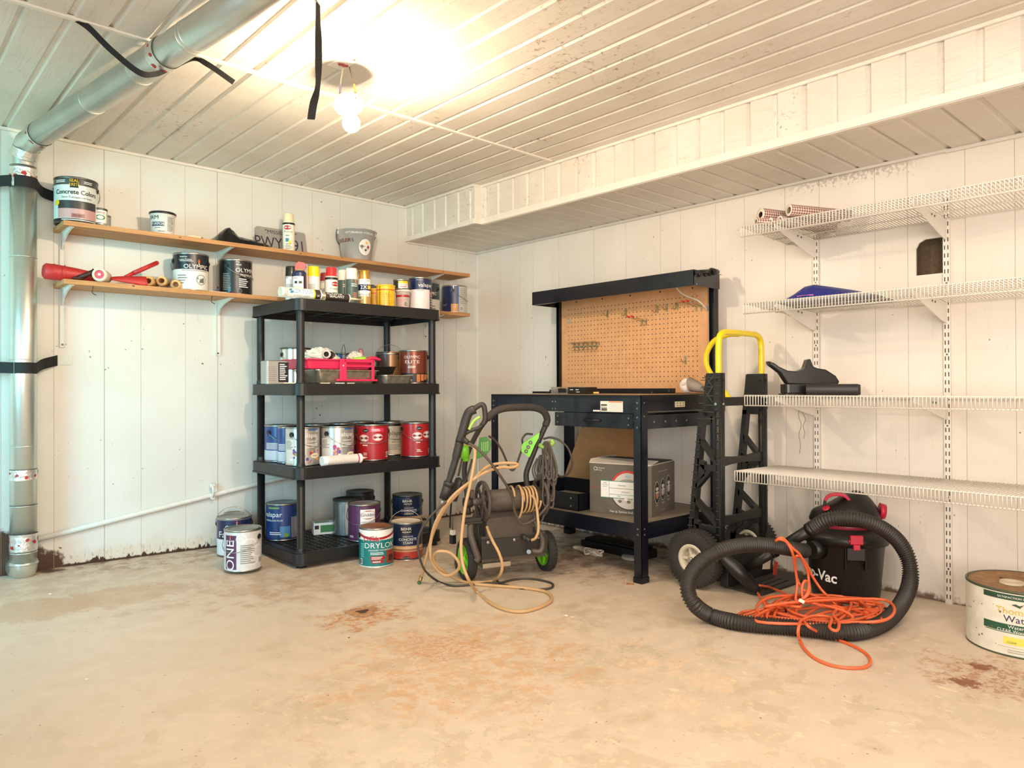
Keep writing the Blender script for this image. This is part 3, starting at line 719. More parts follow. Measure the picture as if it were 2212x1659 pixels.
def s_dry(W):
    W.rect(-180, 180, .010, .135, TEAL, 1)
    W.poly([(-85, .133), (-85, .158), (-30, .150), (10, .132), (-20, .125)], W1, 2)
    for i in range(10):
        a = -75+i*16; za = .172-.024*math.sin(math.radians(min(max((a+80)*1.1, 0), 180))); a2 = a+16; zb = .172-.024*math.sin(math.radians(min(max((a2+80)*1.1, 0), 180)))
        W.poly([(a, za-.012), (a2, zb-.012), (a2, zb), (a, za)], RED, 3)
    W.poly([(-48, .127), (12, .127), (8, .152), (-44, .158)], W1, 3); W.txt('UGL', -18, .142, .034, RED, 1.25, 0, 5)
    W.txt('DRYLOK', 14, .108, .036, W1, 1.15, 0, 5); W.txt('MASONRY WATERPROOFER', 22, .086, .0115, W1, .95)
    bars(W, -60, -42, .05, .12, 9, mat((120, 200, 196))); bars(W, -20, 40, .064, .078, 2, W1)
    W.rect(-20, 30, .040, .058, RED, 2); W.rect(-16, 26, .024, .038, RED, 2); bars(W, -16, 24, .042, .056, 2, W1); bars(W, -12, 20, .026, .036, 1, W1)
    W.rect(36, 72, .02, .085, mat((150, 60, 44)), 2); W.rect(44, 66, .03, .06, mat((70, 30, 26)), 3); barcode(W, -58, .03, .018, .028, W.r)
can('teal masonry waterproofer can on the floor in front of the shelving', fit_b(777, 849, 1228, 0, .083), 0, s_dry, W1, h=.192, ear=-72, bail='away', lid=mat((150, 96, 66), .5, .2, noise=.25, scale=60))
def s_behr(W):
    W.rect(-180, 180, .075, .18, c(22, 38, 70), 1); W.rect(-22, 26, .135, .172, BLACK, 2); W.txt('BEHR', 0, .160, .020, W1, 1.15); W.txt('PREMIUM', 2, .144, .011, W1)
    W.txt('SOLID COLOR', 6, .122, .008, W1); W.txt('CONCRETE', 6, .107, .018, W1); W.txt('STAIN', 6, .090, .018, W1)
    W.rect(-180, 180, .045, .075, c(196, 150, 110), 2); W.rect(-180, 180, .010, .045, c(176, 52, 44), 2); W.rect(-180, 180, .052, .058, c(160, 100, 70), 3)
    W.rect(-60, 70, .060, .070, c(216, 176, 138), 3); W.ell(0, .016, .018, .008, BK, 3); bars(W, -20, 10, .012, .02, 1, GREY, 4)
can('navy concrete stain can with pale lid on the floor right of the teal can', fit_b(845, 910, 1212, 0, .083), 0, s_behr, NAVY, ear=84, bail=-8, lid=mat((226, 204, 176), .5))
can('navy concrete stain can with dark lid at the right of the lowest black shelf', fit_y(879, 3.42), .0835, s_behr, NAVY, ear=84, bail='away', rim=DKSTEEL)
def s_vblue(W):
    W.rect(-180, 180, .012, .18, c(28, 56, 110), 1); W.txt('valspar', -40, .135, .036, W1, 1.1); W.txt('MEDALLION PLUS', -36, .105, .013, W1); bars(W, -50, 5, .03, .048, 2, W1)
    W.rect(-10, 26, .02, .075, c(70, 130, 180), 2); W.ell(12, .03, .012, .012, c(120, 160, 60), 3); W.rect(30, 75, .012, .12, SILV, 2); W.rect(-55, -12, .165, .174, c(120, 150, 70), 2)
can('blue paint can alone on the left of the lowest black shelf', fit_b(582, 640, 1169, .083, .083), .0835, s_vblue, NAVY, ear=58, bail='down', lid=mat((160, 158, 160), .4, .5))
def s_galv(W):
    for a in range(-80, 90, 23): W.rect(a, a+9, .01, .17, mat((176, 176, 176), .35, .9), 1)
can('plain galvanised can with a black lid towards the back of the lowest black shelf', fit_y(752, 3.505), .0835, s_galv, mat((150, 150, 150), .35, .9, noise=.2, scale=20), lid=BLK_PL, rim=mat((70, 70, 70), .4, .6))
can('black-lidded can behind the galvanised can on the lowest black shelf', fit_y(777, 3.66), .0835, s_plain, mat((60, 58, 58), .4, .5), r=.078, h=.20, lid=mat((70, 68, 68), .35, .6), rim=mat((60, 58, 58), .4, .6), ear=80, bail='away')
def s_glp(W):
    W.rect(-14, 40, .012, .165, W1, 1); W.ell(14, .137, .040, .022, RED, 2); W.ell(14, .137, .036, .018, W1, 3); W.txt('Glidden', 14, .137, .022, c(40, 40, 60), 1.1, 0, 5)
    W.txt('PORCH & FLOOR', 14, .100, .009, BK); bars(W, -8, 34, .08, .094, 2, GREY); bars(W, -60, -35, .02, .032, 2, W1)
can('dark purple can with white panel behind the teal can on the lowest black shelf', fit_y(786, 3.318), .0835, s_glp, PURP, ear=70, bail='away', lid=mat((190, 176, 170), .4, .3))
# third tier
Z3 = .4915
def s_vb2(W): W.rect(-180, 180, .06, .18, c(30, 62, 124), 1); W.rect(-180, 180, .01, .06, c(190, 196, 206), 1); bars(W, -60, 20, .065, .10, 5, W1); W.rect(0, 25, .02, .10, NAVY, 2)
can('blue can with a silver foot at the back left of the middle black shelf', fit_y(607, 3.632), Z3, s_vb2, NAVY, ear=-45, bail='down', lid=STEEL)
can('slim blue can half hidden by the leftmost silver flower-print can', fit_y(619, 3.502), Z3, s_vb2, NAVY, r=.044, h=.186, ear=40, bail='down', lid=STEEL)
def s_res(k):
    def f(W):
        W.rect(-70+k, -28+k, .012, .13, mat((212, 208, 200), .4), 1); bars(W, -66+k, -34+k, .08, .125, 6, GREY)
        W.txt('valspar', 26+k, .148, .030, W1, 1.1, 0, 4); W.rect(18+k, 58+k, .172, .180, LBLUE, 3); W.txt('RESERVE', 30+k, .118, .013, W1, 1.1, 0, 4); bars(W, 5+k, 58+k, .085, .108, 3, W1)
        FC = [c(170, 60, 90), c(210, 150, 170), c(140, 80, 150), c(226, 180, 60), c(96, 70, 140), c(200, 120, 90)]
        random.seed(int(k)+5)
        for i in range(26):
            a = random.uniform(-30, 66)+k; z = random.uniform(.018, .075) + (.02 if a < k else 0); s = random.uniform(.004, .011); W.ell(a, z, s, s, FC[i % 6], 2)
        W.ell(44+k, .048, .026, .013, CREAM, 5); bars(W, 34+k, 54+k, .044, .052, 1, GREY, 6); W.ell(-40+k, .03, .008, .005, W1, 5)
    return f
can('silver flower-print can behind the left front post on the middle black shelf', fit_y(653.5, 3.372), Z3, s_res(0), SILV, ear=-38, bail='down')
can('silver flower-print can beside the red can in the middle of the middle black shelf', fit_y(728, 3.325), Z3, s_res(8), SILV, ear=-38, bail='down')
def s_red(a1, a2):
    def f(W):
        for a, z in ((a1, .118), (a2, .122)):
            W.ell(a, z, .028, .019, W1, 2); W.ell(a, z, .026, .017, c(226, 90, 96), 3, .88); W.txt('Glidden', a, z, .0155, c(60, 60, 66), 1.15, 0, 5)
        W.ell(a1+8, .158, .016, .010, BK, 2); W.txt('pure', a1+8, .158, .010, W1, 1, 0, 4)
        if a2 < 30: W.rect(a1+24, a2+24, .150, .170, PINK, 2); bars(W, a1+30, a2+18, .153, .167, 3, W1)
        W.txt('INTERIOR', a1+3, .092, .012, W1); bars(W, a1-4, a1+16, .076, .086, 1, W1); bars(W, a1-2, a1+20, .028, .044, 3, W1, rag=.6)
        barcode(W, 62, .03, .02, .028, W.r)
    return f
can('red paint can near the middle of the middle black shelf', fit_y(804, 3.345), Z3, s_red(-32, 20), RED, ear=-82, bail='down')
can('red paint can at the right end of the middle black shelf', fit_y(897.5, 3.352), Z3, s_red(6, 48), RED, ear=-64, bail='down')
def s_beige(W): W.rect(-180, 180, .165, .18, BK, 1); W.txt('valspar', 22, .125, .034, c(50, 48, 46), 1.1); W.txt('SEMI-GLOSS', 30, .075, .013, c(50, 48, 46)); bars(W, -10, 50, .03, .065, 5, GREY)
can('beige semi-gloss can standing between the two red cans', fit_y(842, 3.535), Z3, s_beige, c(206, 192, 166), ear=-60, bail='down')
for uc, y, lb in ((680, 3.56, 'steel-lidded can behind the gap between the two silver flower-print cans'), (737, 3.555, 'steel-lidded can directly behind the right-hand silver flower-print can'), (779, 3.655, 'dark red can with steel lid at the very back of the middle black shelf')):
    can(lb, fit_y(uc, y), Z3, s_plain, RED if uc == 779 else c(96, 96, 100), r=.075, lid=mat((150, 140, 134), .4, .6))
# second tier
Z2 = .8935
def s_elite(W):
    W.txt('OLYMPIC', -6, .146, .021, c(230, 214, 196), 1.05); flame(W, 2, .163, .007); W.txt('ELITE', -6, .120, .024, c(230, 214, 196), 1.5); W.rect(-30, 18, .108, .1085, c(230, 214, 196), 3)
    bars(W, -22, 12, .085, .10, 2, c(230, 214, 196)); W.rect(-55, 80, .008, .058, BK, 2); W.txt('WOODS', -20, .045, .012, W1, 1.1, 0, 4)
    for i in range(4): W.rect(12+i*17, 26+i*17, .010+.006*i, .052, c(196, 120, 70), 3)
    bars(W, -50, 4, .012, .034, 3, W1)
can('copper-brown can at the right end of the second black shelf', fit_y(893.5, 3.352), Z2, s_elite, mat((122, 62, 46), .3, .4), r=.080, h=.185, ear=78, bail='down', lid=CREAM)
def s_brown(W):
    W.rect(-180, 0, .01, .18, c(66, 48, 42), 1); W.rect(0, 180, .01, .18, mat((150, 110, 72), .35, .5), 1)
can('brown can with raised wire handle behind the copper can', fit_y(842, 3.50), Z2, s_brown, c(90, 60, 44), r=.077, h=.172, ear=82, bail=0, lid=DKSTEEL)
can('blue can with raised handle at the back of the second black shelf', fit_y(742, 3.64), Z2, s_plain, c(24, 62, 116), r=.076, h=.172, ear=8, bail=0, rim=DKSTEEL)
def s_sil(W): W.rect(-78, -52, .01, .15, mat((230, 226, 206), .4), 1); W.rect(40, 70, .01, .15, mat((90, 90, 90), .3, .8), 1)
can('shiny silver can with dark rim at the back left of the second black shelf', fit_y(639, 3.585), Z2, s_sil, mat((222, 220, 214), .2, .95), r=.078, h=.19, ear=-62, bail='down', rim=DKSTEEL)
# lower plywood shelf, cans
def s_prim(W):
    W.rect(-180, 180, .105, .182, c(20, 22, 32), 1); W.txt('Interior', -24, .166, .012, W1); W.txt('Latex Primer', -18, .152, .012, W1); bars(W, -36, 20, .142, .147, 1, W1)
    W.txt('OLYMPIC', 20, .118, .029, W1, 1.05); flame(W, 26, .142, .010); W.rect(-30, 60, .098, .101, GREY, 2); bars(W, -45, -12, .03, .08, 4, GREY)
    W.ell(34, .055, .026, .026, GREY, 2, .86); W.poly([(26, .04), (44, .04), (44, .066), (20, .066), (20, .056), (30, .056)], c(110, 110, 112), 3)
def s_oblk(W):
    W.txt('Flat', 8, .168, .013, W1); W.txt('Black', 12, .154, .013, W1); W.txt('OLYMPIC', 45, .125, .030, W1, 1.05); W.txt('PREMIUM', 42, .100, .018, W1); bars(W, 12, 50, .035, .085, 5, W1); bars(W, -45, -15, .02, .11, 10, GREY); W.ell(14, .018, .012, .012, GREY, 2, .8)
can('black and white primer can beside the bagged roller covers', fit_y(413, 3.785), ZL, s_prim, mat((226, 226, 220), .4), ear=-76, bail='away', group='paint cans', h=.187)
can('all-black paint can on the lower plywood shelf near the middle bracket', fit_y(509, 3.79), ZL, s_oblk, c(18, 18, 20), ear=-30, bail='down', h=.182)
def s_vright(W):
    W.rect(-180, 14, .01, .18, c(14, 28, 84), 1); W.rect(14, 20, .01, .18, c(80, 110, 190), 1); W.rect(-16, 18, .01, .06, c(206, 150, 80), 2); bars(W, 26, 70, .06, .165, 9, c(170, 160, 150)); barcode(W, 34, .03, .02, .03, W.r)
    W.txt('no.1', -48, .055, .018, W1)
can('blue and silver can alone on the right end of the lower plywood shelf', fit_y(982.5, 3.79), ZL, s_vright, mat((204, 200, 192), .4, .2), h=.183, ear=-8, bail='down')
# upper plywood shelf
def s_seal(W):
    W.rect(-180, 180, .168, .198, c(62, 62, 64), 1); W.rect(-16, 6, .155, .198, BK, 2); W.txt('SEAL', -5, .186, .020, YEL, .9, 0, 5); W.txt('KRETE', -5, .168, .018, YEL, .8, 0, 5)
    bars(W, -60, -24, .176, .19, 2, W1); bars(W, 20, 56, .176, .19, 2, W1)
    W.txt('\x01Concrete Colors', 0, .135, .028, c(40, 40, 44), .93, 0, 3); W.txt('Semi-Transparent Stain', 2, .112, .0135, c(50, 50, 52))
    W.rect(-52, 60, .055, .098, c(50, 48, 52), 2); W.rect(-52, 60, .020, .062, c(196, 152, 150), 3); W.rect(-12, 22, .022, .040, c(150, 96, 96), 4); W.txt('The Best', 5, .031, .010, c(70, 40, 40), 1, 0, 6)
    W.rect(-180, 180, .006, .018, BK, 3); bars(W, -40, 60, .008, .016, 1, W1, 5); W.ell(-56, .088, .014, .013, YEL, 4)
can('large white and pink concrete stain can on the left end of the upper plywood shelf', fit_y(165, 3.785), ZU, s_seal, mat((216, 222, 218), .35, .1), r=.087, h=.205, ear=72, bail='down', rim=DKSTEEL)
def s_small(W): W.rect(-50, 60, .02, .078, W1, 1); W.txt('Oatey', 0, .068, .018, RED, .9); W.ell(4, .045, .02, .012, c(20, 130, 70), 3, .7); bars(W, -30, 30, .008, .022, 2, c(60, 60, 60))
can('small silver tin with red lettering beside the large stain can', fit_y(216, 3.76), ZU, s_small, mat((196, 196, 196), .3, .8), r=.031, h=.088, group='small tins', name='small_tin', cat='tin', rim=DKSTEEL)
can('small plain metal tin tucked behind the red-lettered tin', fit_y(226, 3.84), ZU, lambda W: W.rect(-180, 180, .02, .07, mat((170, 172, 168), .4, .4), 1), STEEL, r=.027, h=.078, group='small tins', name='small_tin', cat='tin')
# tapered tubs
def tub(label, pos, z, r0, r1, h, bodym, lidm, spec, name='plastic_tub', cat='tub', lh=.012):
    x, y = pos; o = thing(name, label, cat, (x, y, z), face(x, y))
    m = MB(); m.lathe([(r0-.004, .002), (r0-.002, 0), (r0, .002), (r1, h-lh), (r1+.003, h-lh), (r1+.003, h-lh+.003)], bodym, n=40); m.build('body', o)
    l = MB(); spec(Wrap(l, r0+.0003, r1+.0003, h-lh)); l.build('wrapper', o, fix=False)
    m = MB(); m.lathe([(r1+.0035, h-lh), (r1+.005, h-lh+.002), (r1+.005, h-.002), (r1+.002, h), (r1-.004, h), (r1-.006, h-.003), (.0002, h-.003)], lidm, n=40, caps=False); m.build('lid', o)
    return o
def s_joint(W): W.txt('DRM', -50, .083, .026, BK, 1.1); W.rect(-60, 8, .042, .062, c(46, 66, 86), 1); W.txt('PURPOSE', -22, .052, .0165, W1, 1.05, 0, 4); bars(W, -40, 0, .03, .038, 1, GREY); bars(W, 22, 60, .02, .09, 12, GREY); W.txt('Adhesive', -8, .018, .009, BK)
tub('white plastic tub with black lid on the upper plywood shelf', fit_y(352, 3.77), ZU, .050, .056, .115, mat((238, 238, 232), .35), BLK_PL, s_joint)
# souvenir metal bucket
bx, by = fit_y(771.5, 3.78); bo = thing('metal_bucket', 'silver team-logo metal bucket on the upper plywood shelf', 'bucket', (bx, by, ZU), face(bx, by))
BM = mat((196, 194, 192), .36, .45); m = MB(); rb0, rb1, bh = .083, .110, .180
m.lathe([(rb0-.006, .003), (rb0-.002, 0), (rb0, .003), (rb1, bh-.004), (rb1+.003, bh-.003), (rb1+.003, bh), (rb1-.001, bh), (rb1-.002, bh-.006), (rb0-.003, .006), (.0002, .006)], BM, n=56); m.build('body', bo)
l = MB(); W = Wrap(l, rb0+.0004, rb1+.0004, bh); GOLDC = c(244, 178, 40)
W.txt('PITTSBURGH STEELERS', 12, .155, .0155, W1, 1.05); W.txt('STEELERS', -50, .112, .030, BK, 1.12, 0, 2); W.txt('STEELERS', -50, .112, .028, c(150, 60, 30), 1.12, 0, 5)
W.ell(31, .075, .044, .050, GREY, 2); W.ell(31, .075, .041, .047, mat((232, 228, 220), .4), 3)
def star4(a, z, s, mt):
    pts = []
    for i in range(4):
        for j in range(6):
            t = j/6; th = PI/2*i; A = Vector((math.cos(th), math.sin(th))); B = Vector((math.cos(th+PI/2), math.sin(th+PI/2))); p = (A*(1-t)**2+B*t**2)*s; pts.append((a+math.degrees(p.x/W.r), z+p.y))
    W.mb.add([W.P(math.radians(p[0])*(W.r+W.rt)/2, p[1], 5) for p in pts], [tuple(range(len(pts)))], mt)
star4(35, .099, .014, GOLDC); star4(43, .078, .014, c(190, 36, 56)); star4(33, .059, .014, c(20, 34, 84)); W.txt('Steelers', 20, .080, .0125, BK, .9, 0, 5)
l.build('wrapper', bo, fix=False)
for s in (-1, 1):
    e = MB(); a = math.radians(-80 if s < 0 else 100); d = Vector((math.sin(a), -math.cos(a), 0)); p0 = d*rb1+Vector((0, 0, bh-.012)); e.box(-.012, .012, -.002, .002, -.012, .028, BM, Matrix.Translation(p0) @ Matrix.Rotation(a, 4, 'Z')); e.cyl(p0+Vector((0, 0, .016))-d*.004, p0+Vector((0, 0, .016))+d*.006, .004, DKSTEEL, n=10); e.build('ear', bo)
e = MB(); pts = []
for i in range(21):
    t = PI*i/20; a = math.radians(-80)-t; pts.append(((rb1+.008)*math.sin(a), -(rb1+.008)*math.cos(a), bh+.004-.10*math.sin(t)**.8))
e.tube(pts, .0022, DKSTEEL, 6); e.build('handle', bo)
# wide wood-sealer pail on the right
def s_thom(W):
    W.txt("Thompson's", 46, .146, .030, c(214, 184, 60), 1.05); W.txt('WaterSeal', 50, .121, .030, c(36, 44, 92), 1.05); W.poly([(34, .168), (38, .172), (42, .168), (46, .173), (42, .16)], c(60, 80, 60), 3)
    W.rect(4, 85, .080, .104, c(30, 84, 60), 2); W.rect(6, 85, .076, .078, c(30, 84, 60), 2); W.txt('Waterproofer &', 50, .096, .0155, W1, 1.05, 0, 4); W.txt('CLEAR Wood Protector', 44, .083, .0135, W1, 1, 0, 4)
    W.rect(26, 85, .040, .064, c(232, 218, 96), 2); W.txt('CLEAR', 34, .047, .009, c(110, 130, 60), 1, 0, 4); W.rect(20, 85, .030, .0315, c(190, 190, 120), 2); bars(W, 30, 80, .012, .026, 2, c(170, 170, 160))
    W.rect(4, 85, .182, .200, c(32, 70, 54), 2); W.txt('SATISFACTION GUARANTEED', 44, .190, .009, W1, 1.1, 0, 4)
    random.seed(3)
    for i in range(26): a = random.uniform(-70, 30); z = random.uniform(.02, .16); s = random.uniform(.001, .003); W.ell(a, z, s, s*1.2, c(120, 96, 74), 2)
qx, qy = fit_b(2080, 2312, 1405, 0, .165); qx, qy = 2.905, .640
oo = can("wide squat white wood-sealer pail with a rusty lid on the floor", (qx, qy), 0, s_thom, mat((226, 222, 208), .45, noise=.1, scale=30), r=.160, h=.212, rim=mat((84, 92, 72), .45, .3), lid=mat((150, 112, 76), .8, noise=.35, scale=40), group=None, name='paint_pail', cat='pail', turn=-44)
m = MB(); m.lathe([(.0002, .208), (.024, .208), (.026, .214), (.034, .216), (.036, .208)], mat((190, 176, 150), .5), c=(.0, -.04, 0), n=28, caps=False); m.box(-.07, .09, -.012, -.002, .2085, .213, mat((120, 84, 58), .8), Matrix.Rotation(.15, 4, 'Z')); m.build('spout_cap', oo)
# ---- spray cans and bottles on the rack's top ----
ZT = 1.3005
def spray(label, uc, y, vtop, r, capm, caph, bodym, spec, dome=None, z=ZT, group='spray cans', ylabel=None):
    x, yy = fit_y(uc, y); h = py(uc, vtop, y).z-z
    o = thing('spray_can', label, 'spray can', (x, yy, z), face(x, yy), group)
    m = MB(); hb = h-caph
    m.lathe([(r*.8, .004), (r*.93, 0), (r, .003), (r, .006), (r*.985, .008), (r*.985, hb-.008), (r, hb-.006), (r, hb-.003), (r*.86, hb+.004), (r*.5, hb+.012)], bodym, n=30); m.build('body', o)
    l = MB(); spec(Wrap(l, r*.99, None, hb), hb); 
    if l.v: l.build('wrapper', o, fix=False)
    m = MB(); rc = r*.93 if dome is None else r*dome
    m.lathe([(r*.95, hb-.002), (rc, hb+caph*.2), (rc*.97, h-.006), (rc*.90, h-.001), (rc*.7, h), (.0002, h-.001)], capm, n=30, caps=False); m.build('cap', o)
    return o
def q_plain(col1):
    def f(W, H): W.rect(-60, 40, .01, H-.012, col1, 1); bars(W, -50, 30, .03, H-.04, 12, GREY)
    return f
spray('black-capped spray can at the left end of the cans on top of the black shelving', 630, 3.46, 576, .031, c(22, 22, 22), .052, mat((196, 194, 190), .35, .4), q_plain(mat((222, 220, 216), .4)))
def q_blue(W, H):
    W.rect(-180, 180, .01, H-.006, NAVY, 1); W.rect(-75, 32, .01, H-.022, W1, 2); bars(W, -65, 25, .02, H-.07, 8, c(200, 190, 130)); bars(W, -60, -10, H-.035, H-.028, 1, RED); W.rect(-45, -20, H-.058, H-.046, BK, 3); W.rect(-8, 18, H-.058, H-.046, BK, 3); W.rect(64, 80, .01, H-.012, RED, 2)
o = spray('blue and white aerosol with a red flip nozzle on top of the black shelving', 648, 3.345, 582, .033, mat((150, 130, 96), .5), .016, NAVY, q_blue, .72)
m = MB(); hz = py(648, 582, 3.345).z-ZT
m.prism([(-.024, 0), (.022, 0), (.030, .018), (.022, .036), (-.006, .040), (-.020, .028)], -.014, .014, RED, Matrix.Translation((0, 0, hz-.004)) @ Matrix.Rotation(PI/2, 4, 'X')); m.tube(spl([(.030, 0, hz+.025), (.036, 0, hz+.01), (.036, 0, .02)], 6), .0016, mat((226, 200, 150), .4), 6); m.build('nozzle', o, bev=.003)
spray('yellow-capped spray can on top of the black shelving', 678, 3.365, 576, .0315, c(244, 212, 20), .052, mat((224, 214, 214), .4), q_plain(mat((226, 220, 220), .4)))
spray('dark red capped spray can half hidden behind the red-capped can', 704, 3.52, 590, .030, c(150, 26, 30), .045, mat((190, 180, 170), .4), q_plain(CREAM))
def q_kry(W, H):
    W.rect(-180, 180, H-.016, H-.004, BK, 1); W.ell(36, H-.038, .020, .012, RED, 2); W.txt('KRYLON', 36, H-.038, .0085, W1, 1.1, 0, 4); W.txt('Fusion', 34, H-.062, .017, c(60, 60, 70), 1.1, 0, 3); bars(W, 10, 60, H-.09, H-.078, 1, c(40, 120, 90)); W.ell(14, .03, .005, .005, GREY, 2, .5); W.poly([(28, .022), (52, .030), (44, .040)], c(120, 170, 150), 2)
spray('bright red-capped white spray can on top of the black shelving', 716.5, 3.365, 578, .0335, c(208, 36, 40), .050, mat((236, 230, 216), .4), q_kry, .80)
def q_teal(W, H):
    W.rect(-62, 180, .012, H-.006, mat((72, 92, 88), .45), 1); W.ell(42, H-.016, .018, .007, c(220, 160, 140), 2); bars(W, 0, 62, H-.046, H-.026, 2, W1, rag=.05); bars(W, 16, 56, .028, .07, 5, c(214, 160, 120)); W.ell(30, .055, .009, .012, c(120, 50, 50), 3)
spray('white-capped spray can with grey-green label half hidden behind its twin', 742, 3.47, 584, .031, mat((238, 226, 214), .4), .050, mat((234, 222, 210), .4), q_teal)
spray('white-capped spray can with grey-green label in front of its twin', 760, 3.36, 580, .0325, mat((238, 230, 218), .4), .054, mat((234, 222, 210), .4), q_teal)
def q_gold(W, H):
    W.rect(-180, 180, .052, H-.002, W1, 1); W.txt('RUST-OLEUM', 10, H-.012, .0085, BK, .9, 0, 3); W.rect(-180, 180, H-.062, H-.030, NAVY, 2); W.txt('2X', -8, H-.046, .028, W1, 1.1, 0, 5); W.rect(30, 70, H-.055, H-.035, YEL, 3); W.txt('METALLIC', -10, H-.085, .014, c(70, 66, 60), .95, 0, 3); W.ell(52, H-.083, .004, .012, c(170, 130, 80), 3); W.rect(-180, 180, .006, .050, mat((206, 168, 108), .3, .5), 1)
spray('gold-capped metallic spray can on top of the black shelving', 788, 3.345, 584, .0325, mat((226, 178, 96), .22, .9), .048, mat((214, 176, 116), .3, .6), q_gold)
def q_cream(W, H):
    W.rect(-180, 180, H-.012, H-.002, BK, 1); W.ell(-12, H-.030, .020, .012, RED, 2); W.txt('KRYLON', -12, H-.030, .0085, W1, 1.1, 0, 4); W.txt('Fusion', -2, H-.052, .016, c(60, 60, 70), 1.1, 0, 3); bars(W, -30, 10, H-.078, H-.068, 1, c(30, 120, 110)); W.rect(-30, 4, .052, .072, c(60, 130, 150), 2); W.ell(10, .05, .008, .010, YEL, 3); bars(W, -30, 30, .012, .045, 4, GREY)
spray('cream-capped white spray can in front of the licence plate', 624.5, 3.75, 462, .0325, mat((232, 220, 180), .4), .052, mat((236, 230, 214), .4), q_cream, .86, z=ZU)
# other containers on the rack's top
x, y = fit_y(698, 3.60); hh = py(698, 582, 3.60).z-ZT
m = MB(); m.box(-.030, .030, -.03, .03, 0, hh, mat((186, 180, 168), .6, noise=.35, scale=160)); o = m.build('speckled_carton', bev=.002); o.location = (x, y, ZT); o.rotation_euler.z = face(x, y); tag(o, 'tall speckled grey carton behind the yellow and red spray cans', 'carton')
def s_yel(W):
    H = W.h; W.rect(-180, 180, H-.030, H-.024, c(210, 80, 30), 1); bars(W, -60, 50, .01, H-.04, 7, c(206, 160, 40), 2); W.rect(-40, -36, .004, H, c(70, 40, 20), 4); W.rect(18, 22, .012, H-.035, c(190, 90, 30), 3); W.poly([(0, .075), (2, .078), (20, .052), (19, .048)], c(190, 90, 30), 3)
def quart(label, uc, y, vt, r, bodym, spec, z=ZT, h=None, **k):
    x, yy = fit_y(uc, y); h = h or py(uc, vt, y).z-z; return can(label, (x, yy), z, spec, bodym, r=r, h=h, group='small cans', **k), h
YB = c(246, 190, 24)
quart('yellow can with a red stripe on top of the black shelving', 834, 3.33, 617, .0490, YB, s_yel, rim=YB, lid=YB)
quart('yellow can half hidden behind the striped yellow can', 811, 3.47, 625, .042, c(226, 160, 24), s_yel, rim=YB, lid=YB)
tx, ty = fit_y(871, 3.345); th = py(871, 627, 3.345).z-ZT
def s_tub(W): W.rect(-180, 180, W.h*.68, W.h*.80, RED, 1); bars(W, -60, 60, .008, W.h*.6, 9, c(206, 150, 140)); barcode(W, 24, .03, .012, .03, W.r)
tub('white tub with a red band at the right of the yellow cans', (tx, ty), ZT, .034, .0385, th, mat((234, 224, 212), .4), mat((236, 228, 218), .4), s_tub, lh=.010)
def s_rust(W): H = W.h; W.rect(-20, 62, .006, H-.012, W1, 1); W.rect(-20, 62, H-.024, H-.010, YEL, 2); W.txt('RUST-OLEUM', 20, H*.42, .0085, c(60, 50, 40), .9, 0, 4); bars(W, -10, 50, .010, .018, 1, RED)
quart('small black can with yellow label stacked on the red-banded tub', 867, 3.345, 605, .042, c(30, 34, 32), s_rust, z=ZT+th)
def s_vs(W):
    H = W.h; W.rect(-180, 180, .006, H-.010, NAVY, 1); W.rect(-180, 52, .004, H*.63, mat((226, 216, 212), .45), 2); W.txt('valspar', 30, H-.045, .030, W1, 1.1, 0, 5); W.txt('BEAUTIFUL', -4, H-.016, .006, W1, 1.3, 0, 4); bars(W, -20, 30, H*.59, H*.615, 1, c(90, 80, 90), 5); bars(W, 58, 80, .02, H*.55, 6, c(200, 190, 190), 4); W.rect(56, 72, H*.46, H*.58, c(200, 90, 60), 4)
quart('navy-topped can wrapped in pale paper near the right end of the shelving top', 909, 3.35, 602, .0635, NAVY, s_vs)
def s_oly2(W): H = W.h; W.rect(-180, 180, .006, H*.5, mat((214, 206, 190), .45), 1); W.txt('OLYMPIC', 0, H*.66, .026, W1, 1.05); flame(W, 12, H*.84, .010); W.ell(-6, H*.48, .03, .012, c(200, 180, 160), 3, .85); bars(W, -30, 40, .012, H*.34, 4, GREY)
quart('dark green and cream can behind the paper-wrapped navy can', 925, 3.61, 612, .071, c(28, 44, 42), s_oly2, ear=62, bail='away')
# black dome and trays behind the yellow cans
m = MB(); BD = mat((20, 19, 19), .5); x, y = fit_y(822, 3.62)
m.prism([(-.075, 0), (.085, 0), (.085, .085), (.06, .10), (.05, .125), (.01, .130), (-.01, .150), (-.04, .165), (-.075, .168)], -.045, .045, BD, Matrix.Rotation(PI/2, 4, 'X')); o = m.build('plastic_case', bev=.004); o.location = (x, y, ZT); o.rotation_euler.z = face(x, y); tag(o, 'lumpy black plastic case behind the yellow cans on top of the shelving', 'case')
x, y = fit_y(820, 3.535); m = MB(); m.box(-.035, .035, -.02, .02, 0, .108, mat((64, 60, 58), .35, noise=.2, scale=200)); o = m.build('grey_carton', bev=.002); o.location = (x, y, ZT); o.rotation_euler.z = face(x, y, 12); tag(o, 'dark grey glossy carton just behind the striped yellow can', 'carton')
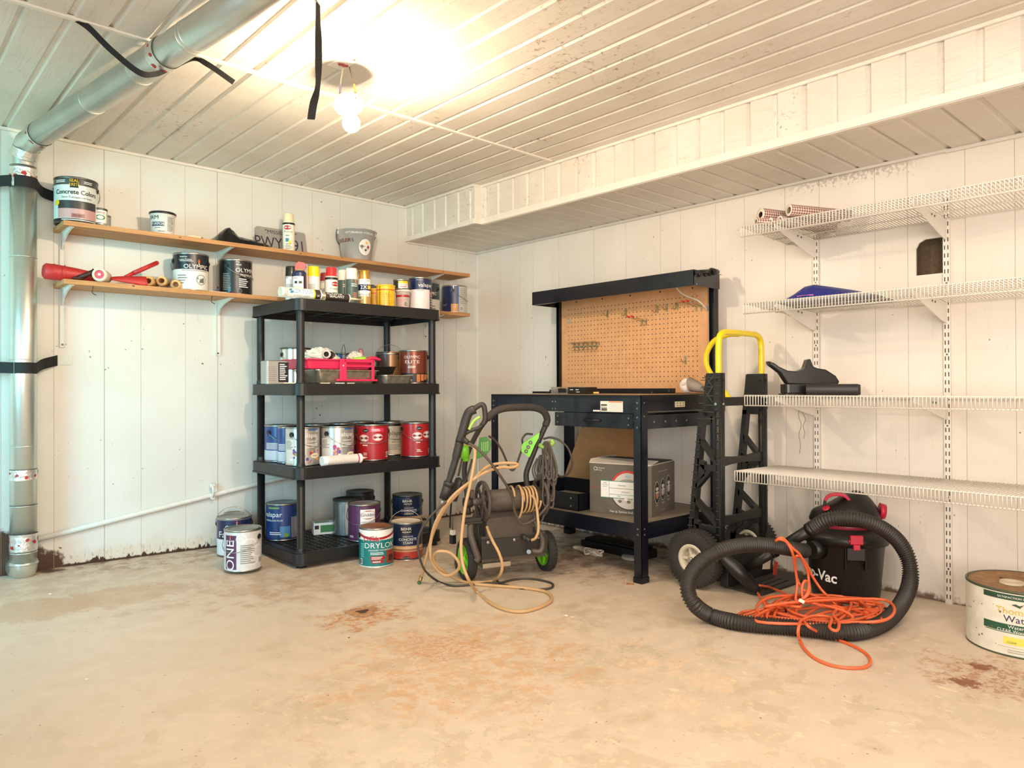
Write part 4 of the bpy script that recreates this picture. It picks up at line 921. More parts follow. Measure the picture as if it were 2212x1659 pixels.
# ---- caulk tubes ----
def caulk(label, uL, uR, un, vc, z, bodym, spec, y, r=.0245, rot=0, tipm=None, dz=0):
    a = fit_y(uL, y)[0]; b = py(uR, vc, y).x; L = b-a; nz = py(un, vc, y).x-b
    o = thing('caulk_tube', label, 'caulk tube', (a, y, z+r), 0, None); o.rotation_euler = (0, 0, rot)
    MX = Matrix.Rotation(PI/2, 4, 'Y')
    t = MB(); t.lathe([(r*.85, .003), (r, 0), (r, L-.004), (r*1.04, L-.004), (r*1.04, L+.002), (r*.8, L+.006), (.010, L+.008)], bodym, M=MX, n=30); t.build('body', o)
    t = MB(); t.lathe([(.0085, L+.006), (.0065, L+.02), (.0022, L+nz)], tipm or mat((236, 228, 208), .4), M=MX, n=16); t.build('nozzle', o)
    t = MB(); spec(t, L, r); 
    if t.v: t.build('wrapper', o, fix=False)
    return o
def cyl_x_patch(t, x0, x1, a0, a1, r, m, off=.0004):
    """band on a lying tube, angle 0 = facing -Y, 90 = top"""
    vs = []; n = 10
    for i in range(n+1): a = math.radians(a0+(a1-a0)*i/n); vs += [(x0, -(r+off)*math.cos(a), (r+off)*math.sin(a)), (x1, -(r+off)*math.cos(a), (r+off)*math.sin(a))]
    t.add(vs, [(2*i, 2*i+1, 2*i+3, 2*i+2) for i in range(n)], m, True)
def cyl_x_text(t, s, x, a, size, r, m, wx=1, off=.0012):
    V, Fc = text_geo(s, size, wx); t.add([(x+vx, -(r+off)*math.cos(vz/r+math.radians(a)), (r+off)*math.sin(vz/r+math.radians(a))) for vx, vz in V], Fc, m, True)
def c_alex(t, L, r):
    cyl_x_patch(t, 0, L, -60, 80, r, mat((236, 236, 226), .4)); cyl_x_text(t, 'ALEX PLUS', L*.48, 18, .030, r, c(48, 130, 190), .82)
    cyl_x_text(t, 'ACRYLIC CAULK', L*.50, -32, .010, r, c(120, 130, 140), 1.1)
    for x in (.07, .10, .13): cyl_x_patch(t, L*x, L*x+.002, -50, 70, r, GREY, .0007)
    V = [(L*.23+.012*math.cos(2*PI*i/16), .012*math.sin(2*PI*i/16)) for i in range(16)]; t.add([(x, -(r+.0012)*math.cos(z/r+.3), (r+.0012)*math.sin(z/r+.3)) for x, z in V], [tuple(range(16))], c(50, 120, 130))
    cyl_x_patch(t, L*.80, L*.84, -60, 80, r, c(240, 224, 30), .0007); cyl_x_patch(t, L*.84, L*.98, -60, 80, r, c(52, 44, 50), .0008); cyl_x_text(t, 'W', L*.91, -18, .014, r, W1)
caulk('white caulk tube at the front left corner on top of the black shelving', 605, 690, 727, 640, ZT+.001, mat((232, 226, 206), .4), c_alex, 3.245)
def c_seal(t, L, r): cyl_x_patch(t, 0, L, -80, 80, r, c(54, 44, 42)); cyl_x_text(t, 'ALL PURPOSE', L*.36, 38, .014, r, W1, 1); cyl_x_text(t, 'SEALANT', L*.45, 4, .018, r, W1, 1.1)
caulk('dark sealant tube with white nozzle lying on top of the black shelving', 700, 752, 784, 645, ZT+.001, mat((234, 222, 204), .4), c_seal, 3.255, r=.022)
def c_wht(t, L, r): cyl_x_patch(t, L*.12, L*.9, -70, 80, r, mat((230, 222, 214), .45)); cyl_x_patch(t, L*.9, L*.93, -80, 80, r, PINK, .0007); [cyl_x_patch(t, L*(.2+.06*i), L*(.2+.06*i)+.001, -40, 60, r, mat((200, 170, 170)), .0008) for i in range(11)]
caulk('white caulk tube lying at the front of the middle black shelf', 694, 778, 794, 997, Z3, mat((240, 236, 226), .4), c_wht, 3.238, r=.0235, rot=0)
# ================= LOOSE THINGS ON THE SHELVES =================
RXM = Matrix.Rotation(PI/2, 4, 'X')
def at(o, x, y, z, rz=None): o.location = (x, y, z); o.rotation_euler.z = face(x, y) if rz is None else rz; return o
# licence plate leaning on the wall
x0 = py(554, 500, 3.86).x; x1 = py(662, 500, 3.86).x; PWD = x1-x0; PH = .152
pl = thing('licence_plate', 'grey licence plate lettered PWY leaning on the wall above the upper plywood shelf', 'licence plate', ((x0+x1)/2, 3.845, ZU), 0, rot=(math.radians(-13), 0, 0))
m = MB(); m.prism([(x, z) for x, z in rr(-PWD/2, PWD/2, 0, PH, .014)], 0, .0012, mat((176, 172, 166), .4, .3, noise=.1, scale=60), RXM); m.build('plate', pl)
m = MB(); PT = mat((50, 44, 66), .5)
flat_txt(m, 'PWY', Matrix.Translation((-PWD*.27, -.0018, PH*.40)), .095, PT, .80); flat_txt(m, '91', Matrix.Translation((PWD*.34, -.0018, PH*.40)), .095, PT, .80); flat_txt(m, 'MISSISSIPPI', Matrix.Translation((-PWD*.02, -.0018, PH*.84)), .030, PT, 1.1)
for s in (-1, 1): m.cyl((s*PWD*.3, -.0016, PH*.9), (s*PWD*.3, -.0028, PH*.9), .004, DKSTEEL, n=8)
m.build('lettering', pl, fix=False)
# crumpled black plastic
x0 = py(450, 520, 3.76).x; x1 = py(580, 520, 3.76).x; L = x1-x0; NX, NY = 22, 9; vs = []; random.seed(4)
def hz(t):
    for (a, b), (c_, d) in zip([(0, .004), (.12, .03), (.30, .088), (.36, .075), (.45, .045), (.75, .034), (.97, .016)], [(.12, .03), (.30, .088), (.36, .075), (.45, .045), (.75, .034), (.97, .016), (1.01, .003)]):
        if a <= t <= c_: return b+(d-b)*(t-a)/(c_-a)
    return .003
for j in range(NY+1):
    for i in range(NX+1):
        t = i/NX; v = j/NY; e = math.sin(PI*v)**.6; vs.append((x0+L*t+random.uniform(-.003, .003), 3.69+.13*v+random.uniform(-.004, .004), ZU+.002+hz(t)*e+random.uniform(0, .004)*e))
m = MB(); m.add(vs, [(j*(NX+1)+i, j*(NX+1)+i+1, (j+1)*(NX+1)+i+1, (j+1)*(NX+1)+i) for j in range(NY) for i in range(NX)], mat((12, 12, 13), .28)); m.mats
tag(m.build('plastic_sheet', fix=True), 'crumpled shiny black plastic on the upper plywood shelf beside the licence plate', 'plastic sheet')
m = MB(); m.sph((0, 0, .012), .024, mat((226, 212, 176), .6, bump=.5, scale=60), (1.2, .6, .5), 14); m.box(.012, .042, -.008, .008, .006, .016, mat((226, 212, 176), .6)); m.box(.04, .052, -.006, .006, .004, .012, BLACK); o = m.build('paint_pad', bev=.001); at(o, *fit_y(415, 3.74), ZU); tag(o, 'small cream foam pad with dark tip on the upper plywood shelf', 'paint pad')
# red tools on the lower shelf
REDP = mat((186, 44, 44), .45); DRED = mat((64, 22, 20), .5)
def X(u, y, v=590): return py(u, v, y).x
y = 3.745; a, b = X(92, y), X(212, y); r = .032
t = thing('leaf_blower_tube', 'long red plastic blower tube overhanging the left end of the lower plywood shelf', 'blower tube', (a, y, ZL+r+.004), 0, rot=(0, math.radians(3), 0))
m = MB(); MX = Matrix.Rotation(PI/2, 4, 'Y'); m.lathe([(.0002, .004), (r*.75, 0), (r*1.1, .010), (r*1.12, .05), (r, .12), (r*.9, b-a-.06), (r*.75, b-a)], REDP, M=MX, n=32, caps=False)
for q in (.04, .08): m.lathe([(r*1.14, q), (r*1.14, q+.004)], REDP, M=MX @ Matrix.Rotation(.2, 4, 'X'), n=32, caps=False)
m.build('tube', t)
m = MB(); q0 = Vector((X(166, y)-a, -.036, -.018)); q1 = Vector((X(196, y)-a, -.050, .020)); m.cyl(q0, q1, .013, DRED, r1=.010, n=18); m.cyl(q1, q1+(q1-q0)*.08, .0125, DRED, n=18); m.sph(q0+Vector((0, 0, -.001)), .014, DRED, (1.8, 1, .7), 14); m.build('nozzle', t)
x, yy = fit_y(221, 3.655+.06); d = Vector((-x, -yy, 0)).normalized(); o = thing('paint_roller', 'short roller seen end on with cream ring and pink centre on the lower plywood shelf', 'paint roller', (x, yy, ZL+.031), face(x, yy, -12))
m = MB(); Mf = Matrix.Rotation(PI/2, 4, 'X'); m.lathe([(.020, .055), (.030, .053), (.031, .045), (.031, -.045), (.026, -.05)], mat((226, 218, 196), .8, bump=.6, scale=400), M=Mf, n=32, caps=False); m.build('nap', o)
m = MB(); m.lathe([(.0002, .052), (.007, .052), (.008, .046), (.021, .046), (.0212, .054)], mat((224, 96, 112), .4), M=Mf, n=28, caps=False); m.cyl((0, -.046, 0), (0, -.056, 0), .006, WHITE, n=12); m.build('end_cap', o)
y = 3.72; a, b = X(238, y), X(313, y); t = thing('garden_scoop', 'red plastic scoop with a raised round handle on the lower plywood shelf', 'scoop', (a, y, ZL+.001), 0); L = b-a
vs = []; n1, n2 = 14, 10
for j in range(n1+1):
    s = j/n1; rad = .010+.030*s**.7
    for i in range(n2+1): an = math.radians(-15+150*i/n2); vs.append((L*s, -rad*math.cos(an)*1.0, .006+rad*math.sin(an)*1.05+(1-s)*.012))
m = MB(); m.add(vs, [(j*(n2+1)+i, j*(n2+1)+i+1, (j+1)*(n2+1)+i+1, (j+1)*(n2+1)+i) for j in range(n1) for i in range(n2)], REDP, True); m.prism([(rad*math.cos(math.radians(k*12)), rad*math.sin(math.radians(k*12))) for k in range(16)], L-.004, L, REDP, Matrix(((0, 0, 1, 0), (1, 0, 0, 0), (0, 1, 0, .006), (0, 0, 0, 1)))) ; o = m.build('blade', t); sm = o.modifiers.new('t', 'SOLIDIFY'); sm.thickness = .002
m = MB(); h0 = Vector((X(268, y)-a, .0, .035)); h1 = Vector((X(340, y)-a, .01, py(340, 568, y).z-ZL)); m.cyl(h0, h0.lerp(h1, .3), .006, REDP, r1=.010, n=16); m.cyl(h0.lerp(h1, .28), h1, .0105, REDP, n=18); m.sph(h1, .0105, REDP, (1, 1, 1), 14); m.build('handle', t)
# bag of roller covers
NAP = mat((226, 190, 130), .85, bump=.5, scale=300); NAPI = mat((150, 96, 50), .7)
for i, u in enumerate((328, 354, 382)):
    x, yy = fit_y(u, 3.765); yy = 3.775; z = ZL+.0245+(.012 if i == 1 else .006 if i == 0 else 0)
    o = thing('roller_cover', ('left', 'middle', 'right')[i]+' of the three cream roller covers in the clear bag', 'roller cover', (x, yy, z), face(x, yy, -14+6*i), 'bagged roller covers')
    m = MB(); m.lathe([(.0135, .05), (.0235, .05), (.0245, .046), (.0245, -.05), (.0135, -.05)], NAP, M=Mf, n=28, caps=False); m.build('nap', o)
    m = MB(); m.lathe([(.0135, .0505), (.0115, .0505), (.0115, .0), (.0002, .0)], NAPI, M=Mf, n=24, caps=False); m.build('core', o)
BAG = mat((240, 226, 200), .12, trans=1.0, spec=.6, alpha=.28); x0, x1 = X(304, 3.70), X(410, 3.70); vs = []; NX, NY = 16, 10; random.seed(9)
for j in range(NY+1):
    for i in range(NX+1):
        s = i/NX; an = PI*j/NY; e = math.sin(PI*min(1, s*.98+.01))**.35; vs.append((x0+(x1-x0)*s, 3.775-.070*math.cos(an)*e, ZL+.0025+(.067*math.sin(an)**.7)*e*(1-.25*s)+random.uniform(-.0015, .0015)*e))
m = MB(); m.add(vs, [(j*(NX+1)+i, j*(NX+1)+i+1, (j+1)*(NX+1)+i+1, (j+1)*(NX+1)+i) for j in range(NY) for i in range(NX)], BAG, True); tag(m.build('plastic_bag'), 'clear plastic bag around three roller covers on the lower plywood shelf', 'bag')
m = MB(); m.lathe([(.040, 0), (.042, .004), (.0002, .005)], RED, n=28, caps=False); m.lathe([(.008, .004), (.007, .012), (.0002, .013)], DRED, n=14, caps=False); o = m.build('red_lid'); at(o, *fit_y(500, 3.715), ZL+.0005); o.location.y = 3.722; o.scale = (.8, .35, 1); tag(o, 'flat red lid in front of the all-black can on the lower plywood shelf', 'lid')
m = MB(); m.box(-.045, .045, -.008, .008, 0, .003, mat((226, 222, 210), .5)); o = m.build('stir_stick'); at(o, X(470, 3.70), 3.70, ZL+.0005, .0); tag(o, 'pale flat stir stick at the edge of the lower plywood shelf', 'stick')
# --- second tier of the rack ---
def tray(name, label, x, y, z, w, l, h, rz, mt, taper=.86, well=True):
    o = thing(name, label, 'paint tray', (x, y, z), rz); m = MB(); n = 5
    prof = [(taper, 0), (taper+.02, .004), (.985, h-.006), (1.0, h), (1.05, h), (1.05, h-.004)]
    R = []
    for s, zz in prof: R.append([(px_*s, py_*s, zz) for px_, py_ in rr(-l/2, l/2, -w/2, w/2, .028, n)])
    N = len(R[0]); vs = [p for q in R for p in q]; fs = [(k*N+i, k*N+(i+1) % N, (k+1)*N+(i+1) % N, (k+1)*N+i) for k in range(len(R)-1) for i in range(N)]
    fs.append(tuple(range(N))[::-1]); m.add(vs, fs, mt, False)
    if well:
        for i in range(7): m.box(-l*.3, l*.05, -w*.34+i*w*.11, -w*.34+i*w*.11+.006, .004, .010, mt)
    m.build('pan', o); return o
FOIL = mat((184, 176, 158), .3, .75, noise=.3, scale=50, bump=.4)
DIRTW = mat((214, 206, 186), .5, noise=.3, scale=60)
tray('paint_tray', 'silver paint tray under the pink tray on the second black shelf', 1.87, 3.385, Z2, .235, .37, .070, .06, FOIL)
pk = tray('paint_tray', 'bright pink plastic paint tray with a ladder frame on the second black shelf', 1.83, 3.40, Z2+.073, .25, .40, .050, .04, PINK, .90)
m = MB(); x0 = X(742, 3.262)-1.83; x1 = X(806, 3.262)-1.83; F = -.138
PT2 = mat((232, 48, 92), .4)
m.box(x0-.028, x1+.004, F-.006, F+.003, .036, .052, PT2); m.box(x0-.004, x0+.008, F-.006, F+.003, -.055, .05, PT2); m.box(x1-.012, x1+.002, F-.006, F+.003, -.055, .05, PT2); m.box(x0-.05, x1+.018, F-.010, F+.004, -.060, -.050, PT2); m.box(x0, x1-.01, F+.004, F+.02, .012, .022, PT2); m.box(x0-.028, x0, F-.004, F+.003, -.05, .045, PT2)
m.cyl((x0-.012, F-.006, .018), (x0-.012, F-.009, .018), .004, W1, n=10); m.build('ladder_frame', pk, bev=.002)
tray('paint_tray', 'shallow crumpled foil tray at the right of the pink tray', 2.165, 3.345, Z2, .20, .185, .046, -.03, FOIL, .88, False)
tray('paint_tray', 'black plastic tray resting on the foil tray', 2.135, 3.43, Z2+.052, .18, .16, .042, .02, BLK_PL, .84, False)
def s_box(m): pass
o = thing('metal_tin', 'squarish grey tin with black label at the left front of the second black shelf', 'tin', (*fit_y(593, 3.335), Z2), face(*fit_y(593, 3.335), 20)); hb = .108
m = MB(); m.prism(rr(-.055, .055, -.04, .04, .012, 4), 0, hb, mat((176, 174, 170), .35, .6), smooth=False); m.prism(rr(-.05, .05, -.035, .035, .012, 4), hb, hb+.003, DKSTEEL); m.build('body', o)
m = MB(); m.box(.004, .054, -.0408, -.0402, .008, hb-.006, BLACK)
for i in range(9): m.box(.010, .048-random.uniform(0, .015), -.0414, -.0409, hb-.018-i*.009, hb-.014-i*.009, W1)
for i in range(8): m.box(-.048, -.006, -.0410, -.0403, hb-.03-i*.009, hb-.028-i*.009, GREY)
m.build('wrapper', o)
def crumple(name, label, cat, x, y, z, sx, sy, sz, mt, seed, rz=0):
    random.seed(seed); m = MB(); n1, n2 = 22, 13; vs = []
    for j in range(n2+1):
        for i in range(n1): th = 2*PI*i/n1; ph = PI/2*j/n2; k = random.uniform(.78, 1.12); vs.append((sx*math.cos(th)*math.cos(ph)*k, sy*math.sin(th)*math.cos(ph)*k, sz*math.sin(ph)*random.uniform(.7, 1.1)))
    m.add(vs, [(j*n1+i, j*n1+(i+1) % n1, (j+1)*n1+(i+1) % n1, (j+1)*n1+i) for j in range(n2) for i in range(n1)]+[tuple(range(n1))[::-1]], mt)
    o = m.build(name); o.location = (x, y, z); o.rotation_euler.z = rz; return tag(o, label, cat)
PBAG = mat((232, 230, 216), .35, noise=.05, scale=40)
crumple('plastic_bag', 'crumpled white plastic bag behind the left front post on the second black shelf', 'bag', 1.80, 3.43, Z2+.125, .105, .06, .062, PBAG, 2)
crumple('plastic_bag', 'small crumpled white plastic bag in front of the blue can on the second black shelf', 'bag', 2.01, 3.44, Z2+.125, .055, .04, .050, PBAG, 5)
p = fit_y(709, 3.34); o = thing('paint_roller', 'dark roller tube seen end on lying on the pink tray', 'paint roller', (p[0], p[1], Z2+.148), face(p[0], p[1], -10))
m = MB(); m.lathe([(.014, .05), (.021, .05), (.021, -.09), (.014, -.09)], mat((34, 34, 34), .4), M=Mf, n=24, caps=False); m.build('tube', o); m = MB(); m.lathe([(.0135, .0515), (.0225, .0515), (.0225, .046), (.0135, .046)], mat((214, 206, 206), .4), M=Mf, n=24, caps=False); m.lathe([(.0135, .03), (.0002, .03)], BLACK, M=Mf, n=24, caps=False); m.build('end_ring', o)
def brush(name, label, pts, r, mt, cat):
    P = spl(pts, 5); o_ = P[0].copy(); m = MB(); n = len(P); m.tube([p-o_ for p in P], [r*(.65+.5*math.sin(PI*i/(n-1))) for i in range(n)], mt, 10); ob = m.build(name); ob.location = o_; return tag(ob, label, cat)
brush('brush_handle', 'lime green brush handle lying on the pink tray', [(X(762, 3.35, 780), 3.35, Z2+.128), (X(780, 3.33, 780), 3.33, Z2+.131), (X(790, 3.32, 780), 3.315, Z2+.134)], .010, mat((160, 210, 60), .4), 'brush')
brush('brush_handle', 'pink brush handle lying at the right end of the pink tray', [(X(785, 3.36, 780), 3.36, Z2+.126), (X(805, 3.35, 780), 3.35, Z2+.137), (X(822, 3.35, 780), 3.35, Z2+.128)], .009, PINK, 'brush')
o = thing('scrub_brush', 'red and white upright scrub brush standing behind the pink tray', 'brush', (*fit_y(779, 3.50), Z2), face(*fit_y(779, 3.50)))
m = MB(); m.prism([(-.028, .0), (.028, .0), (.024, .06), (.030, .12), (.018, .155), (.012, .19), (-.002, .196), (-.012, .185), (-.010, .16), (-.026, .14)], -.012, .012, RED, RXM); m.build('body', o, bev=.004)
m = MB(); m.prism([(-.018, .118), (.016, .118), (.008, .140), (.004, .17), (-.006, .17), (-.008, .142)], .0125, .0145, W1, RXM); m.build('label_plate', o)
m = MB(); 
for i, (u, l, w_, mt) in enumerate(((612, .05, .008, CREAM), (668, .045, .009, BLACK), (690, .05, .006, CREAM), (722, .05, .006, W1), (748, .04, .007, CREAM))):
    m = MB(); m.box(0, l, 0, w_, 0, .004, mt); ob = m.build('stir_stick'); ob.location = (X(u, 3.232), 3.222, Z2+.0005); tag(ob, ('pale paint stick at the left front of the second black shelf', 'black plastic strip by the left front post on the second black shelf', 'cream paint stick in front of the silver tray, left one', 'thin white paint stick in front of the silver tray', 'short cream paint stick in front of the pink ladder frame')[i], 'stick')
# box on the lowest tier
o = thing('small_carton', 'small white and green carton at the back of the lowest black shelf', 'carton', (1.90, 3.60, .0835), math.radians(-18)); p = fit_y(697, 3.60); o.location = (p[0], 3.60, .0835)
m = MB(); m.box(-.055, .055, -.035, .035, 0, .062, mat((222, 222, 214), .5)); m.build('body', o, bev=.001); m = MB(); m.box(-.02, .054, -.0356, -.0352, .012, .05, c(60, 120, 70)); m.box(-.05, -.028, -.0356, -.0352, .03, .05, BLACK); m.box(-.045, .03, -.02, .02, .0622, .0626, c(80, 140, 90)); m.build('print', o)

# ================= WIRE SHELF CONTENTS =================
def plaid_mat():
    n = NT('checked_paper'); tc = n.t.nodes.new('ShaderNodeTexCoord'); sx = n.t.nodes.new('ShaderNodeSeparateXYZ'); n.L(tc.outputs['UV'], sx.inputs[0])
    def st(o_, f): return n.mr(n.mth('SINE', n.mth('MULTIPLY', o_, f)), -.1, .1)
    a, b_ = st(sx.outputs[0], 2*PI*22), st(sx.outputs[1], 2*PI*22)
    k = n.mth('MULTIPLY', n.mth('ADD', a, b_), .5); return n.out(n.mix(k, (238, 222, 206), (134, 66, 60)), .5)
PLAID = plaid_mat(); ROLLW = mat((236, 222, 206), .6)
def roll(label, p0, p1, r, ri, core, group='shelf paper rolls'):
    p0, p1 = Vector(p0), Vector(p1); L = (p1-p0).length; o = thing('paper_roll', label, 'paper roll', p0, 0, group); o.rotation_mode = 'QUATERNION'; o.rotation_quaternion = (p1-p0).to_track_quat('Z', 'Y')
    n = 32; m = MB(); m.lathe([(r, 0), (r, L), (.0002, L)], PLAID, n=n, caps=False); ob = m.build('paper', o)
    uv = ob.data.uv_layers.new(name='uv')
    for f in ob.data.polygons:
        for li in f.loop_indices:
            co = ob.data.vertices[ob.data.loops[li].vertex_index].co; an = (math.atan2(co.y, co.x) % (2*PI))
            if an < .01 and f.center.y < 0: an = 2*PI
            uv.data[li].uv = (an*r/.25, co.z/.25)
    m = MB(); m.lathe([(ri, .0), (r-.001, -.0005), (r, .001)], ROLLW, n=n, caps=False); m.lathe([(ri, 0), (ri, .08), (.0002, .08)], core, n=n, caps=False); m.build('core', o); return o
zb = 1.560; DKC = mat((60, 34, 24), .8); GC = mat((150, 140, 130), .7)
def rp(u, v, yv): p = py(u, v, yv); return p
def rollp(label, u, v, r, ri, core, dist, L, d):
    p = pd(u, v, dist); return roll(label, p, p+Vector(d).normalized()*L, r, ri, core)
DX = (.42, -.90, 0.005)
def seatz(p, r): return Vector((p.x, p.y, max(p.z, zb+r)))
def rolls(label, u, v, r, ri, core, xx, L, d, stack=0):
    p = px(u, v, xx); z = zb+r+stack+.001 + (-.0175*(p.x-DX0)/.4)
    p.z = z; e = p+Vector(d).normalized()*L; e.z = zb+r+stack+.001-.0175*(e.x-DX0)/.4
    return roll(label, p, e, r, ri, core)
DR2 = (.93, -.36, 0)
rolls('flattened checked paper roll at the very left end of the top wire shelf', 1633, 483, .0165, .009, GC, 2.865, .33, (.80, -.60, 0))
rolls('thin checked paper roll lying between the two thick rolls', 1664, 474, .0165, .006, mat((150, 96, 70), .7), 2.90, .31, DR2)
rolls('thin paper roll wrapped in shiny film on the top wire shelf', 1684, 467, .019, .012, mat((232, 212, 214), .3), 2.915, .30, DR2)
rolls('thick checked paper roll with dark hollow core on the top wire shelf', 1643, 457, .029, .013, DKC, 2.935, .27, (.90, -.43, 0), .034)
rolls('checked paper roll with a grey core and trailing end on the top wire shelf', 1704, 452, .025, .014, GC, 2.935, .29, (.86, -.50, 0), .034)
P0 = Vector((3.00, px(1712, 452, 3.0).y, zb+.052)); d = Vector((.86, -.50, 0)).normalized(); sd = Vector((-d.y, d.x, 0)); pts = []; m = MB(); vs = []
for k in range(2):
    c0 = P0+d*(.21 if k else 0)
    for i in range(16): a = math.radians(215-14*i); rr_ = .040; p = c0+sd*(-rr_*math.cos(a)*-1)+Vector((0, 0, rr_*math.sin(a)-.012*k)); vs.append(tuple(p))
m.add(vs, [(i, i+1, 16+i+1, 16+i) for i in range(15)], mat((150, 134, 122), .7), True); o = m.build('loose_liner'); sm = o.modifiers.new('t', 'SOLIDIFY'); sm.thickness = .002; tag(o, 'curled grey liner sheet arched over the checked rolls', 'liner sheet')
# blue bag
q = px(1735, 640, 3.02); NX, NY = 12, 8; vs = []; m = MB(); random.seed(3)
for j in range(NY+1):
    for i in range(NX+1):
        s = i/NX; v = j/NY; e = math.sin(PI*v)**.7; prof = (.10*s/.28 if s < .28 else .10*(1-(s-.28)/.72)**.8)
        vs.append((2.92+.20*v, 1.53-.42*s, 1.222-.009*v+prof*.85*e+.003))
m.add(vs, [(j*(NX+1)+i, j*(NX+1)+i+1, (j+1)*(NX+1)+i+1, (j+1)*(NX+1)+i) for j in range(NY) for i in range(NX)], mat((36, 46, 130), .4)); m.box(2.935, 2.937, 1.36, 1.43, 1.236, 1.250, mat((236, 120, 160), .5)); o = m.build('folded_bag'); tag(o, 'crumpled blue bag lying on the second wire shelf', 'bag')
# vacuum attachments on the third shelf
zv = .832
o = thing('vacuum_nozzle', 'broken black plastic vacuum floor nozzle on the third wire shelf', 'vacuum nozzle', (*px(1735, 850, 3.0).xy, zv-.003), math.radians(-48)); VB = mat((22, 20, 19), .3)
m = MB(); m.prism(rr(-.095, .095, -.045, .045, .02, 4), 0, .012, VB); m.prism(rr(-.088, .088, -.04, .04, .02, 4), .012, .052, VB); m.build('base', o, bev=.003)
m = MB(); P = []
for i in range(15):
    a = PI*i/14; P.append((.10-.13*math.sin(a)*0, 0, 0))
m.prism([(-.07, .052), (-.10, .10), (-.145, .135), (-.148, .150), (-.125, .140), (-.105, .125), (-.07, .108), (-.03, .105), (.0, .118), (.012, .155), (.022, .158), (.034, .125), (.05, .118), (.085, .112), (.125, .085), (.14, .06), (.13, .045)], -.03, .03, VB, RXM); m.build('shell', o, bev=.004)
a_ = px(1742, 845, 2.915); b_ = Vector((2.990, 1.195, zv+.024)); m = MB(); A = Vector((a_.x, a_.y, zv+.024)); TB = mat((44, 42, 40), .5); d = (b_-A); M = Matrix.Translation(A) @ d.to_track_quat('Z', 'Y').to_matrix().to_4x4()
m.lathe([(.0235, 0), (.0235, d.length-.012), (.020, d.length), (.014, d.length)], TB, M=M, n=28, caps=False); m.lathe([(.0235, 0), (.0185, 0), (.0185, .15), (.0002, .15)], BLACK, M=M, n=28, caps=False)
A0_ = m; o = m.build('vacuum_wand'); tag(o, 'straight black vacuum wand lying on the third wire shelf', 'vacuum wand')
for u, v0, v1, lb in ((1727, 877, 980, 'longer loose thread dangling from the third wire shelf'), (1736, 877, 948, 'shorter loose thread dangling from the third wire shelf')):
    m = MB(); xx = 3.12; P = [px(u+k*(-1)**i*1.0, v0+(v1-v0)*i/5, xx) for i, k in zip(range(6), (0, 2, 4, 1, 2, 0))]; m.tube(spl(P, 4), .0011, mat((120, 90, 70), .8), 5); tag(m.build('dangling_thread'), lb, 'thread', 'dangling threads')
# ================= WORKBENCH =================
NV = mat((18, 20, 31), .28, noise=.1, scale=8, coat=.2); NVB = mat((16, 17, 22), .4)
BX0, BX1, BY0, BY1, BZ = 2.583, 3.205, 1.975, 2.985, .836
SCR = mat((150, 146, 138), .3, .8)
bn = thing('workbench', 'dark navy steel workbench with drawer, pegboard back and light canopy', 'workbench', (BX0, BY0, 0))
BO = Vector((BX0, BY0, 0))
class BB(MB):
    def b(s, x0, x1, y0, y1, z0, z1, m): return s.box(x0-BO.x, x1-BO.x, y0-BO.y, y1-BO.y, z0, z1, m)
    def scr(s, x, y, z, ax='x', r=.0042, m=None):
        d = Vector((-1, 0, 0)) if ax == 'x' else Vector((0, -1, 0)); p = Vector((x, y, z))-BO; return s.cyl(p, p+d*.0025, r, m or SCR, n=10)
WT = mat((176, 142, 104), .5, noise=.15, scale=40); LSB = mat((136, 122, 104), .55, noise=.25, scale=12)
m = BB(); m.b(BX0+.002, BX1, BY0+.002, BY1, BZ-.014, BZ, WT); m.b(BX0, BX0+.003, BY0, BY1, BZ-.014, BZ-.001, NVB); m.b(BX0, BX1, BY0, BY0+.003, BZ-.014, BZ-.001, NVB); m.build('worktop', bn)
for x, sx in ((BX0, 1), (BX1, -1)):
    for y, sy in ((BY0, 1), (BY1, -1)):
        m = BB(); a, b = sorted((x, x+sx*.048)); c_, d = sorted((y, y+sy*.0022)); m.b(a, b, c_, d, 0.004, BZ-.014, NV)
        a, b = sorted((x, x+sx*.0022)); c_, d = sorted((y, y+sy*.042)); m.b(a, b, c_, d, 0.004, BZ-.014, NV)
        a, b = sorted((x-sx*.004, x+sx*.050)); c_, d = sorted((y-sy*.004, y+sy*.044)); m.b(a, b, c_, d, 0, .026, NVB)
        if x == BX0:
            for z in (.24, .215, .69, .735, .775, .80): m.scr(x, y+sy*.02, z)
        if y == BY0:
            for z in (.24, .215, .74, .80): m.scr(x+sx*.022, y, z, 'y')
        m.build('leg', bn)
m = BB(); m.b(BX0+.0025, BX0+.005, BY0+.03, BY1-.03, .752, BZ-.014, NV); m.b(BX0+.03, BX1-.03, BY0+.0025, BY0+.005, .752, BZ-.014, NV); m.b(BX0+.03, BX1-.03, BY1-.005, BY1-.0025, .752, BZ-.014, NV); m.b(BX1-.005, BX1-.0025, BY0+.03, BY1-.03, .70, BZ-.014, NV)
for y in (2.50, 2.52): m.scr(BX0+.0025, y, .80); m.scr(BX0+.0025, y, .765)
m.build('apron', bn)
DRW = BB(); DRW.b(BX0+.001, BX0+.004, BY0+.047, 2.505, .682, .749, NV); DRW.b(BX0+.004, BX1-.15, 2.46, 2.463, .69, .745, NVB); DRW.b(BX0+.004, BX1-.15, BY0+.06, 2.46, .688, .691, NVB)
for y in (BY0+.07, 2.485): 
    for z in (.70, .73): DRW.scr(BX0+.001, y, z)
dr = DRW.build('drawer', bn, bev=.001)
m = BB(); yc = 2.26; hp = [(0, .045, 0), (-.016, .030, .0), (-.020, 0, -.002), (-.016, -.030, 0), (0, -.045, 0)]
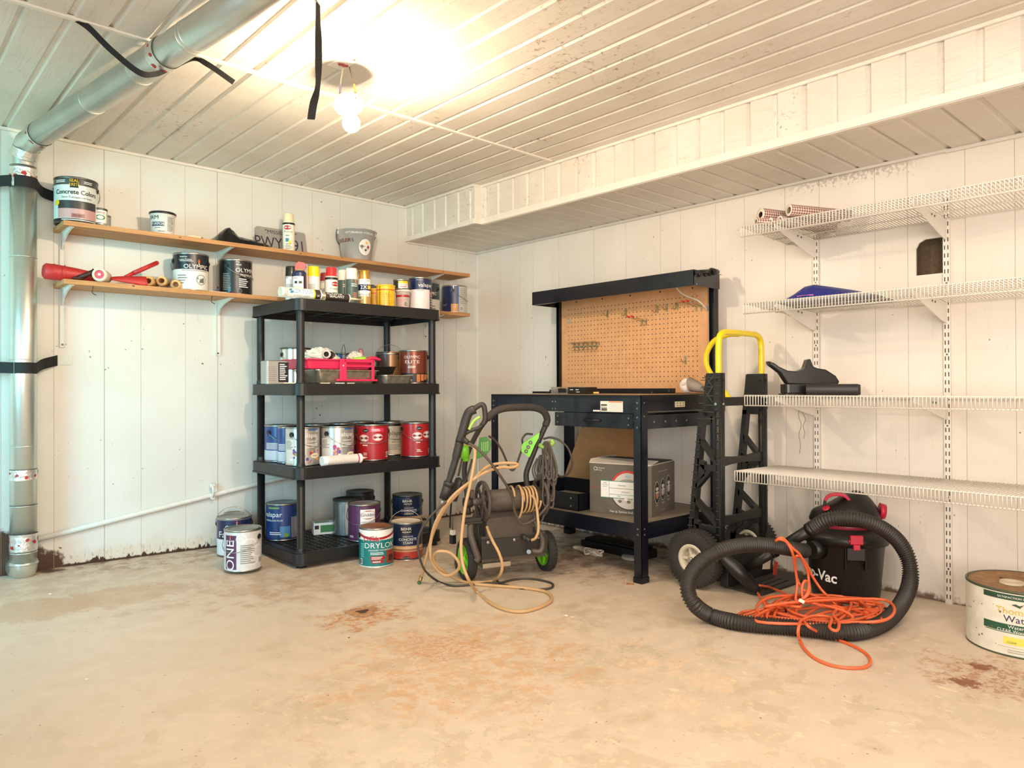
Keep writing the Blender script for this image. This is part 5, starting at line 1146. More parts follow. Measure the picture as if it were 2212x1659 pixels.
m.tube([Vector((BX0+.001+a-BO.x, yc+b-BO.y, .716+z)) for a, b, z in spl(hp, 4)], .0055, NVB, 10); [m.cyl(Vector((BX0+.002, yc+s*.046, .716))-BO, Vector((BX0-.003, yc+s*.046, .716))-BO, .009, NVB, n=12) for s in (-1, 1)]; m.build('drawer_handle', dr)
m = BB(); m.b(BX0+.05, BX1-.06, BY0+.004, BY0+.007, .682, .745, NV)
for i in range(4): m.scr(BX0+.10+i*.085, BY0+.004, .712, 'y', .005)
m.b(BX0+.05, BX1-.05, BY0+.001, BY0+.0035, .757, .760, SCR); m.build('side_panel', bn)
m = BB(); m.b(BX0+.26, BX0+.335, BY0-.002, BY0+.002, .776, .802, mat((206, 196, 160), .4))
for i in range(3):
    for dz in (-.0055, .0055): m.b(BX0+.270+i*.024, BX0+.274+i*.024, BY0-.0027, BY0-.002, .789+dz-.003, .789+dz+.003, BLACK); m.b(BX0+.279+i*.024, BX0+.282+i*.024, BY0-.0027, BY0-.002, .789+dz-.002, .789+dz+.002, BLACK)
m.build('power_outlet', bn)
m = BB(); yl0, yl1 = px(1345, 875, BX0).y, px(1297, 875, BX0).y; LW = mat((226, 224, 214), .5)
m.b(BX0-.0004, BX0+.0024, yl0, yl1, .757, .806, LW); m.b(BX0-.0008, BX0, yl0+.002, yl1-.05, .800, .8045, c(220, 120, 60)); m.b(BX0-.0008, BX0, yl1-.040, yl1-.004, .785, .791, BLACK); m.b(BX0-.0008, BX0, yl1-.040, yl1-.006, .761, .774, c(90, 86, 84))
for i in range(6): m.b(BX0-.0008, BX0, yl0+.006, yl1-.052, .763+i*.006, .7636+i*.006, GREY)
m.b(BX0-.0004, BX0+.0024, yl1+.004, yl1+.045, .757, .764, LW)
M = Matrix(((0, 0, 0, BX0-BO.x-.0012), (-1, 0, 0, yl1-.022-BO.y), (0, 0, 1, .780), (0, 0, 0, 1)))
M = Matrix(((0, 1, 0, BX0-BO.x-.0012), (-1, 0, 0, yl1-.022-BO.y), (0, 0, 1, .7785), (0, 0, 0, 1))); flat_txt(m, 'Workbench', M, .0085, BLACK, .9); m.build('instruction_label', bn)
m = BB(); m.b(BX0+.003, BX1-.003, BY0+.003, BY1-.003, .256, .262, LSB); m.b(BX0+.0025, BX0+.005, BY0+.02, BY1-.02, .192, .264, NV); m.b(BX0+.02, BX1-.02, BY0+.0025, BY0+.005, .192, .264, NV); m.b(BX0+.02, BX1-.02, BY1-.005, BY1-.0025, .192, .264, NV); m.b(BX1-.005, BX1-.0025, BY0+.02, BY1-.02, .192, .264, NV); m.build('lower_shelf', bn)
# pegboard back
pg = NT('pegboard'); Xg, Yg, Zg = pg.xyz(); gy0, gz0, P_ = 2.075, .900, .0254
def cell(v, o_): t = pg.mth('DIVIDE', pg.mth('SUBTRACT', v, o_), P_); return pg.mth('MULTIPLY', pg.mth('SUBTRACT', t, pg.mth('ROUND', t)), P_)
hx_, hz_ = cell(Yg, gy0), cell(Zg, gz0); dd = pg.mth('SQRT', pg.mth('ADD', pg.mth('MULTIPLY', hx_, hx_), pg.mth('MULTIPLY', hz_, hz_)))
k = pg.mr(dd, .0027, .0035, 1, 0); k = pg.mth('MULTIPLY', k, pg.mth('MULTIPLY', pg.mr(Yg, gy0-.006, gy0-.005), pg.mr(Yg, 2.985, 2.986, 1, 0))); k = pg.mth('MULTIPLY', k, pg.mth('MULTIPLY', pg.mr(Zg, gz0-.006, gz0-.005), pg.mr(Zg, 1.335, 1.336, 1, 0)))
pbc = pg.mix(pg.mr(pg.noise(30, 4), .3, .7), (224, 172, 122), (216, 162, 112)); PEG = pg.out(pg.mix(k, pbc, (60, 40, 28)), .6)
PXB = 3.18
m = BB(); m.b(PXB, PXB+.005, 1.99, 3.025, .84, 1.41, PEG)
for y, z in ((px(1231, 695, PXB).y, px(1231, 695, PXB).z), (px(1531, 663, PXB).y, px(1531, 663, PXB).z)):
    p = Vector((PXB-.0004, y, z))-BO; m.cyl(p, p+Vector((.0008, 0, 0)), .014, mat((176, 164, 148), .7), n=24)
for i in range(5): m.scr(PXB, 2.10+i*.2, 1.375, 'x', .004, BLACK)
m.build('pegboard', bn)
for y0, y1 in ((1.965, 1.992), (3.022, 3.045)):
    m = BB(); m.b(PXB-.022, PXB+.02, y0, y0+.002, BZ-.1, 1.43, NVB); m.b(PXB-.001, PXB+.001, y0, y1, BZ, 1.43, NVB); m.b(PXB-.022, PXB+.02, y1-.002, y1, BZ, 1.43, NVB)
    for z in (1.36, 1.40, .95, .90): m.scr(PXB-.01, y0, z, 'y', .004, BLACK)
    m.build('upright', bn)
CX = 2.955; m = BB(); m.b(CX, CX+.002, 1.945, 3.04, 1.352, 1.426, NV); m.b(CX, PXB+.02, 1.945, 3.045, 1.426, 1.4275, NVB); m.b(CX, PXB, 1.945, 1.947, 1.352, 1.426, NV); m.b(CX, PXB, 3.043, 3.045, 1.352, 1.426, NV); m.b(CX+.002, CX+.014, 1.947, 3.043, 1.352, 1.354, NV)
m.scr(CX+.02, 1.945, 1.36, 'y'); m.b(CX+.06, CX+.16, 2.1, 2.9, 1.395, 1.42, mat((226, 220, 208), .5)); m.build('light_canopy', bn)
m = BB(); P = [px(u, v, xx)-BO for u, v, xx in ((1458, 617, 2.99), (1468, 630, 3.05), (1484, 640, 3.10), (1505, 648, 3.13), (1520, 660, 3.15), (1528, 671, 3.178))]; m.tube(spl(P, 6), .0042, mat((206, 196, 178), .5), 8); m.build('power_cord', bn)
# torch-like clamp on the canopy's right end
ft = thing('clamp_lamp', 'small black clamp lamp fixed on the right end of the bench canopy', 'lamp', (3.06, 1.925, 1.43)); m = MB()
q = lambda u, v, y=1.925: py(u, v, y)-Vector((3.06, 1.925, 1.43))
m.cyl(q(1505, 588), q(1538, 585), .0095, BLK_PL, n=16); m.sph(q(1511, 592), .013, BLK_PL, (1, 1, .8)); m.sph(q(1524, 594), .010, BLK_PL, (1, 1, .8)); m.build('arm', ft)
m = MB(); m.cyl(q(1536, 586), q(1547, 588), .017, BLK_PL, r1=.015, n=20); m.cyl(q(1547, 588), q(1550, 588), .013, GREY, n=20); m.build('head', ft)
# hooks on the pegboard
PH_M = mat((196, 180, 140), .3, .9); RT = mat((200, 50, 40), .4)
def peg(u, v, label, kind=0):
    p = px(u, v, PXB); o = thing('peg_hook', label, 'peg hook', (PXB, p.y, p.z), 0, 'hooks on the pegboard'); m = MB()
    m.box(-.0025, -.0005, -.006, .006, -.020, .020, PH_M)
    if kind == 0: m.tube(spl([(-.002, 0, .012), (-.012, 0, .010), (-.016, 0, -.010), (-.030, 0, -.020), (-.045, 0, -.008)], 5), .0024, PH_M, 8)
    if kind == 1: m.tube(spl([(-.002, 0, 0), (-.02, 0, -.012), (-.045, .0, .008)], 5), .0024, PH_M, 8)
    m.build('hook', o); return o
for (u, v, kd, lb) in ((1313, 678, 1, 'short peg hook at the top left of the pegboard'), (1353, 675, 0, 'peg hook just above the left red-tipped double hook'), (1421, 668, 0, 'peg hook in the middle of the top row on the pegboard'), (1441, 665, 1, 'peg hook between its two neighbours in the top row'), (1464, 661, 0, 'peg hook just left of the right red-tipped double hook'), (1481, 778, 1, 'lone low peg hook on the right side of the pegboard')): peg(u, v, lb, kd)
for (u, v, lb) in ((1392, 692, 'left red-tipped double peg hook on the pegboard'), (1510, 660, 'red-tipped double peg hook beside the white cord')):
    p = px(u, v, PXB); o = thing('double_peg_hook', lb, 'peg hook', (PXB, p.y, p.z), 0, 'double hooks on the pegboard'); m = MB()
    for s in (-1, 1):
        m.tube([(-.002, s*.014, -.004), (-.10, s*.014+.01, .012)], .0026, PH_M, 8); m.box(-.004, -.0006, s*.014-.004, s*.014+.004, -.03, .008, PH_M)
    m.box(-.010, -.004, -.02, .02, -.006, -.002, PH_M); m.build('rods', o); m = MB(); [m.cyl((-.098, s*.014+.01, .0118), (-.118, s*.014+.011, .016), .0052, RT, n=12) for s in (-1,)]; m.build('tip', o); m = MB(); m.cyl((-.098, .024, .0118), (-.118, .025, .016), .0052, RT, n=12); m.build('tip', o)
p = px(1266, 748, PXB); o = thing('tool_rack', 'brass-coloured row rack of ring hooks at the lower left of the pegboard', 'tool rack', (PXB, p.y, p.z)); m = MB(); m.box(-.006, -.002, -.10, .10, -.004, .003, PH_M); m.box(-.004, -.001, -.105, -.100, -.004, .025, PH_M)
for i in range(6):
    y = -.085+i*.034; m.box(-.007, -.003, y-.003, y+.003, -.022, .022, PH_M)
    for z in (-.020, .018): m.tube([(-.016+.012*math.cos(2*PI*k/12)-.006, y+.012*math.sin(2*PI*k/12), z) for k in range(12)], .0018, PH_M, 6, closed=True)
    m.tube([(-.004, y+.006, .022), (-.05, y+.016, .026)], .002, PH_M, 6)
m.build('rack', o)
# things on the worktop
zt = BZ+.001
o = thing('parts_tray', 'clear plastic blister tray of fasteners beside a small black box on the worktop', 'tray', (2.68, 2.60, zt), 0); p0 = px(1190, 850, 2.70); p1 = px(1226, 850, 2.70); o.location = (2.70, p0.y, zt)
w_ = p0.y-p1.y; m = MB(); CLR = mat((214, 220, 216), .1, trans=.9, alpha=.45); m.box(0, .07, -w_, 0, 0, .002, CLR); m.box(0, .002, -w_, 0, 0, .034, CLR); m.box(0, .07, -.002, 0, 0, .034, CLR); m.box(0, .07, -w_, -w_+.002, 0, .034, CLR); m.box(-.008, .078, -w_-.004, .012, .034, .036, CLR); m.build('shell', o)
m = MB(); random.seed(8)
for i in range(14): y = -.012-random.random()*(w_-.03); x = .012+random.random()*.045; m.cyl((x, y, .004+random.random()*.02), (x+random.uniform(-.02, .02), y+random.uniform(-.01, .02), .004+random.random()*.024), .0022, CHROME, n=8)
m.box(-.0005, 0, -w_*.9, -w_*.45, .006, .028, BLACK); m.build('fasteners', o)
p0 = px(1226, 850, 2.685); p1 = px(1263, 850, 2.685); o = thing('small_box', 'small black cardboard box with white print on the left of the worktop', 'box', (2.685, p0.y-.003, zt)); w_ = p0.y-p1.y
m = MB(); m.box(0, .09, -w_, 0, 0, .034, mat((20, 20, 20), .4)); m.build('body', o, bev=.001); m = MB(); [m.box(-.0006, 0, -w_*.3-i*w_*.33, -w_*.12-i*w_*.33, .020, .023, W1) for i in range(2)]; [m.box(-.0006, 0, -w_*.5-.006*i, -w_*.5-.006*i-.003, .008, .012, W1) for i in range(4)]; m.build('print', o)
def strip(name, label, uL, uR, xx, z0, z1, wdt, mt=NVB, cat='bar'):
    a, b = px(uL, 850, xx).y, px(uR, 850, xx).y; m = MB(); m.box(0, wdt, b-a, 0, 0, z1-z0, mt); m.cyl((-.001, (b-a)+.02, (z1-z0)/2), (.0, (b-a)+.02, (z1-z0)/2), .003, SCR, n=8); o = m.build(name, bev=.001); o.location = (xx, a, z0); return tag(o, label, cat)
strip('steel_bar', 'long black steel bar along the rear of the worktop', 1228, 1452, 3.10, zt, zt+.026, .03)
strip('steel_bar', 'shorter black steel bar in front of the long rear bar', 1268, 1415, 3.02, zt, zt+.013, .03)
strip('steel_bar', 'thin black strip at the left end of the worktop', 1150, 1188, 2.93, zt, zt+.011, .02)
strip('steel_bar', 'black bar behind the clear parts tray', 1187, 1222, 3.10, zt, zt+.020, .03)
m = MB(); m.cyl((0, 0, .005), (.0, -.055, .006), .0048, mat((236, 190, 110), .5), r1=.0045, n=12); m.cyl((0, 0, .005), (0, .014, .005), .0048, W1, r1=.0008, n=12); o = m.build('pencil_stub'); p = px(1275, 850, 2.75); o.location = (2.75, p.y, zt); tag(o, 'short yellow pencil stub on the worktop beside the black box', 'pencil')
o = thing('paper_cone', 'rolled grey paper with a white plastic dome inside at the right end of the worktop', 'paper', (2.90, px(1484, 850, 2.90).y, zt)); m = MB(); m.sph((0, 0, .040), .037, mat((226, 214, 202), .35), (1, .9, .95), 24); m.cyl((-.034, -.004, .048), (-.0365, -.004, .050), .010, mat((200, 190, 182), .4), n=14); m.build('dome', o)
vs = []; n1 = 16
for j in range(2):
    for i in range(n1+1):
        a = PI*2*i/n1*.8-1.0; 
        vs.append((.045*math.cos(a)*(1-j*.7)-.0, -.03-j*.11+(.062 if j == 0 else 0)*math.sin(a)*.2, .040+.039*math.sin(a)*(1-j*.85)-j*.030))
m = MB(); m.add(vs, [(i, i+1, n1+1+i+1, n1+1+i) for i in range(n1)], mat((150, 140, 130), .7), True); ob = m.build('paper', o); sm = ob.modifiers.new('t', 'SOLIDIFY'); sm.thickness = .0012
# chafing dish carton
TH = math.radians(14.5); o = thing('product_carton', 'olive grey chafing dish carton with white shipping label on the lower bench shelf', 'carton', (2.762, 2.052, .2625), TH)
LF, LS, HB_ = .322, .300, .238; OLV = mat((100, 94, 82), .5, noise=.05, scale=20)
m = MB(); m.box(0, LS, 0, LF, 0, HB_, OLV); m.box(.002, LS-.002, .002, LF-.002, HB_, HB_+.002, mat((214, 204, 188), .6)); m.build('body', o, bev=.0015)
m = MB(); MW = mat((226, 216, 202), .6); m.add([(-.001, .01, HB_), (-.001, LF-.004, HB_), (.11, LF-.004, HB_+.018), (.11, .01, HB_+.012)], [(0, 1, 2, 3)], MW); m.add([(.001, LF, HB_-.001), (LS, LF, HB_-.001), (LS, LF-.01, HB_+.02), (.001, LF-.01, HB_+.02)], [(0, 1, 2, 3)], MW); m.add([(.11, .01, HB_+.012), (.11, LF-.004, HB_+.018), (LS, LF-.004, HB_+.004), (LS, .01, HB_+.003)], [(0, 1, 2, 3)], mat((60, 56, 50), .6)); ob = m.build('flap', o); sm = ob.modifiers.new('t', 'SOLIDIFY'); sm.thickness = .003
# prints; face frame: local Y runs from right (0) to left (LF) seen from the camera
m = MB(); fx = -.0012
def disc(cy_, cz, ry, rz_, mt, x=fx, n=36, a0=0, a1=360, ring=0):
    pts = [(x, cy_+ry*math.cos(math.radians(a0+(a1-a0)*i/n)), cz+rz_*math.sin(math.radians(a0+(a1-a0)*i/n))) for i in range(n+1)]
    if ring:
        q = [(x, cy_+ry*ring*math.cos(math.radians(a0+(a1-a0)*i/n)), cz+rz_*ring*math.sin(math.radians(a0+(a1-a0)*i/n))) for i in range(n+1)]
        m.add(pts+q, [(i, i+1, n+1+i+1, n+1+i) for i in range(n)], mt)
    else: m.add(pts, [tuple(range(n))], mt)
disc(.118, .117, .094, .094, mat((40, 36, 32), .5)); disc(.118, .117, .090, .090, mat((206, 200, 190), .5), -.0016); disc(.118, .117, .0935, .0935, mat((196, 66, 60), .5), -.0020, 28, 22, 158, .88)
disc(.118, .135, .06, .035, mat((160, 154, 146), .4), -.0020); disc(.118, .128, .07, .018, mat((120, 114, 106), .4), -.0023); disc(.118, .182, .016, .006, CHROME, -.0025)
for i in range(7): disc(.07+i*.015, .062+(i % 3)*.01, .010, .007, (mat((120, 110, 100), .5), mat((236, 232, 226), .5), mat((80, 74, 68), .5))[i % 3], -.0024)
disc(.29, .212, .009, .009, W1, -.0014, 20, ring=.8)
def ftext(t, y, z, s, mt, wx=1, x=-.0016): flat_txt(m, t, Matrix(((0, 1, 0, x), (-1, 0, 0, y), (0, 0, 1, z), (0, 0, 0, 1))), s, mt, wx)
ftext('Professional', .262, .216, .0085, W1); ftext('Serving', .270, .206, .0085, W1); ftext('Four qt. Stainless Steel Chafing Dish', .118, .012, .0145, W1, .9)
m.box(-.0022, -.0012, .064, .262, .075, .158, mat((66, 150, 130), .5)); m.box(-.0028, -.0022, .066, .215, .078, .092, W1); m.box(-.0028, -.0022, .066, .215, .094, .122, W1); m.box(-.0028, -.0022, .066, .215, .124, .155, W1); m.box(-.0028, -.0022, .217, .260, .078, .155, W1)
ftext('WEB', .238, .146, .008, BK, x=-.0032); ftext('EXPECTIONS', .238, .137, .006, c(60, 110, 100), 1, -.0032); ftext('SERVICE', .238, .129, .006, c(60, 110, 100), 1, -.0032); ftext('TRADE', .15, .137, .010, c(120, 110, 100), 1.3, -.0032); ftext('FRIDAY', .13, .106, .010, c(120, 110, 100), 1.3, -.0032); ftext('SDA', .165, .085, .009, c(60, 80, 100), 1, -.0032)
for i in range(5): m.box(-.0031, -.0028, .07+.0, .20, .082+i*.014, .0824+i*.014, c(120, 180, 170))
m.box(-.0016, -.001, .262, .318, .118, .1195, mat((196, 66, 60), .5)); m.build('front_print', o)
m = MB()
def sdisc(cx_, cz, rx, rz_, mt, y=-.0012): m.add([(cx_+rx*math.cos(2*PI*i/30), y, cz+rz_*math.sin(2*PI*i/30)) for i in range(30)], [tuple(range(30))], mt)
for i, mt_ in enumerate(((170, 120, 84), (176, 172, 164), (186, 180, 172))):
    cx_ = .062+i*.075; sdisc(cx_, .108+i*.008, .031, .052, W1); sdisc(cx_, .108+i*.008, .029, .050, mat((54, 50, 44), .5), -.0016); sdisc(cx_, .098+i*.008, .020, .020, mat(mt_, .4), -.0020); sdisc(cx_, .125+i*.008, .018, .008, mat((210, 204, 196), .3), -.0022); sdisc(cx_, .108+i*.008, .024, .004, mat((190, 186, 180), .3), -.0024)
    flat_txt(m, 'chafing dish', Matrix.Translation((cx_, -.0014, .048+i*.006)), .0075, W1); flat_txt(m, 'set', Matrix.Translation((cx_, -.0014, .040+i*.006)), .0075, W1)
flat_txt(m, 'Four qt. Stainless Steel Chafing Dish', Matrix.Translation((.14, -.0014, .205)), .0095, mat((200, 194, 184), .5), .9); m.box(.12, .16, -.0014, -.0010, .018, .0195, mat((180, 174, 164), .5)); m.build('side_print', o)
# open black tray at the left on the lower shelf
o = thing('steel_tray', 'open black sheet-steel drawer lying at the left of the lower bench shelf', 'drawer', (2.64, 2.40, .2625)); m = MB(); LXT, LYT, HT = .46, .53, .085
m.box(0, LXT, 0, LYT, 0, .003, NVB); m.box(0, .003, 0, LYT, 0, HT, NVB); m.box(LXT-.003, LXT, 0, LYT, 0, HT, NVB); m.box(0, LXT, 0, .003, 0, HT, NVB); m.box(0, LXT, LYT-.003, LYT, 0, HT, NVB)
for y in (.05, .48): m.cyl((0, y, .06), (-.003, y, .06), .005, SCR, n=10); m.cyl((0, y, .02), (-.003, y, .02), .005, SCR, n=10)
m.build('pan', o); m = MB(); m.box(.02, .44, .03, .5, .004, .010, mat((150, 134, 114), .6)); m.build('liner_board', o)
# cardboard sheet leaning behind the bench
m = MB(); CB = mat((192, 138, 88), .7, noise=.1, scale=15); pts = [px(u, v, xx) for u, v, xx in ((1209, 1046, 3.11), (1362, 1046, 3.11), (1378, 890, 3.175), (1262, 890, 3.175))]
vs = [tuple(p) for p in pts]+[tuple(p+Vector((.005, 0, 0))) for p in pts]; m.add(vs, [(0, 1, 2, 3), (7, 6, 5, 4), (0, 4, 5, 1), (1, 5, 6, 2), (2, 6, 7, 3), (3, 7, 4, 0)], CB); zmin = min(v[2] for v in vs)
ob = m.build('cardboard_sheet'); ob.location.z = .2635-zmin; tag(ob, 'brown cardboard sheet leaning against the back inside the lower bench', 'cardboard')
# things on the floor beneath the bench
m = MB(); m.box(0, .12, 0, .42, 0, .045, mat((16, 15, 15), .5)); m.box(.01, .11, .02, .40, .045, .06, mat((14, 13, 13), .5)); o = m.build('flat_case', bev=.006); p = pz(1360, 1172, 0); o.location = (2.93, 2.23, .0); tag(o, 'flat black case on the floor under the workbench', 'case')
ROPE = mat((214, 202, 186), .8, bump=.6, scale=400); P = []; p = pz(1300, 1205, 0)
for i in range(60): a = i*.62; rr_ = .030+.006*math.sin(i*1.7); P.append((p.x+rr_*math.cos(a)*.6+.01*math.sin(i*.3), p.y+.06+.08*math.sin(i*.105)*.3+rr_*math.sin(a), .008+.022*abs(math.sin(a*.5+i*.1))))
m = MB(); m.tube(spl(P, 4), .0055, ROPE, 8); tag(m.build('coiled_rope'), 'small coil of white rope on the floor under the workbench', 'rope')
m = MB(); NR = 9
for j in range(4):
    P = [pz(1238+i*9+2*j, 1180+i*2.2+3*math.sin(i+j)+j*1.5, .006+.004*j) for i in range(8)]; m.tube(spl(P, 4), .005, ROPE, 8)
m = MB(); P = [pz(u, v, .012) for u, v in ((1238, 1182), (1252, 1184), (1268, 1190), (1284, 1196), (1300, 1200))]; m.tube(spl(P, 5), [.007+.009*math.sin(PI*i/20) for i in range(21)], ROPE, 10); tag(m.build('cloth_strip'), 'twisted white cloth strip on the floor left of the rope coil', 'cloth')
m = MB(); m.lathe([(.06, .001), (.066, .003), (.066, .012), (.058, .018), (.0002, .019)], mat((190, 176, 160), .25), n=28, caps=False); o = m.build('food_container'); p = pz(1370, 1207, 0); o.location = (p.x, p.y, 0); tag(o, 'flat translucent plastic dish on the floor under the workbench', 'dish')
m = MB(); BRZ = mat((186, 140, 104), .5); m.box(0, .035, 0, .03, 0, .002, BRZ); m.box(0, .002, 0, .03, 0, .030, BRZ); o = m.build('metal_bracket'); p = pz(1352, 1264, 0); o.location = (p.x, p.y, .0005); o.rotation_euler.z = -.9; tag(o, 'small brown angle bracket on the floor beside the front bench leg', 'bracket')

# ================= HAND TRUCK =================
TK = mat((30, 31, 30), .42, noise=.08, scale=40); TRB = mat((46, 43, 40), .7, noise=.12, scale=60, bump=.15)
HT0 = Vector((2.715, 1.79, 0)); tk = thing('hand_truck', 'black plastic hand truck with yellow tube handle parked beside the workbench', 'hand truck', HT0)
XN, XF, YR = 2.79, 3.16, 1.714
RIM = mat((206, 196, 176), .45); YH = mat((244, 214, 20), .35, coat=.3)
def wheel(x, parent, O_, y=1.79, r=.126, w_=.075, R0=.062):
    m = MB(); prof = []
    for i in range(13):
        a = PI*i/12; prof.append((r-.022+.022*math.sin(a)**.7, -w_/2*math.cos(a)*(.9+.1*math.sin(a))))
    prof = [(R0, -w_*.36), (R0+.01, -w_*.44), (r-.03, -w_/2)]+prof+[(r-.03, w_/2), (R0+.01, w_*.44), (R0, w_*.36)]
    M = Matrix.Translation(Vector((x, y, r))-O_) @ Matrix.Rotation(PI/2, 4, 'Y'); m.lathe(prof, TRB, M=M, n=48, caps=False)
    for k in range(48):
        a = 2*PI*k/48
        for sx in (-1, 1):
            q = M @ Matrix.Rotation(a, 4, 'Z') @ Matrix.Translation((r-.006, 0, sx*w_*.30)) @ Matrix.Rotation(sx*.15, 4, 'Y'); m.box(-.012, .0028, -.0042, .0042, -.011, .011, TRB, q)
    t = m.build('tyre', parent)
    m = MB(); m.lathe([(R0+.002, -w_*.40), (R0-.002, -w_*.44), (R0-.012, -w_*.43), (R0-.016, -w_*.30), (R0-.018, 0), (R0-.016, w_*.3), (R0-.012, w_*.43), (R0+.002, w_*.40)], RIM, M=M, n=36, caps=False)
    m.lathe([(R0-.018, 0), (.02, .0), (.018, -w_*.3), (.0002, -w_*.3)], RIM, M=M, n=24, caps=False)
    for k in range(5): q = M @ Matrix.Rotation(2*PI*k/5+.3, 4, 'Z'); m.box(.012, R0-.014, -.006, .006, -w_*.25, .004, RIM, q)
    m.cyl(M @ Vector((0, 0, -w_*.55)), M @ Vector((0, 0, -w_*.2)), .009, CHROME, n=14); m.build('wheel_rim', parent)
wheel(2.715, tk, HT0); wheel(3.185, tk, HT0)
zpt = py(1540, 806, 1.75).z
def sideframe(x, ribs):
    m = MB(); MM = Matrix(((0, 0, 1, x-HT0.x), (1, 0, 0, -HT0.y), (0, 1, 0, 0), (0, 0, 0, 1)))  # poly (y,z) extruded in x
    yt, yb = 1.784, 1.872
    def yback(z): return yb+(yt-yb)*(z-.13)/(zpt-.13)
    def P(poly, x0=-.018, x1=.018): m.prism(poly, x0, x1, TK, MM)
    P([(YR-.018, .03), (YR+.004, .03), (YR+.004, zpt-.16), (YR-.018, zpt-.16)])
    P([(YR-.019, zpt-.165), (YR+.012, zpt-.165), (YR+.012, zpt), (YR-.019, zpt)], -.021, .021)
    P([(yback(.13), .13), (yback(.13)-.026, .13), (yback(.76)-.022, .76), (yback(.76), .76)])
    W_ = .003 if ribs else .018
    P([(YR, zpt-.16), (yback(zpt-.16), zpt-.16), (yt, zpt-.005), (yt-.004, zpt), (YR, zpt)], -.018 if not ribs else .010, .018)
    P([(YR, .74), (yback(.74), .74), (yback(zpt-.16), zpt-.16), (YR, zpt-.16)], -.018 if not ribs else .010, .018)
    for zc in (.50, .235):
        P([(YR, zc), (YR, zc+.022), (yback(zc)-.03, zc+.028), (yback(zc)-.05, zc+.006)]); P([(YR+.002, zc+.02), (yback(zc+.12)-.018, zc+.12), (yback(zc+.12)-.018, zc+.145), (YR+.002, zc+.045)])
        P([(YR+.03, zc), (yback(zc-.08)-.018, zc-.085), (yback(zc-.08)-.018, zc-.06), (YR+.05, zc+.006)]); P([(yback(zc)-.055, zc-.02), (yback(zc)-.02, zc-.045), (yback(zc)-.02, zc+.055), (yback(zc)-.055, zc+.04)], -.018, .004)
    P([(YR, .10), (1.80, .10), (1.872, .13), (1.872, .17), (YR, .15)])
    if ribs:
        z = .15
        while z < zpt-.02: m.prism([(yback(z)-.024, z), (yback(z), z), (yback(z), z+.003), (yback(z)-.024, z+.003)], -.026, -.017, mat((58, 58, 56), .5), MM); m.prism([(YR-.016, z+.01), (YR+.002, z+.01), (YR+.002, z+.013), (YR-.016, z+.013)], -.024, -.017, mat((58, 58, 56), .5), MM); z += .034
        RB = mat((58, 58, 56), .5)
        for (ya, za), (yb_, zb_) in (((YR+.014, zpt-.01), (yt-.006, zpt-.07)), ((yt-.006, zpt-.07), (YR+.02, zpt-.13)), ((yt-.01, zpt-.01), (YR+.02, zpt-.06)), ((YR+.02, zpt-.06), (yt, zpt-.13))):
            m.cyl(MM @ Vector((ya, za, -.016)), MM @ Vector((yb_, zb_, -.016)), .002, RB, n=6)
        for za in (zpt-.02, zpt-.06, zpt-.10, zpt-.14, zpt-.17, zpt-.20): m.cyl(MM @ Vector((YR+.014, za, -.016)), MM @ Vector((yback(za)-.002, za, -.016)), .002, RB, n=6)
    m.cyl(MM @ Vector((YR-.004, .03, 0)), MM @ Vector((YR-.004, zpt, 0)), .019, TK, n=18)
    for z in (zpt-.03, zpt-.135): m.cyl(MM @ Vector((YR, z, -.022)), MM @ Vector((YR, z, -.026)), .006, CHROME if z < zpt-.1 else BLACK, n=12); m.cyl(MM @ Vector((YR-.02, z, 0)), MM @ Vector((YR-.0265, z, 0)), .006, CHROME if z < zpt-.1 else BLACK, n=12)
    m.build('side_frame', tk)
sideframe(XN, True); sideframe(XF, False)
for zc, hh in ((.805, .038), (.545, .048), (.285, .05)):
    m = MB(); pl_ = []
    for i in range(11): t = i/10; pl_.append((XN+(XF-XN)*t-HT0.x, zc+hh/2-.012*math.sin(PI*t)*(0 if zc > .7 else 1)))
    for i in range(10, -1, -1): t = i/10; pl_.append((XN+(XF-XN)*t-HT0.x, zc-hh/2+(.010*math.sin(PI*t) if zc < .7 else 0)))
    m.prism(pl_, -.012, .010, TK, Matrix.Translation((0, YR-HT0.y, 0)) @ RXM); m.build('cross_bar', tk)
m = MB(); H = [(XN, YR, zpt-.05), (XN, YR, zpt), (XN, YR, zpt+.10), (XN+.008, YR, zpt+.155), (XN+.04, YR, zpt+.178), (XN+.10, YR, zpt+.182), (XF-.10, YR, zpt+.182), (XF-.04, YR, zpt+.178), (XF-.008, YR, zpt+.155), (XF, YR, zpt+.10), (XF, YR, zpt), (XF, YR, zpt-.05)]
m.tube([p-HT0 for p in spl(H, 7)], .0135, YH, 16); m.build('handle', tk)
m = MB(); xc = 2.975; H = [(xc, YR+.005, zpt+.178), (xc, YR+.07, zpt+.178), (xc, YR+.14, zpt+.150), (xc, YR+.178, zpt+.09), (xc, YR+.172, zpt+.03), (xc, YR+.12, zpt-.045), (xc, YR+.05, zpt-.125)]
m.tube([p-HT0 for p in spl(H, 7)], .0125, YH, 16); m.build('rear_loop', tk)
m = MB(); m.cyl(Vector((2.70, 1.79, .126))-HT0, Vector((3.2, 1.79, .126))-HT0, .009, DKSTEEL, n=12); m.build('axle', tk)
m = MB(); m.box(XN-.02-HT0.x, XF+.0-HT0.x, 1.662-HT0.y, 1.70-HT0.y, .012, .145, TK); m.cyl(Vector((XN+.02, 1.662, .09))-HT0, Vector((XN+.02, 1.655, .09))-HT0, .008, CHROME, n=14); m.cyl(Vector((XF-.06, 1.662, .09))-HT0, Vector((XF-.06, 1.655, .09))-HT0, .008, CHROME, n=14); m.build('base_block', tk, bev=.004)
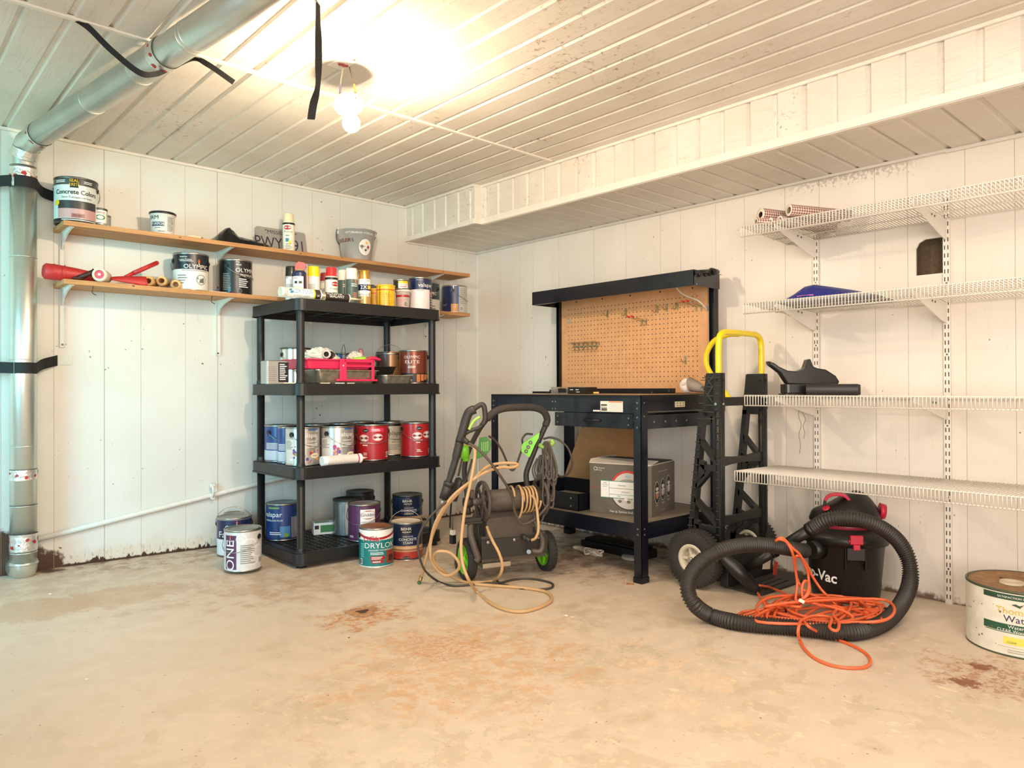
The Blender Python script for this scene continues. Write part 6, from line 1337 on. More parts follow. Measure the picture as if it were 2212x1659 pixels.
m = MB(); PLT = mat((62, 58, 52), .55, noise=.35, scale=50); m.prism([(2.80, 1.70), (2.785, 1.56), (2.80, 1.52), (3.19, 1.50), (3.215, 1.52), (3.215, 1.70)], .0, .010, PLT, Matrix.Translation(-HT0)); [m.box(2.86-HT0.x, 3.08-HT0.x, 1.545+i*.035-HT0.y, 1.549+i*.035-HT0.y, .010, .013, mat((30, 28, 26), .6)) for i in range(3)]; m.build('toe_plate', tk, bev=.002)
# tags hanging on the far side
m = MB(); m.prism([(-.035, -.02), (.03, -.03), (.04, .02), (-.02, .03)], 0, .002, mat((214, 200, 180), .6), RXM); o = m.build('paper_tag'); p = py(1655, 1217, 1.635); o.location = p; tag(o, 'cream paper tag hanging by the far end of the hand truck base', 'tag', None)
m = MB(); m.prism([(-.02, -.03), (.012, -.035), (.026, .02), (-.006, .034)], 0, .002, mat((196, 66, 48), .6), RXM); o = m.build('paper_tag'); p = py(1674, 1226, 1.632); o.location = p; tag(o, 'red paper tag hanging by the far end of the hand truck base', 'tag', None)
# ================= PRESSURE WASHER =================
PWG = mat((84, 74, 65), .5, noise=.15, scale=40); PWB = mat((52, 47, 43), .5, noise=.12, scale=60); GRN = mat((118, 204, 40), .4, coat=.2); GRD = mat((60, 130, 40), .45)
FOAM = mat((60, 54, 49), .75, noise=.15, scale=150, bump=.1); HOSE = mat((196, 158, 112), .45); HOSED = mat((66, 58, 52), .5); CORDG = mat((84, 74, 66), .55); BRASS = mat((176, 140, 90), .35, .8)
WC = Vector((2.262, 2.505, 0)); AX = Vector((.948, -.318, 0)); NF = Vector((-.318, -.948, 0))
pw = thing('pressure_washer', 'green and black electric pressure washer with hose reel beside the workbench', 'pressure washer', WC)
def wl(a, n, z): return AX*a+NF*n+Vector((0, 0, z))
WM = Matrix((AX, -NF, Vector((0, 0, 1)))).transposed().to_4x4()   # local x = axle, y = back, z = up
def P2(u, v, d): return pd(u, v, d)-WC
for s, sgn in ((-.20, -1), (.20, 1)):
    r = .093; R0 = .066; w_ = .045; M = Matrix.Translation(wl(s, 0, r)) @ WM @ Matrix.Rotation(PI/2, 4, 'Y')
    m = MB(); TY = mat((50, 46, 42), .8, noise=.45, scale=160, bump=.5)
    m.lathe([(R0, -w_*.42), (r-.012, -w_*.5), (r-.003, -w_*.42), (r, -w_*.2), (r, w_*.2), (r-.003, w_*.42), (r-.012, w_*.5), (R0, w_*.42)], TY, M=M, n=44, caps=False)
    for k in range(30): m.box(-.004, .0022, -.0045, .0045, -w_*.38, w_*.38, TY, M @ Matrix.Rotation(2*PI*k/30, 4, 'Z') @ Matrix.Translation((r-.001, 0, 0)) @ Matrix.Rotation(.25, 4, 'X'))
    m.build('tyre', pw)
    m = MB(); G_ = GRN if sgn < 0 else GRD
    m.lathe([(R0+.001, -w_*.44), (R0-.006, -w_*.44), (R0-.010, w_*.3), (R0-.006, w_*.44), (R0+.001, w_*.44)], GRN, M=M, n=36, caps=False); m.lathe([(R0-.010, w_*.05), (.0002, w_*.05)], G_, M=M, n=36, caps=False)
    for k in range(5): q = M @ Matrix.Rotation(2*PI*k/5, 4, 'Z'); m.box(.012, R0-.008, -.007, .007, -w_*.36, w_*.08, GRN, q)
    m.cyl(M @ Vector((0, 0, -w_*.55)), M @ Vector((0, 0, 0)), .017, GRN, n=18); m.cyl(M @ Vector((0, 0, -w_*.75)), M @ Vector((0, 0, -w_*.5)), .007, CHROME, n=12); m.build('wheel_hub', pw)
m = MB(); m.cyl(wl(-.21, 0, .093), wl(.21, 0, .093), .008, DKSTEEL, n=12); m.build('axle', pw)
def lbox(m, a0, a1, n0, n1, z0, z1, mt): m.box(a0, a1, -n1, -n0, z0, z1, mt, WM)
m = MB(); lbox(m, -.155, .165, -.12, .07, .085, .20, PWG); m.prism([(-.07, .195), (.12, .195), (.12, .26), (.07, .315), (-.02, .315), (-.07, .28)], -.13, .10, PWG, WM @ Matrix(((0, 0, 1, 0), (1, 0, 0, 0), (0, 1, 0, 0), (0, 0, 0, 1))))
lbox(m, -.16, .17, .07, .082, .105, .19, PWB)
for a in (-.13, 0, .12): m.cyl(wl(a, .082, .178), wl(a, .087, .178), .007, CHROME, n=12)
for i in range(6): m.cyl(wl(-.156, -.05+i*.018, .16), wl(-.160, -.05+i*.018, .25), .004, PWB, n=6)
lbox(m, -.155, -.02, -.10, .085, .062, .082, mat((190, 176, 150), .4, .5)); m.cyl(wl(-.20, -.13, .045), wl(-.12, -.13, .045), .042, PWB, n=20)
m.build('motor_housing', pw, bev=.006)
m = MB(); lbox(m, -.235, -.15, .02, .06, .268, .286, PWB); lbox(m, -.23, -.15, .01, .07, .262, .270, PWB); m.build('foot_rest', pw, bev=.003)
# reel
rz, rn = .355, .035
m = MB(); m.cyl(wl(-.125, rn, rz), wl(.150, rn, rz), .050, PWG, n=32); m.build('reel_drum', pw)
for s, t in ((-.135, 'a'), (.155, 'b')):
    m = MB(); M = Matrix.Translation(wl(s, rn, rz)) @ WM @ Matrix.Rotation(PI/2, 4, 'Y')
    m.lathe([(.078, -.006), (.092, -.006), (.094, 0), (.092, .006), (.078, .006), (.078, -.006)], PWG, M=M, n=40, caps=False); m.lathe([(.0002, -.007), (.034, -.007), (.036, .007), (.0002, .007)], PWG, M=M, n=24, caps=False)
    for k in range(6): m.box(.03, .082, -.008, .008, -.004, .004, PWG, M @ Matrix.Rotation(2*PI*k/6+.2, 4, 'Z'))
    m.build('reel_flange', pw)
m = MB(); m.cyl(wl(-.215, rn, rz), wl(-.13, rn, rz), .017, PWG, n=18); m.cyl(wl(-.225, rn, rz), wl(-.19, rn, rz), .023, PWB, n=18); m.cyl(wl(-.19, rn, rz), wl(-.19, rn+.01, rz+.055), .009, PWG, n=12); m.build('reel_crank', pw)
m = MB(); P = []
for i in range(5*20+1):
    a = 2*PI*i/20; t = i/100; rr_ = .057+.002*math.sin(i*.9); P.append(wl(.045+.085*t, rn+rr_*math.cos(a), rz+rr_*math.sin(a)-.006))
m.tube(P, .0052, HOSE, 8)
P = []
for i in range(27): a = 2*PI*i/20+.5; P.append(wl(.0+.05*i/26, rn+.062*math.cos(a), rz-.018+.078*math.sin(a)))
m.tube(P, .0052, HOSE, 8); m.build('reel_hose', pw)
# handle
LT = [(1012, 1112, 3.30), (1008, 1062, 3.32), (1003, 1015, 3.32), (1012, 975, 3.30), (1034, 930, 3.27), (1052, 905, 3.25)]
TOP = [(1052, 905, 3.25), (1068, 890, 3.25), (1090, 882, 3.27), (1125, 880, 3.32), (1155, 881, 3.37), (1174, 889, 3.40), (1182, 905, 3.42), (1178, 920, 3.42)]
RTB = [(1178, 920, 3.42), (1170, 938, 3.42), (1158, 965, 3.42), (1145, 998, 3.42), (1137, 1022, 3.42), (1138, 1045, 3.42), (1144, 1075, 3.42)]
m = MB(); m.tube([P2(*p) for p in spl(LT, 5)], .0115, PWB, 14); m.tube([P2(*p) for p in spl(RTB, 5)], .0130, PWB, 14); m.build('handle_tube', pw)
m = MB(); m.tube([P2(*p) for p in spl(TOP, 6)], [.0165]*36+[.0185]*7 if False else .0165, FOAM, 18); m.build('handle_grip', pw)
m = MB(); m.tube([P2(*p) for p in spl([(1018, 1122, 3.26), (1016, 1150, 3.22), (1024, 1180, 3.20), (1032, 1205, 3.20), (1028, 1212, 3.20)], 5)], .0145, PWG, 14); m.build('frame_tube', pw)
m = MB(); m.tube([P2(*p) for p in spl([(1150, 1100, 3.38), (1160, 1140, 3.34), (1172, 1165, 3.30), (1168, 1190, 3.28), (1148, 1190, 3.28)], 5)], .0125, PWG, 14); m.cyl(P2(1146, 1191, 3.27), P2(1142, 1192, 3.25), .010, CHROME, n=16); m.build('frame_tube', pw)
def slab(name, pts, d, th, mt, dvec=None):
    """a panel outlined by (u, v) at distance d with real thickness"""
    m = MB(); n = len(pts); f = [P2(u, v, d if not isinstance(d, list) else d[i]) for i, (u, v) in enumerate(pts)]; k = [p+Vector((fw.x, fw.y, 0))*th for p in f]
    m.add(f+k, [tuple(range(n)), tuple(range(n, 2*n))[::-1]]+[(i, (i+1) % n, n+(i+1) % n, n+i) for i in range(n)], mt); return m
m = slab('p', [(1036, 946), (1050, 944), (1062, 956), (1059, 972), (1050, 984), (1030, 992), (1028, 985)], 3.30, .018, GRD)
for i in range(4):
    for j in range(8): p = P2(1041+i*4.2, 957+j*2.6+i*-.8, 3.2985); m.cyl(p, p-Vector((fw.x, fw.y, 0))*.0008, .0022, mat((190, 230, 140), .5), n=8)
m.build('accessory_panel', pw, bev=.003)
m = slab('p', [(1131, 956), (1166, 934), (1164, 946), (1155, 962), (1144, 988), (1126, 976), (1127, 962)], 3.38, .022, GRN)
for u, v in ((1146, 956), (1141, 966), (1136.5, 975)): p = P2(u, v, 3.378); m.cyl(p, p-Vector((fw.x, fw.y, 0))*.001, .0085, BLACK, n=18); m.cyl(p-Vector((fw.x, fw.y, 0))*.001, p-Vector((fw.x, fw.y, 0))*.0015, .005, DKSTEEL, n=12)
m.build('nozzle_panel', pw, bev=.003)
m = MB(); a, b_ = P2(1001, 958, 3.24), P2(1005, 992, 3.24); m.cyl(b_, a, .020, GRN, r1=.0235, n=24); m.sph(b_, .020, GRN, (1, 1, .6), 16); m.box(-.003, .003, -.004, .004, 0, .05, GRN, Matrix.Translation(a+Vector((.02, -.005, -.03)))); m.build('lance_holster', pw)
m = MB(); m.tube([P2(*p) for p in spl([(1166, 962, 3.40), (1178, 966, 3.36), (1190, 960, 3.36), (1194, 956, 3.36), (1190, 950, 3.36)], 4)], .012, mat((150, 190, 90), .4), 12); m.build('cord_hook', pw, bev=0)
# spray gun
sg = thing('spray_gun', 'black pressure washer gun with lime trigger standing in the holster', 'spray gun', pd(955, 1080, 3.18)); SGO = pd(955, 1080, 3.18)
def P3(u, v, d): return pd(u, v, d)-SGO
m = MB(); m.tube([P3(*p) for p in spl([(962, 1062, 3.18), (975, 1022, 3.18), (986, 985, 3.18), (993, 955, 3.18)], 5)], [.0135]*5+[.0155]*5+[.019]*6, PWB, 16)
m.tube([P3(*p) for p in spl([(993, 955, 3.18), (1000, 930, 3.18), (1007, 905, 3.18), (1014, 890, 3.18), (1026, 884, 3.18)], 5)], .020, PWB, 16)
m.tube([P3(*p) for p in spl([(1018, 888, 3.18), (1030, 879, 3.18), (1040, 874, 3.18), (1046, 880, 3.18), (1048, 905, 3.18), (1042, 918, 3.18)], 5)], .0115, PWB, 14)
m.tube([P3(*p) for p in spl([(1044, 915, 3.18), (1034, 924, 3.18), (1015, 931, 3.18), (1003, 938, 3.18)], 5)], .0085, PWB, 12); m.build('grip', sg)
m = MB(); m.tube([P3(*p) for p in spl([(1037, 900, 3.175), (1025, 908, 3.175), (1017, 920, 3.175), (1013, 928, 3.175)], 5)], .0065, mat((170, 210, 100), .4), 12); m.build('trigger', sg)
m = MB(); m.cyl(P3(958, 1078, 3.18), P3(969, 1048, 3.18), .020, PWB, r1=.0235, n=24); m.cyl(P3(969, 1050, 3.18), P3(971, 1041, 3.18), .0245, PWB, n=24); m.build('lance_end', sg)
m = MB(); m.cyl(P3(957, 1080, 3.18), P3(955, 1088, 3.18), .008, mat((220, 206, 180), .3, .5), n=14); m.build('coupling', sg)
m = MB(); m.tube([P3(*p) for p in spl([(998, 992, 3.22), (994, 1010, 3.22), (990, 1028, 3.22)], 4)], .0045, HOSED, 8); m.tube([P3(*p) for p in spl([(975, 1085, 3.22), (973, 1110, 3.24), (972, 1140, 3.26)], 4)], .004, BLACK, 8)
m2 = MB(); A_, B_ = P3(993, 1032, 3.22), P3(978, 1082, 3.22); m2.tube([A_, A_.lerp(B_, .08), A_.lerp(B_, .5), A_.lerp(B_, .95), B_], [.008, .021, .023, .022, .012], PWB, 12, flat=(1, .7)); p_ = tag(m.build('power_lead'), 'black lead of the plug box hanging below the spray gun', 'cord'); p_.location = SGO
o = m2.build('plug_box'); o.location = SGO; tag(o, 'black safety plug box hanging between spray gun and washer handle', 'plug box')
m = MB(); p = pd(978, 1160, 3.30); m.box(-.008, .008, -.010, .010, .010, .032, mat((206, 196, 180), .5)); m.box(-.010, .010, -.012, .012, -.030, .010, BLACK); m.tube([(-.0, 0, .02), (-.002, 0, .05), (0, 0, .09)], .003, HOSED, 8); o = m.build('mains_plug'); o.location = p; tag(o, 'white and black plug hanging beside the left wheel of the washer', 'plug')
# hoses: (u, v, distance); distance None = resting on the floor
def path(L, r):
    out = []
    for u, v, d in L: out.append(pz(u, v, r+(zf(*pz(u, v, 0).xy))) if d is None else pd(u, v, d))
    return out
def hose(name, label, L, r, mt, cat, group=None, k=7):
    P = spl(path(L, r), k); o_ = min(P, key=lambda p: p.z).copy(); m = MB(); m.tube([p-o_ for p in P], r, mt, 10); o = m.build(name); o.location = o_; return tag(o, label, cat, group)
hose('rubber_hose', 'tan high-pressure hose looping from the spray gun across the floor in front of the washer',
     [(1003, 958, 3.14), (1020, 963, 3.12), (1026, 975, 3.10), (1024, 1000, 3.08), (1016, 1045, 3.05), (1005, 1095, 3.02), (998, 1150, 3.00), (996, 1185, 2.98), (1000, 1220, 2.95), (1012, 1252, 2.92), (1030, 1278, None), (1060, 1303, None), (1095, 1318, None), (1130, 1321, None), (1165, 1312, None), (1190, 1298, None), (1188, 1284, None), (1170, 1276, None), (1130, 1270, None), (1080, 1266, None), (1030, 1262, None), (1000, 1256, None), (975, 1245, 3.20), (955, 1232, 3.16), (942, 1220, 3.14), (936, 1205, 3.12), (945, 1192, 3.08), (965, 1192, 3.08), (980, 1200, 3.06), (992, 1218, 3.05), (988, 1232, 3.06), (970, 1243, 3.08), (955, 1240, 3.1), (940, 1225, 3.14), (930, 1200, 3.14), (932, 1160, 3.14), (945, 1120, 3.12), (975, 1075, 3.10), (1010, 1045, 3.10), (1045, 1022, 3.12), (1080, 1010, 3.16), (1105, 1010, 3.18), (1119, 1005, 3.2), (1110, 1001, 3.22), (1080, 1001, 3.22), (1050, 1010, 3.18), (1020, 1038, 3.14), (990, 1065, 3.12), (960, 1100, 3.13), (938, 1145, 3.15), (922, 1200, 3.17), (912, 1240, 3.22), (908, 1250, 3.24)], .0068, HOSE, 'hose')
m = MB(); m.cyl((0, 0, 0), (.004, .003, .028), .008, BRASS, n=14); m.cyl((.004, .003, .028), (.006, .0045, .045), .0065, BRASS, n=12); m.cyl((-.001, 0, -.006), (0, 0, 0), .0095, mat((40, 120, 70), .5), n=14); o = m.build('hose_coupling'); q_ = pz(906, 1258, .007); o.location = (q_.x, q_.y, .0075); o.rotation_euler = (0, .35, 0); tag(o, 'brass hose coupling with green washer at the free hose end on the floor', 'hose coupling')
hose('rubber_hose', 'tan hose running from the reel down to the pump of the washer', [(1130, 1075, 3.36), (1150, 1072, 3.32), (1158, 1090, 3.29), (1162, 1120, 3.27), (1163, 1145, 3.26), (1157, 1162, 3.26), (1148, 1167, 3.27)], .0065, HOSE, 'hose')
m = MB(); a, b_ = pd(1146, 1168, 3.28), pd(1128, 1158, 3.31); m.cyl((0, 0, 0), b_-a, .011, PWB, n=14); [m.cyl((b_-a)*.5+Vector((0, 0, 0)), (b_-a)*.95, .0125+.0002*i, PWB, n=14) for i in range(1)]; o = m.build('hose_fitting'); o.location = a; tag(o, 'ribbed black hose fitting at the washer pump', 'hose fitting')
hose('rubber_hose', 'tan hose dropping from the reel flange to the floor between the washer wheels', [(1052, 1138, 3.22), (1056, 1150, 3.18), (1065, 1170, 3.14), (1078, 1195, 3.12), (1085, 1220, 3.12), (1080, 1242, 3.14), (1065, 1254, None), (1040, 1258, None), (1010, 1258, None)], .0066, HOSE, 'hose')
hose('drain_hose', 'dark grey hose arching from the holster over the reel', [(1004, 950, 3.14), (1012, 957, 3.12), (1030, 968, 3.10), (1052, 990, 3.10), (1075, 1020, 3.12), (1098, 1055, 3.16), (1108, 1080, 3.20), (1112, 1105, 3.22), (1125, 1130, 3.24), (1145, 1128, 3.26), (1170, 1108, 3.30), (1192, 1075, 3.34), (1196, 1040, 3.38)], .0060, CORDG, 'hose')
m = MB(); a, b_ = pd(1001, 949, 3.135), pd(1012, 957, 3.115); m.cyl((0, 0, 0), b_-a, .013, PWB, r1=.010, n=16); o = m.build('hose_coupling'); o.location = a; tag(o, 'black knurled coupling resting in the lime holster', 'hose coupling')
hose('power_cable', 'dark cable sagging between the two green panels on the washer handle', [(1056, 942, 3.34), (1070, 952, 3.36), (1085, 975, 3.38), (1098, 1005, 3.40), (1106, 1016, 3.40), (1114, 1008, 3.40), (1124, 980, 3.40), (1130, 965, 3.42), (1128, 950, 3.42), (1136, 938, 3.42), (1150, 938, 3.40)], .0050, HOSED, 'cable')
hose('power_cable', 'dark cable falling from the handle past the spray gun to the floor loop', [(1020, 992, 3.26), (1012, 1020, 3.24), (1000, 1048, 3.20), (975, 1075, 3.12), (945, 1100, 3.08), (922, 1125, 3.06), (906, 1155, 3.06), (903, 1185, 3.06), (908, 1210, 3.06), (920, 1235, 3.10), (945, 1255, None), (975, 1265, None), (1010, 1264, None), (1050, 1260, None), (1080, 1259, None), (1110, 1252, None), (1145, 1250, None), (1180, 1256, None), (1194, 1262, None), (1190, 1270, None), (1165, 1273, None), (1120, 1270, None), (1085, 1262, None), (1076, 1258, None), (1074, 1250, 3.25), (1080, 1240, 3.20), (1086, 1225, 3.2)], .0050, HOSED, 'cable')
hose('power_cable', 'loose cable loop hanging out to the right of the washer handle', [(1174, 948, 3.38), (1190, 945, 3.36), (1210, 952, 3.34), (1228, 970, 3.34), (1236, 1000, 3.34), (1228, 1022, 3.36), (1212, 1030, 3.38), (1200, 1022, 3.40)], .0050, HOSED, 'cable')
random.seed(12); LP_ = []
for i in range(8):
    u0 = 1176+i*1.2; lo = 1060+random.uniform(-40, 70); uu = 1188+random.uniform(-10, 14)
    LP_ += [(u0, 955, 3.36-.004*i), (u0+8, 975, 3.35-.004*i), (uu+2, (975+lo)/2, 3.35-.005*i), (uu+3, lo-8, 3.35-.005*i), (uu-3, lo, 3.35-.005*i), (uu-9, lo-12, 3.36-.004*i), (uu-8, (985+lo)/2, 3.36-.004*i), (u0-4, 978, 3.37-.004*i)]
hose('power_cable', 'bundled grey power cable hanging in long loops from the hook of the washer', LP_+[(1180, 1040, 3.40), (1186, 1078, 3.38), (1176, 1110, 3.36), (1168, 1130, 3.36), (1160, 1140, 3.36)], .0046, CORDG, 'cable', k=5)
LP_ = []
for i in range(4):
    LP_ += [(1160+i*3, 990, 3.38), (1150+i*5, 1015, 3.37), (1158+i*5, 1036, 3.37), (1164+i*4, 1010, 3.38), (1168+i*2, 985, 3.39)]
hose('power_cable', 'tangle of thin dark cable behind the right handle tube of the washer', LP_, .0036, HOSED, 'cable', k=5)

# ================= SHOP VACUUM =================
VP = mat((22, 21, 20), .42, noise=.08, scale=60, bump=.05); VR = mat((196, 32, 62), .38)
VCx, VCy = 3.055, 1.288; va = thing('shop_vacuum', 'black and red wet-dry vacuum standing against the right wall', 'vacuum cleaner', (VCx, VCy, 0), face(VCx, VCy))
zr = .262
m = MB(); m.lathe([(.120, .0), (.128, .004), (.132, .03), (.150, zr-.03), (.153, zr-.025)], VP, n=56); m.lathe([(.0002, .0005), (.12, 0)], VP, n=40, caps=False)
MV = Matrix.Rotation(math.radians(6), 4, 'Z')
m.prism([(.046, zr-.085), (.110, zr-.085), (.116, zr-.03), (.040, zr-.03)], -.157, -.120, VP, Matrix.Rotation(math.radians(-2), 4, 'Z') @ RXM @ Matrix.Scale(-1, 4, (0, 0, 1))) if False else None
m.build('tank', va)
l = MB(); W = Wrap(l, .1345, .150, zr-.03); W.txt('\x01Shop-Vac', -54, .105, .058, W1, .95, math.radians(-4), 6); l.build('lettering', va, fix=False)
m = MB()
for a in (14,):
    R = Matrix.Rotation(math.radians(a), 4, 'Z'); m.box(-.034, .034, -.166, -.140, zr-.080, zr-.030, VP, R); m.box(-.040, -.034, -.160, -.13, zr-.12, zr-.03, VP, R); m.box(.034, .040, -.160, -.13, zr-.12, zr-.03, VP, R)
m.build('latch_bracket', va, bev=.003)
m = MB(); R = Matrix.Rotation(math.radians(14), 4, 'Z'); m.box(-.024, .024, -.178, -.163, zr-.014, zr+.022, VR, R); m.box(-.013, .013, -.178, -.163, zr-.036, zr-.014, VR, R); m.cyl(R @ Vector((-.030, -.170, zr-.002)), R @ Vector((-.022, -.170, zr-.002)), .005, VR, n=10); m.build('latch', va, bev=.003)
m = MB(); R2 = Matrix.Rotation(math.radians(92), 4, 'Z'); m.box(-.012, .012, -.178, -.15, zr-.025, zr+.012, VP, R2); m.sph(R2 @ Vector((0, -.183, zr-.012)), .014, VP, (1, 1, .9)); m.build('latch', va, bev=.002)
m = MB(); m.lathe([(.150, zr-.034), (.164, zr-.032), (.166, zr-.004), (.162, zr+.004), (.150, zr+.016), (.128, zr+.030), (.124, zr+.034)], VP, n=60, caps=False); m.build('rim', va)
m = MB(); m.lathe([(.122, zr+.030), (.127, zr+.034), (.128, zr+.048), (.124, zr+.052)], mat((150, 40, 56), .4), n=60, caps=False); m.build('red_band', va)
# motor head, leaning dome
m = MB(); vs = []; n1, n2 = 48, 14
for j in range(n2+1):
    ph = PI/2*j/n2
    for i in range(n1):
        a = 2*PI*i/n1; rr_ = .138*math.cos(ph)**.55; h = .082*math.sin(ph)
        x_ = rr_*math.cos(a); y_ = rr_*math.sin(a)*.92
        if j < 4: h = h
        bump_ = .046*math.exp(-(((x_-.050)/.075)**2+((y_-.01)/.09)**2)); dip = -.020*math.exp(-(((x_+.09)/.05)**2))
        vs.append((x_, y_, zr+.050+h+(bump_+dip)*math.sin(ph)))
m.add(vs, [(j*n1+i, j*n1+(i+1) % n1, (j+1)*n1+(i+1) % n1, (j+1)*n1+i) for j in range(n2) for i in range(n1)]+[tuple(range(n1))[::-1], tuple(range(n2*n1, n2*n1+n1))], VP, True)
m.lathe([(.126, zr+.046), (.138, zr+.050), (.139, zr+.058)], VP, n=56, caps=False); m.build('motor_head', va)
m = MB(); Hh = spl([(-.078, -.045, zr+.095), (-.072, -.045, zr+.140), (-.050, -.045, zr+.160), (-.006, -.045, zr+.162), (.020, -.045, zr+.138), (.026, -.045, zr+.100)], 6)
m.ribbon([p for p in Hh[5:-5]], Vector((0, .022, 0)), .011, VR); m.ribbon(Hh[:7], Vector((0, .022, 0)), .012, VP); m.ribbon(Hh[-7:-1], Vector((0, .024, 0)), .014, VR); m.build('carry_handle', va, bev=.003)
m = MB(); m.cyl((.128, .02, zr+.095), (.150, .024, zr+.092), .034, VR, r1=.030, n=24); m.cyl((.150, .024, zr+.092), (.152, .024, zr+.092), .018, mat((120, 20, 36), .5), n=20); m.build('exhaust_port', va)
m = MB(); m.lathe([(.016, 0), (.014, .004), (.0002, .005)], VR, M=Matrix.Translation((-.070, -.075, zr+.108)) @ Matrix.Rotation(-.35, 4, 'Y') @ Matrix.Rotation(.5, 4, 'X'), n=18, caps=False); m.build('power_switch', va)
VW = va.location
p_in = pd(1738, 1190, 2.92); m = MB(); vx = Vector((VCx, VCy, p_in.z)); dr_ = (p_in-vx).normalized(); Rv = Matrix.Rotation(-va.rotation_euler.z, 4, 'Z')
A_ = Rv @ (vx+dr_*.135-Vector((VCx, VCy, 0))); B_ = Rv @ (vx+dr_*.190-Vector((VCx, VCy, 0))); m.cyl(A_, B_, .042, VP, r1=.034, n=28); m.build('hose_port', va)
HG = mat((46, 41, 37), .5, noise=.15, scale=30)
VH = [(1738, 1190, 2.90), (1722, 1188, 2.86), (1700, 1184, 2.83), (1650, 1177, 2.80), (1600, 1178, 2.77), (1555, 1190, 2.74), (1515, 1213, 2.72), (1492, 1242, 2.69), (1486, 1275, 2.66), (1500, 1305, 2.64), (1535, 1330, 'f'), (1585, 1343, 'f'), (1640, 1350, 'f'), (1700, 1354, 'f'), (1760, 1360, 'f'), (1815, 1366, 'f'), (1865, 1362, 'f'), (1912, 1343, 'f'), (1945, 1308, 2.68), (1965, 1262, 2.74), (1964, 1215, 2.77), (1945, 1175, 2.78), (1912, 1145, 2.77), (1870, 1126, 2.76), (1825, 1119, 2.77), (1785, 1124, 2.80), (1752, 1143, 2.85)]
pts = []
for u, v, d in VH: pts.append(pz(u, v, .029) if d == 'f' else pd(u, v, d))
P = spl(pts, 14); 
# resample evenly and corrugate
Ls = [0]; [Ls.append(Ls[-1]+(P[i+1]-P[i]).length) for i in range(len(P)-1)]; T_ = Ls[-1]; NS = int(T_/.0020); Q = []; j = 0
for i in range(NS+1):
    s = T_*i/NS
    while j < len(Ls)-2 and Ls[j+1] < s: j += 1
    t = (s-Ls[j])/max(1e-9, Ls[j+1]-Ls[j]); Q.append(P[j].lerp(P[j+1], t))
rs = [.0268+(.0026 if (i % 5) in (0, 1) else -.0026) for i in range(NS+1)]
o_ = Vector((Q[NS//2].x, Q[NS//2].y, 0)); m = MB(); m.tube([p-o_ for p in Q], rs, HG, 20); o = m.build('vacuum_hose'); o.location = o_; tag(o, 'ribbed black vacuum hose curling round the orange cord', 'vacuum hose')
a, b_ = pd(1757, 1140, 2.84), pd(1607, 1231, 3.06); m = MB(); d = b_-a; m.cyl((0, 0, 0), d*.55, .0235, VP, r1=.021, n=24); m.cyl(d*.55, d, .0215, VP, r1=.0185, n=24); m.cyl(d*.53, d*.56, .0245, VP, n=24); m.cyl(d*0, d*.06, .029, VP, n=24); o = m.build('vacuum_wand'); o.location = a; tag(o, 'smooth black wand running from the hose down to the floor tool', 'vacuum wand')
a = pd(1550, 1192, 3.03); c_ = pd(1640, 1286, 3.00); c_.z = .022; mid = pd(1600, 1236, 3.04)
m = MB(); o_ = c_.copy(); dd_ = (a-c_).normalized(); side = dd_.cross(Vector((fw.x, fw.y, 0))).normalized()
N_ = 14; vs = []
L_ = (a-c_).length; nrm = dd_.cross(side).normalized()
for i in range(N_+1):
    t = i/N_; wid = .010+.020*math.sin(PI*t)**.8; hh_ = .010+.016*math.exp(-((t-.45)/.2)**2); c0 = c_+dd_*L_*t-o_
    for k in range(10): an = 2*PI*k/10; vs.append(c0+side*wid*math.cos(an)+nrm*hh_*math.sin(an))
m.add(vs, [(i*10+k, i*10+(k+1) % 10, (i+1)*10+(k+1) % 10, (i+1)*10+k) for i in range(N_) for k in range(10)]+[tuple(range(10))[::-1], tuple(range(N_*10, N_*10+10))], VP, True); m.cyl(mid-o_-Vector((0, 0, .0)), (mid-o_)+(b_-mid)*1.4, .020, VP, n=18); o = m.build('floor_tool'); o.location = o_; tag(o, 'wide black vacuum floor tool tipped over the hand truck toe plate', 'floor tool')
# orange extension cord
OR = mat((226, 104, 58), .42, coat=.2); random.seed(21); r = .0052
cc = pz(1745, 1335, 0); ex = Vector((rt.x, rt.y, 0)).normalized(); ey = Vector((fw.x, fw.y, 0)).normalized()
def gp(u, v, z): return pz(u, v, z)
L = [gp(1905, 1330, .02), gp(1880, 1318, .03), gp(1840, 1316, .03), gp(1790, 1322, .04), gp(1740, 1332, .04)]
def loopsto(n, u0, u1, v0, v1, zmax):
    out = []
    for i in range(n): 
        s = i % 4; u = (u0 if s in (0, 3) else u1)+random.uniform(-62, 50)*(1 if s in (0, 3) else -1)*(-1); v = min(1343, max(1290, (v0 if s in (0, 1) else v1)+random.uniform(-16, 16))); out.append(gp(u, v, .007+random.random()*zmax))
    return out
L += loopsto(28, 1660, 1850, 1302, 1345, .055)
L += [gp(1640, 1320, .02), gp(1605, 1322, .007), gp(1590, 1335, .008), gp(1620, 1325, .02), gp(1680, 1308, .05), gp(1730, 1310, .06)]
L += [gp(1700, 1285, .03), gp(1660, 1268, .02), gp(1634, 1268, .016), gp(1650, 1300, .02), gp(1690, 1315, .03)]
L += loopsto(16, 1700, 1860, 1298, 1338, .07)
L += [gp(1780, 1300, .05), pd(1740, 1278, 2.78), pd(1722, 1250, 2.80), pd(1718, 1215, 2.78), pd(1722, 1200, 2.76), pd(1738, 1212, 2.78), pd(1752, 1240, 2.80), pd(1768, 1265, 2.80), pd(1780, 1280, 2.78), gp(1800, 1296, .05), gp(1840, 1300, .04), gp(1850, 1310, .03), gp(1790, 1312, .05), gp(1740, 1296, .06), pd(1732, 1275, 2.76), pd(1738, 1255, 2.77), pd(1748, 1262, 2.78), pd(1745, 1285, 2.75), gp(1720, 1300, .05)]
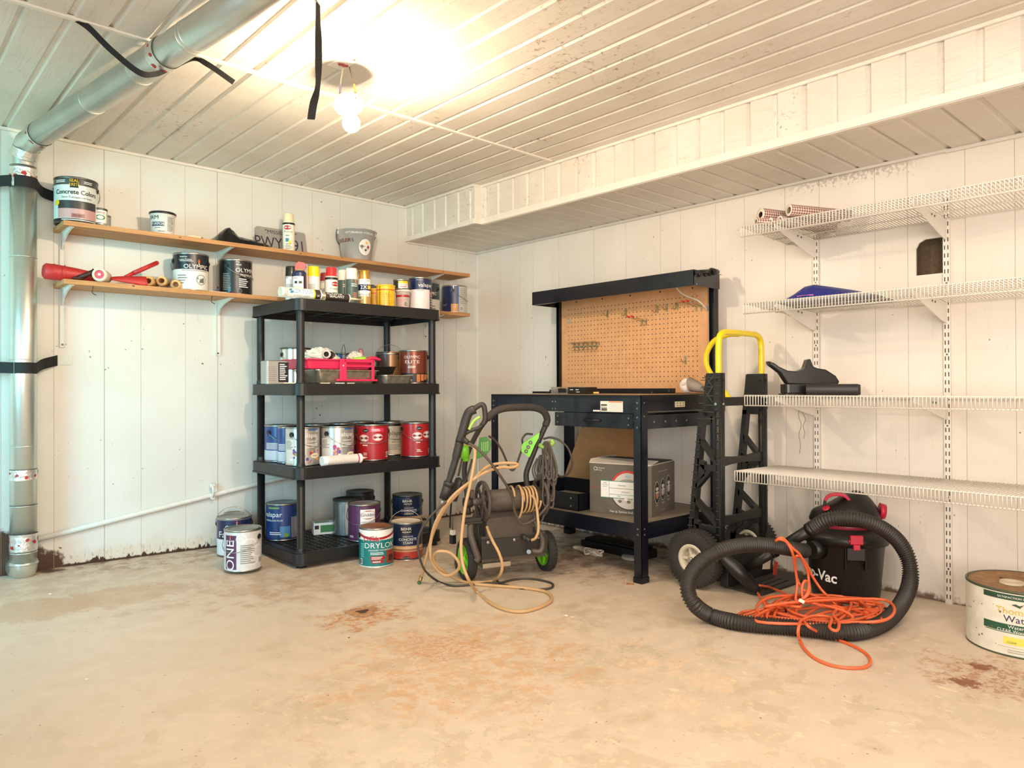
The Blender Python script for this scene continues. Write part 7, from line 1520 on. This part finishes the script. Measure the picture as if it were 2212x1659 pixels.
L += [pd(1722, 1260, 2.79), pd(1717, 1225, 2.78), pd(1712, 1195, 2.74), pd(1700, 1172, 2.74), pd(1685, 1165, 2.74), pd(1676, 1168, 2.76), pd(1690, 1162, 2.76), pd(1712, 1184, 2.75), pd(1730, 1202, 2.76), pd(1746, 1245, 2.79), pd(1738, 1290, 2.75)]
L += loopsto(10, 1690, 1800, 1305, 1340, .05)
L += [gp(1800, 1325, .062), pz(1812, 1345, .062), pz(1808, 1362, .062), pz(1792, 1355, .064), pz(1795, 1335, .062), pz(1760, 1330, .060), gp(1732, 1340, .064), gp(1726, 1352, .066), gp(1724, 1368, .045), gp(1728, 1384, .01), gp(1738, 1402, r), gp(1760, 1422, r), gp(1795, 1437, r), gp(1835, 1443, r), gp(1868, 1441, r), gp(1880, 1430, r), gp(1872, 1413, r), gp(1840, 1394, r), gp(1800, 1378, r+.003), gp(1765, 1364, .03), gp(1745, 1352, .066), gp(1735, 1338, .05)]
P = spl(L, 8); o_ = Vector((cc.x, cc.y, 0)); m = MB(); m.tube([p-o_ for p in P], r, OR, 9); o = m.build('extension_cord'); o.location = o_; tag(o, 'tangled orange extension cord heaped in front of the shop vacuum', 'cord')
m = MB(); m.box(-.030, .030, -.017, .017, -.014, .016, OR); m.box(-.042, -.030, -.010, .010, -.009, .010, OR); o = m.build('cord_socket', bev=.003); o.location = gp(1890, 1325, .030); o.rotation_euler = (0, .0, -YAW+.1); tag(o, 'orange socket end of the extension cord beside the vacuum', 'socket')
m = MB(); m.cyl((0, 0, 0), (.035, 0, .002), .014, BLK_PL, r1=.010, n=14); m.cyl((.035, 0, .002), (.085, 0, .012), .006, BLK_PL, r1=.003, n=10); m.box(.030, .036, -.004, .004, -.02, 0, BLK_PL); o = m.build('black_plug'); o.location = gp(1903, 1320, .030); o.rotation_euler = (0, 0, -YAW+.1); tag(o, 'black plug pushed into the orange socket', 'plug')
m = MB(); m.box(-.014, .014, -.01, .01, 0, .012, mat((232, 222, 200), .4)); o = m.build('cord_label', bev=.001); o.location = gp(1730, 1302, .072); o.rotation_euler = (.4, .3, .5); tag(o, 'small white label on the tangled orange cord', 'label tag')
hose('power_cable', 'thin black vacuum cable draped over the hose at the orange cord', [(1697, 1315, 2.72), (1700, 1328, 2.70), (1715, 1345, 2.56), (1740, 1362, 2.50), (1775, 1374, 2.49), (1805, 1366, 2.50), (1825, 1355, 2.55), (1850, 1352, 2.56)], .0035, BLACK, 'cable')
hose('power_cable', 'thin black vacuum cable hanging down the right side of the tank', [(1911, 1180, 3.10), (1908, 1210, 3.10), (1912, 1240, 3.10), (1911, 1265, 3.10), (1905, 1285, 3.08), (1902, 1298, 3.0)], .0040, BLACK, 'cable')
# ================= DEBRIS =================
PAPER = mat((232, 218, 196), .7)
def crumb(u, v, s, mt, label, name='paper_scrap', cat='scrap', seed=1):
    random.seed(seed); p = pz(u, v, 0); m = MB(); n = 7; vs = [(0, 0, s*.55)]+[(s*math.cos(2*PI*i/n)*random.uniform(.6, 1.1), s*math.sin(2*PI*i/n)*random.uniform(.5, 1), random.uniform(0, s*.25)) for i in range(n)]
    m.add(vs, [(0, i+1, (i+1) % n+1) for i in range(n)]+[tuple(range(1, n+1))[::-1]], mt); o = m.build(name); o.location = (p.x, p.y, zf(p.x, p.y)+.0005); return tag(o, label, cat, 'scraps on the floor')
crumb(1223, 1331, .012, PAPER, 'crumpled cream paper scrap on the floor, the larger of two in front of the washer', seed=2); crumb(1236, 1334, .007, PAPER, 'tiny cream paper scrap just right of the larger crumpled scrap', seed=3)
crumb(188, 1468, .007, WHITE, 'small white flake alone on the left foreground floor', seed=4); crumb(108, 1302, .008, WHITE, 'white flake on the floor near the duct', seed=5)
crumb(754, 1378, .005, mat((90, 50, 30), .8), 'small brown pebble on the floor in front of the drain', 'pebble', 'pebble', 6)
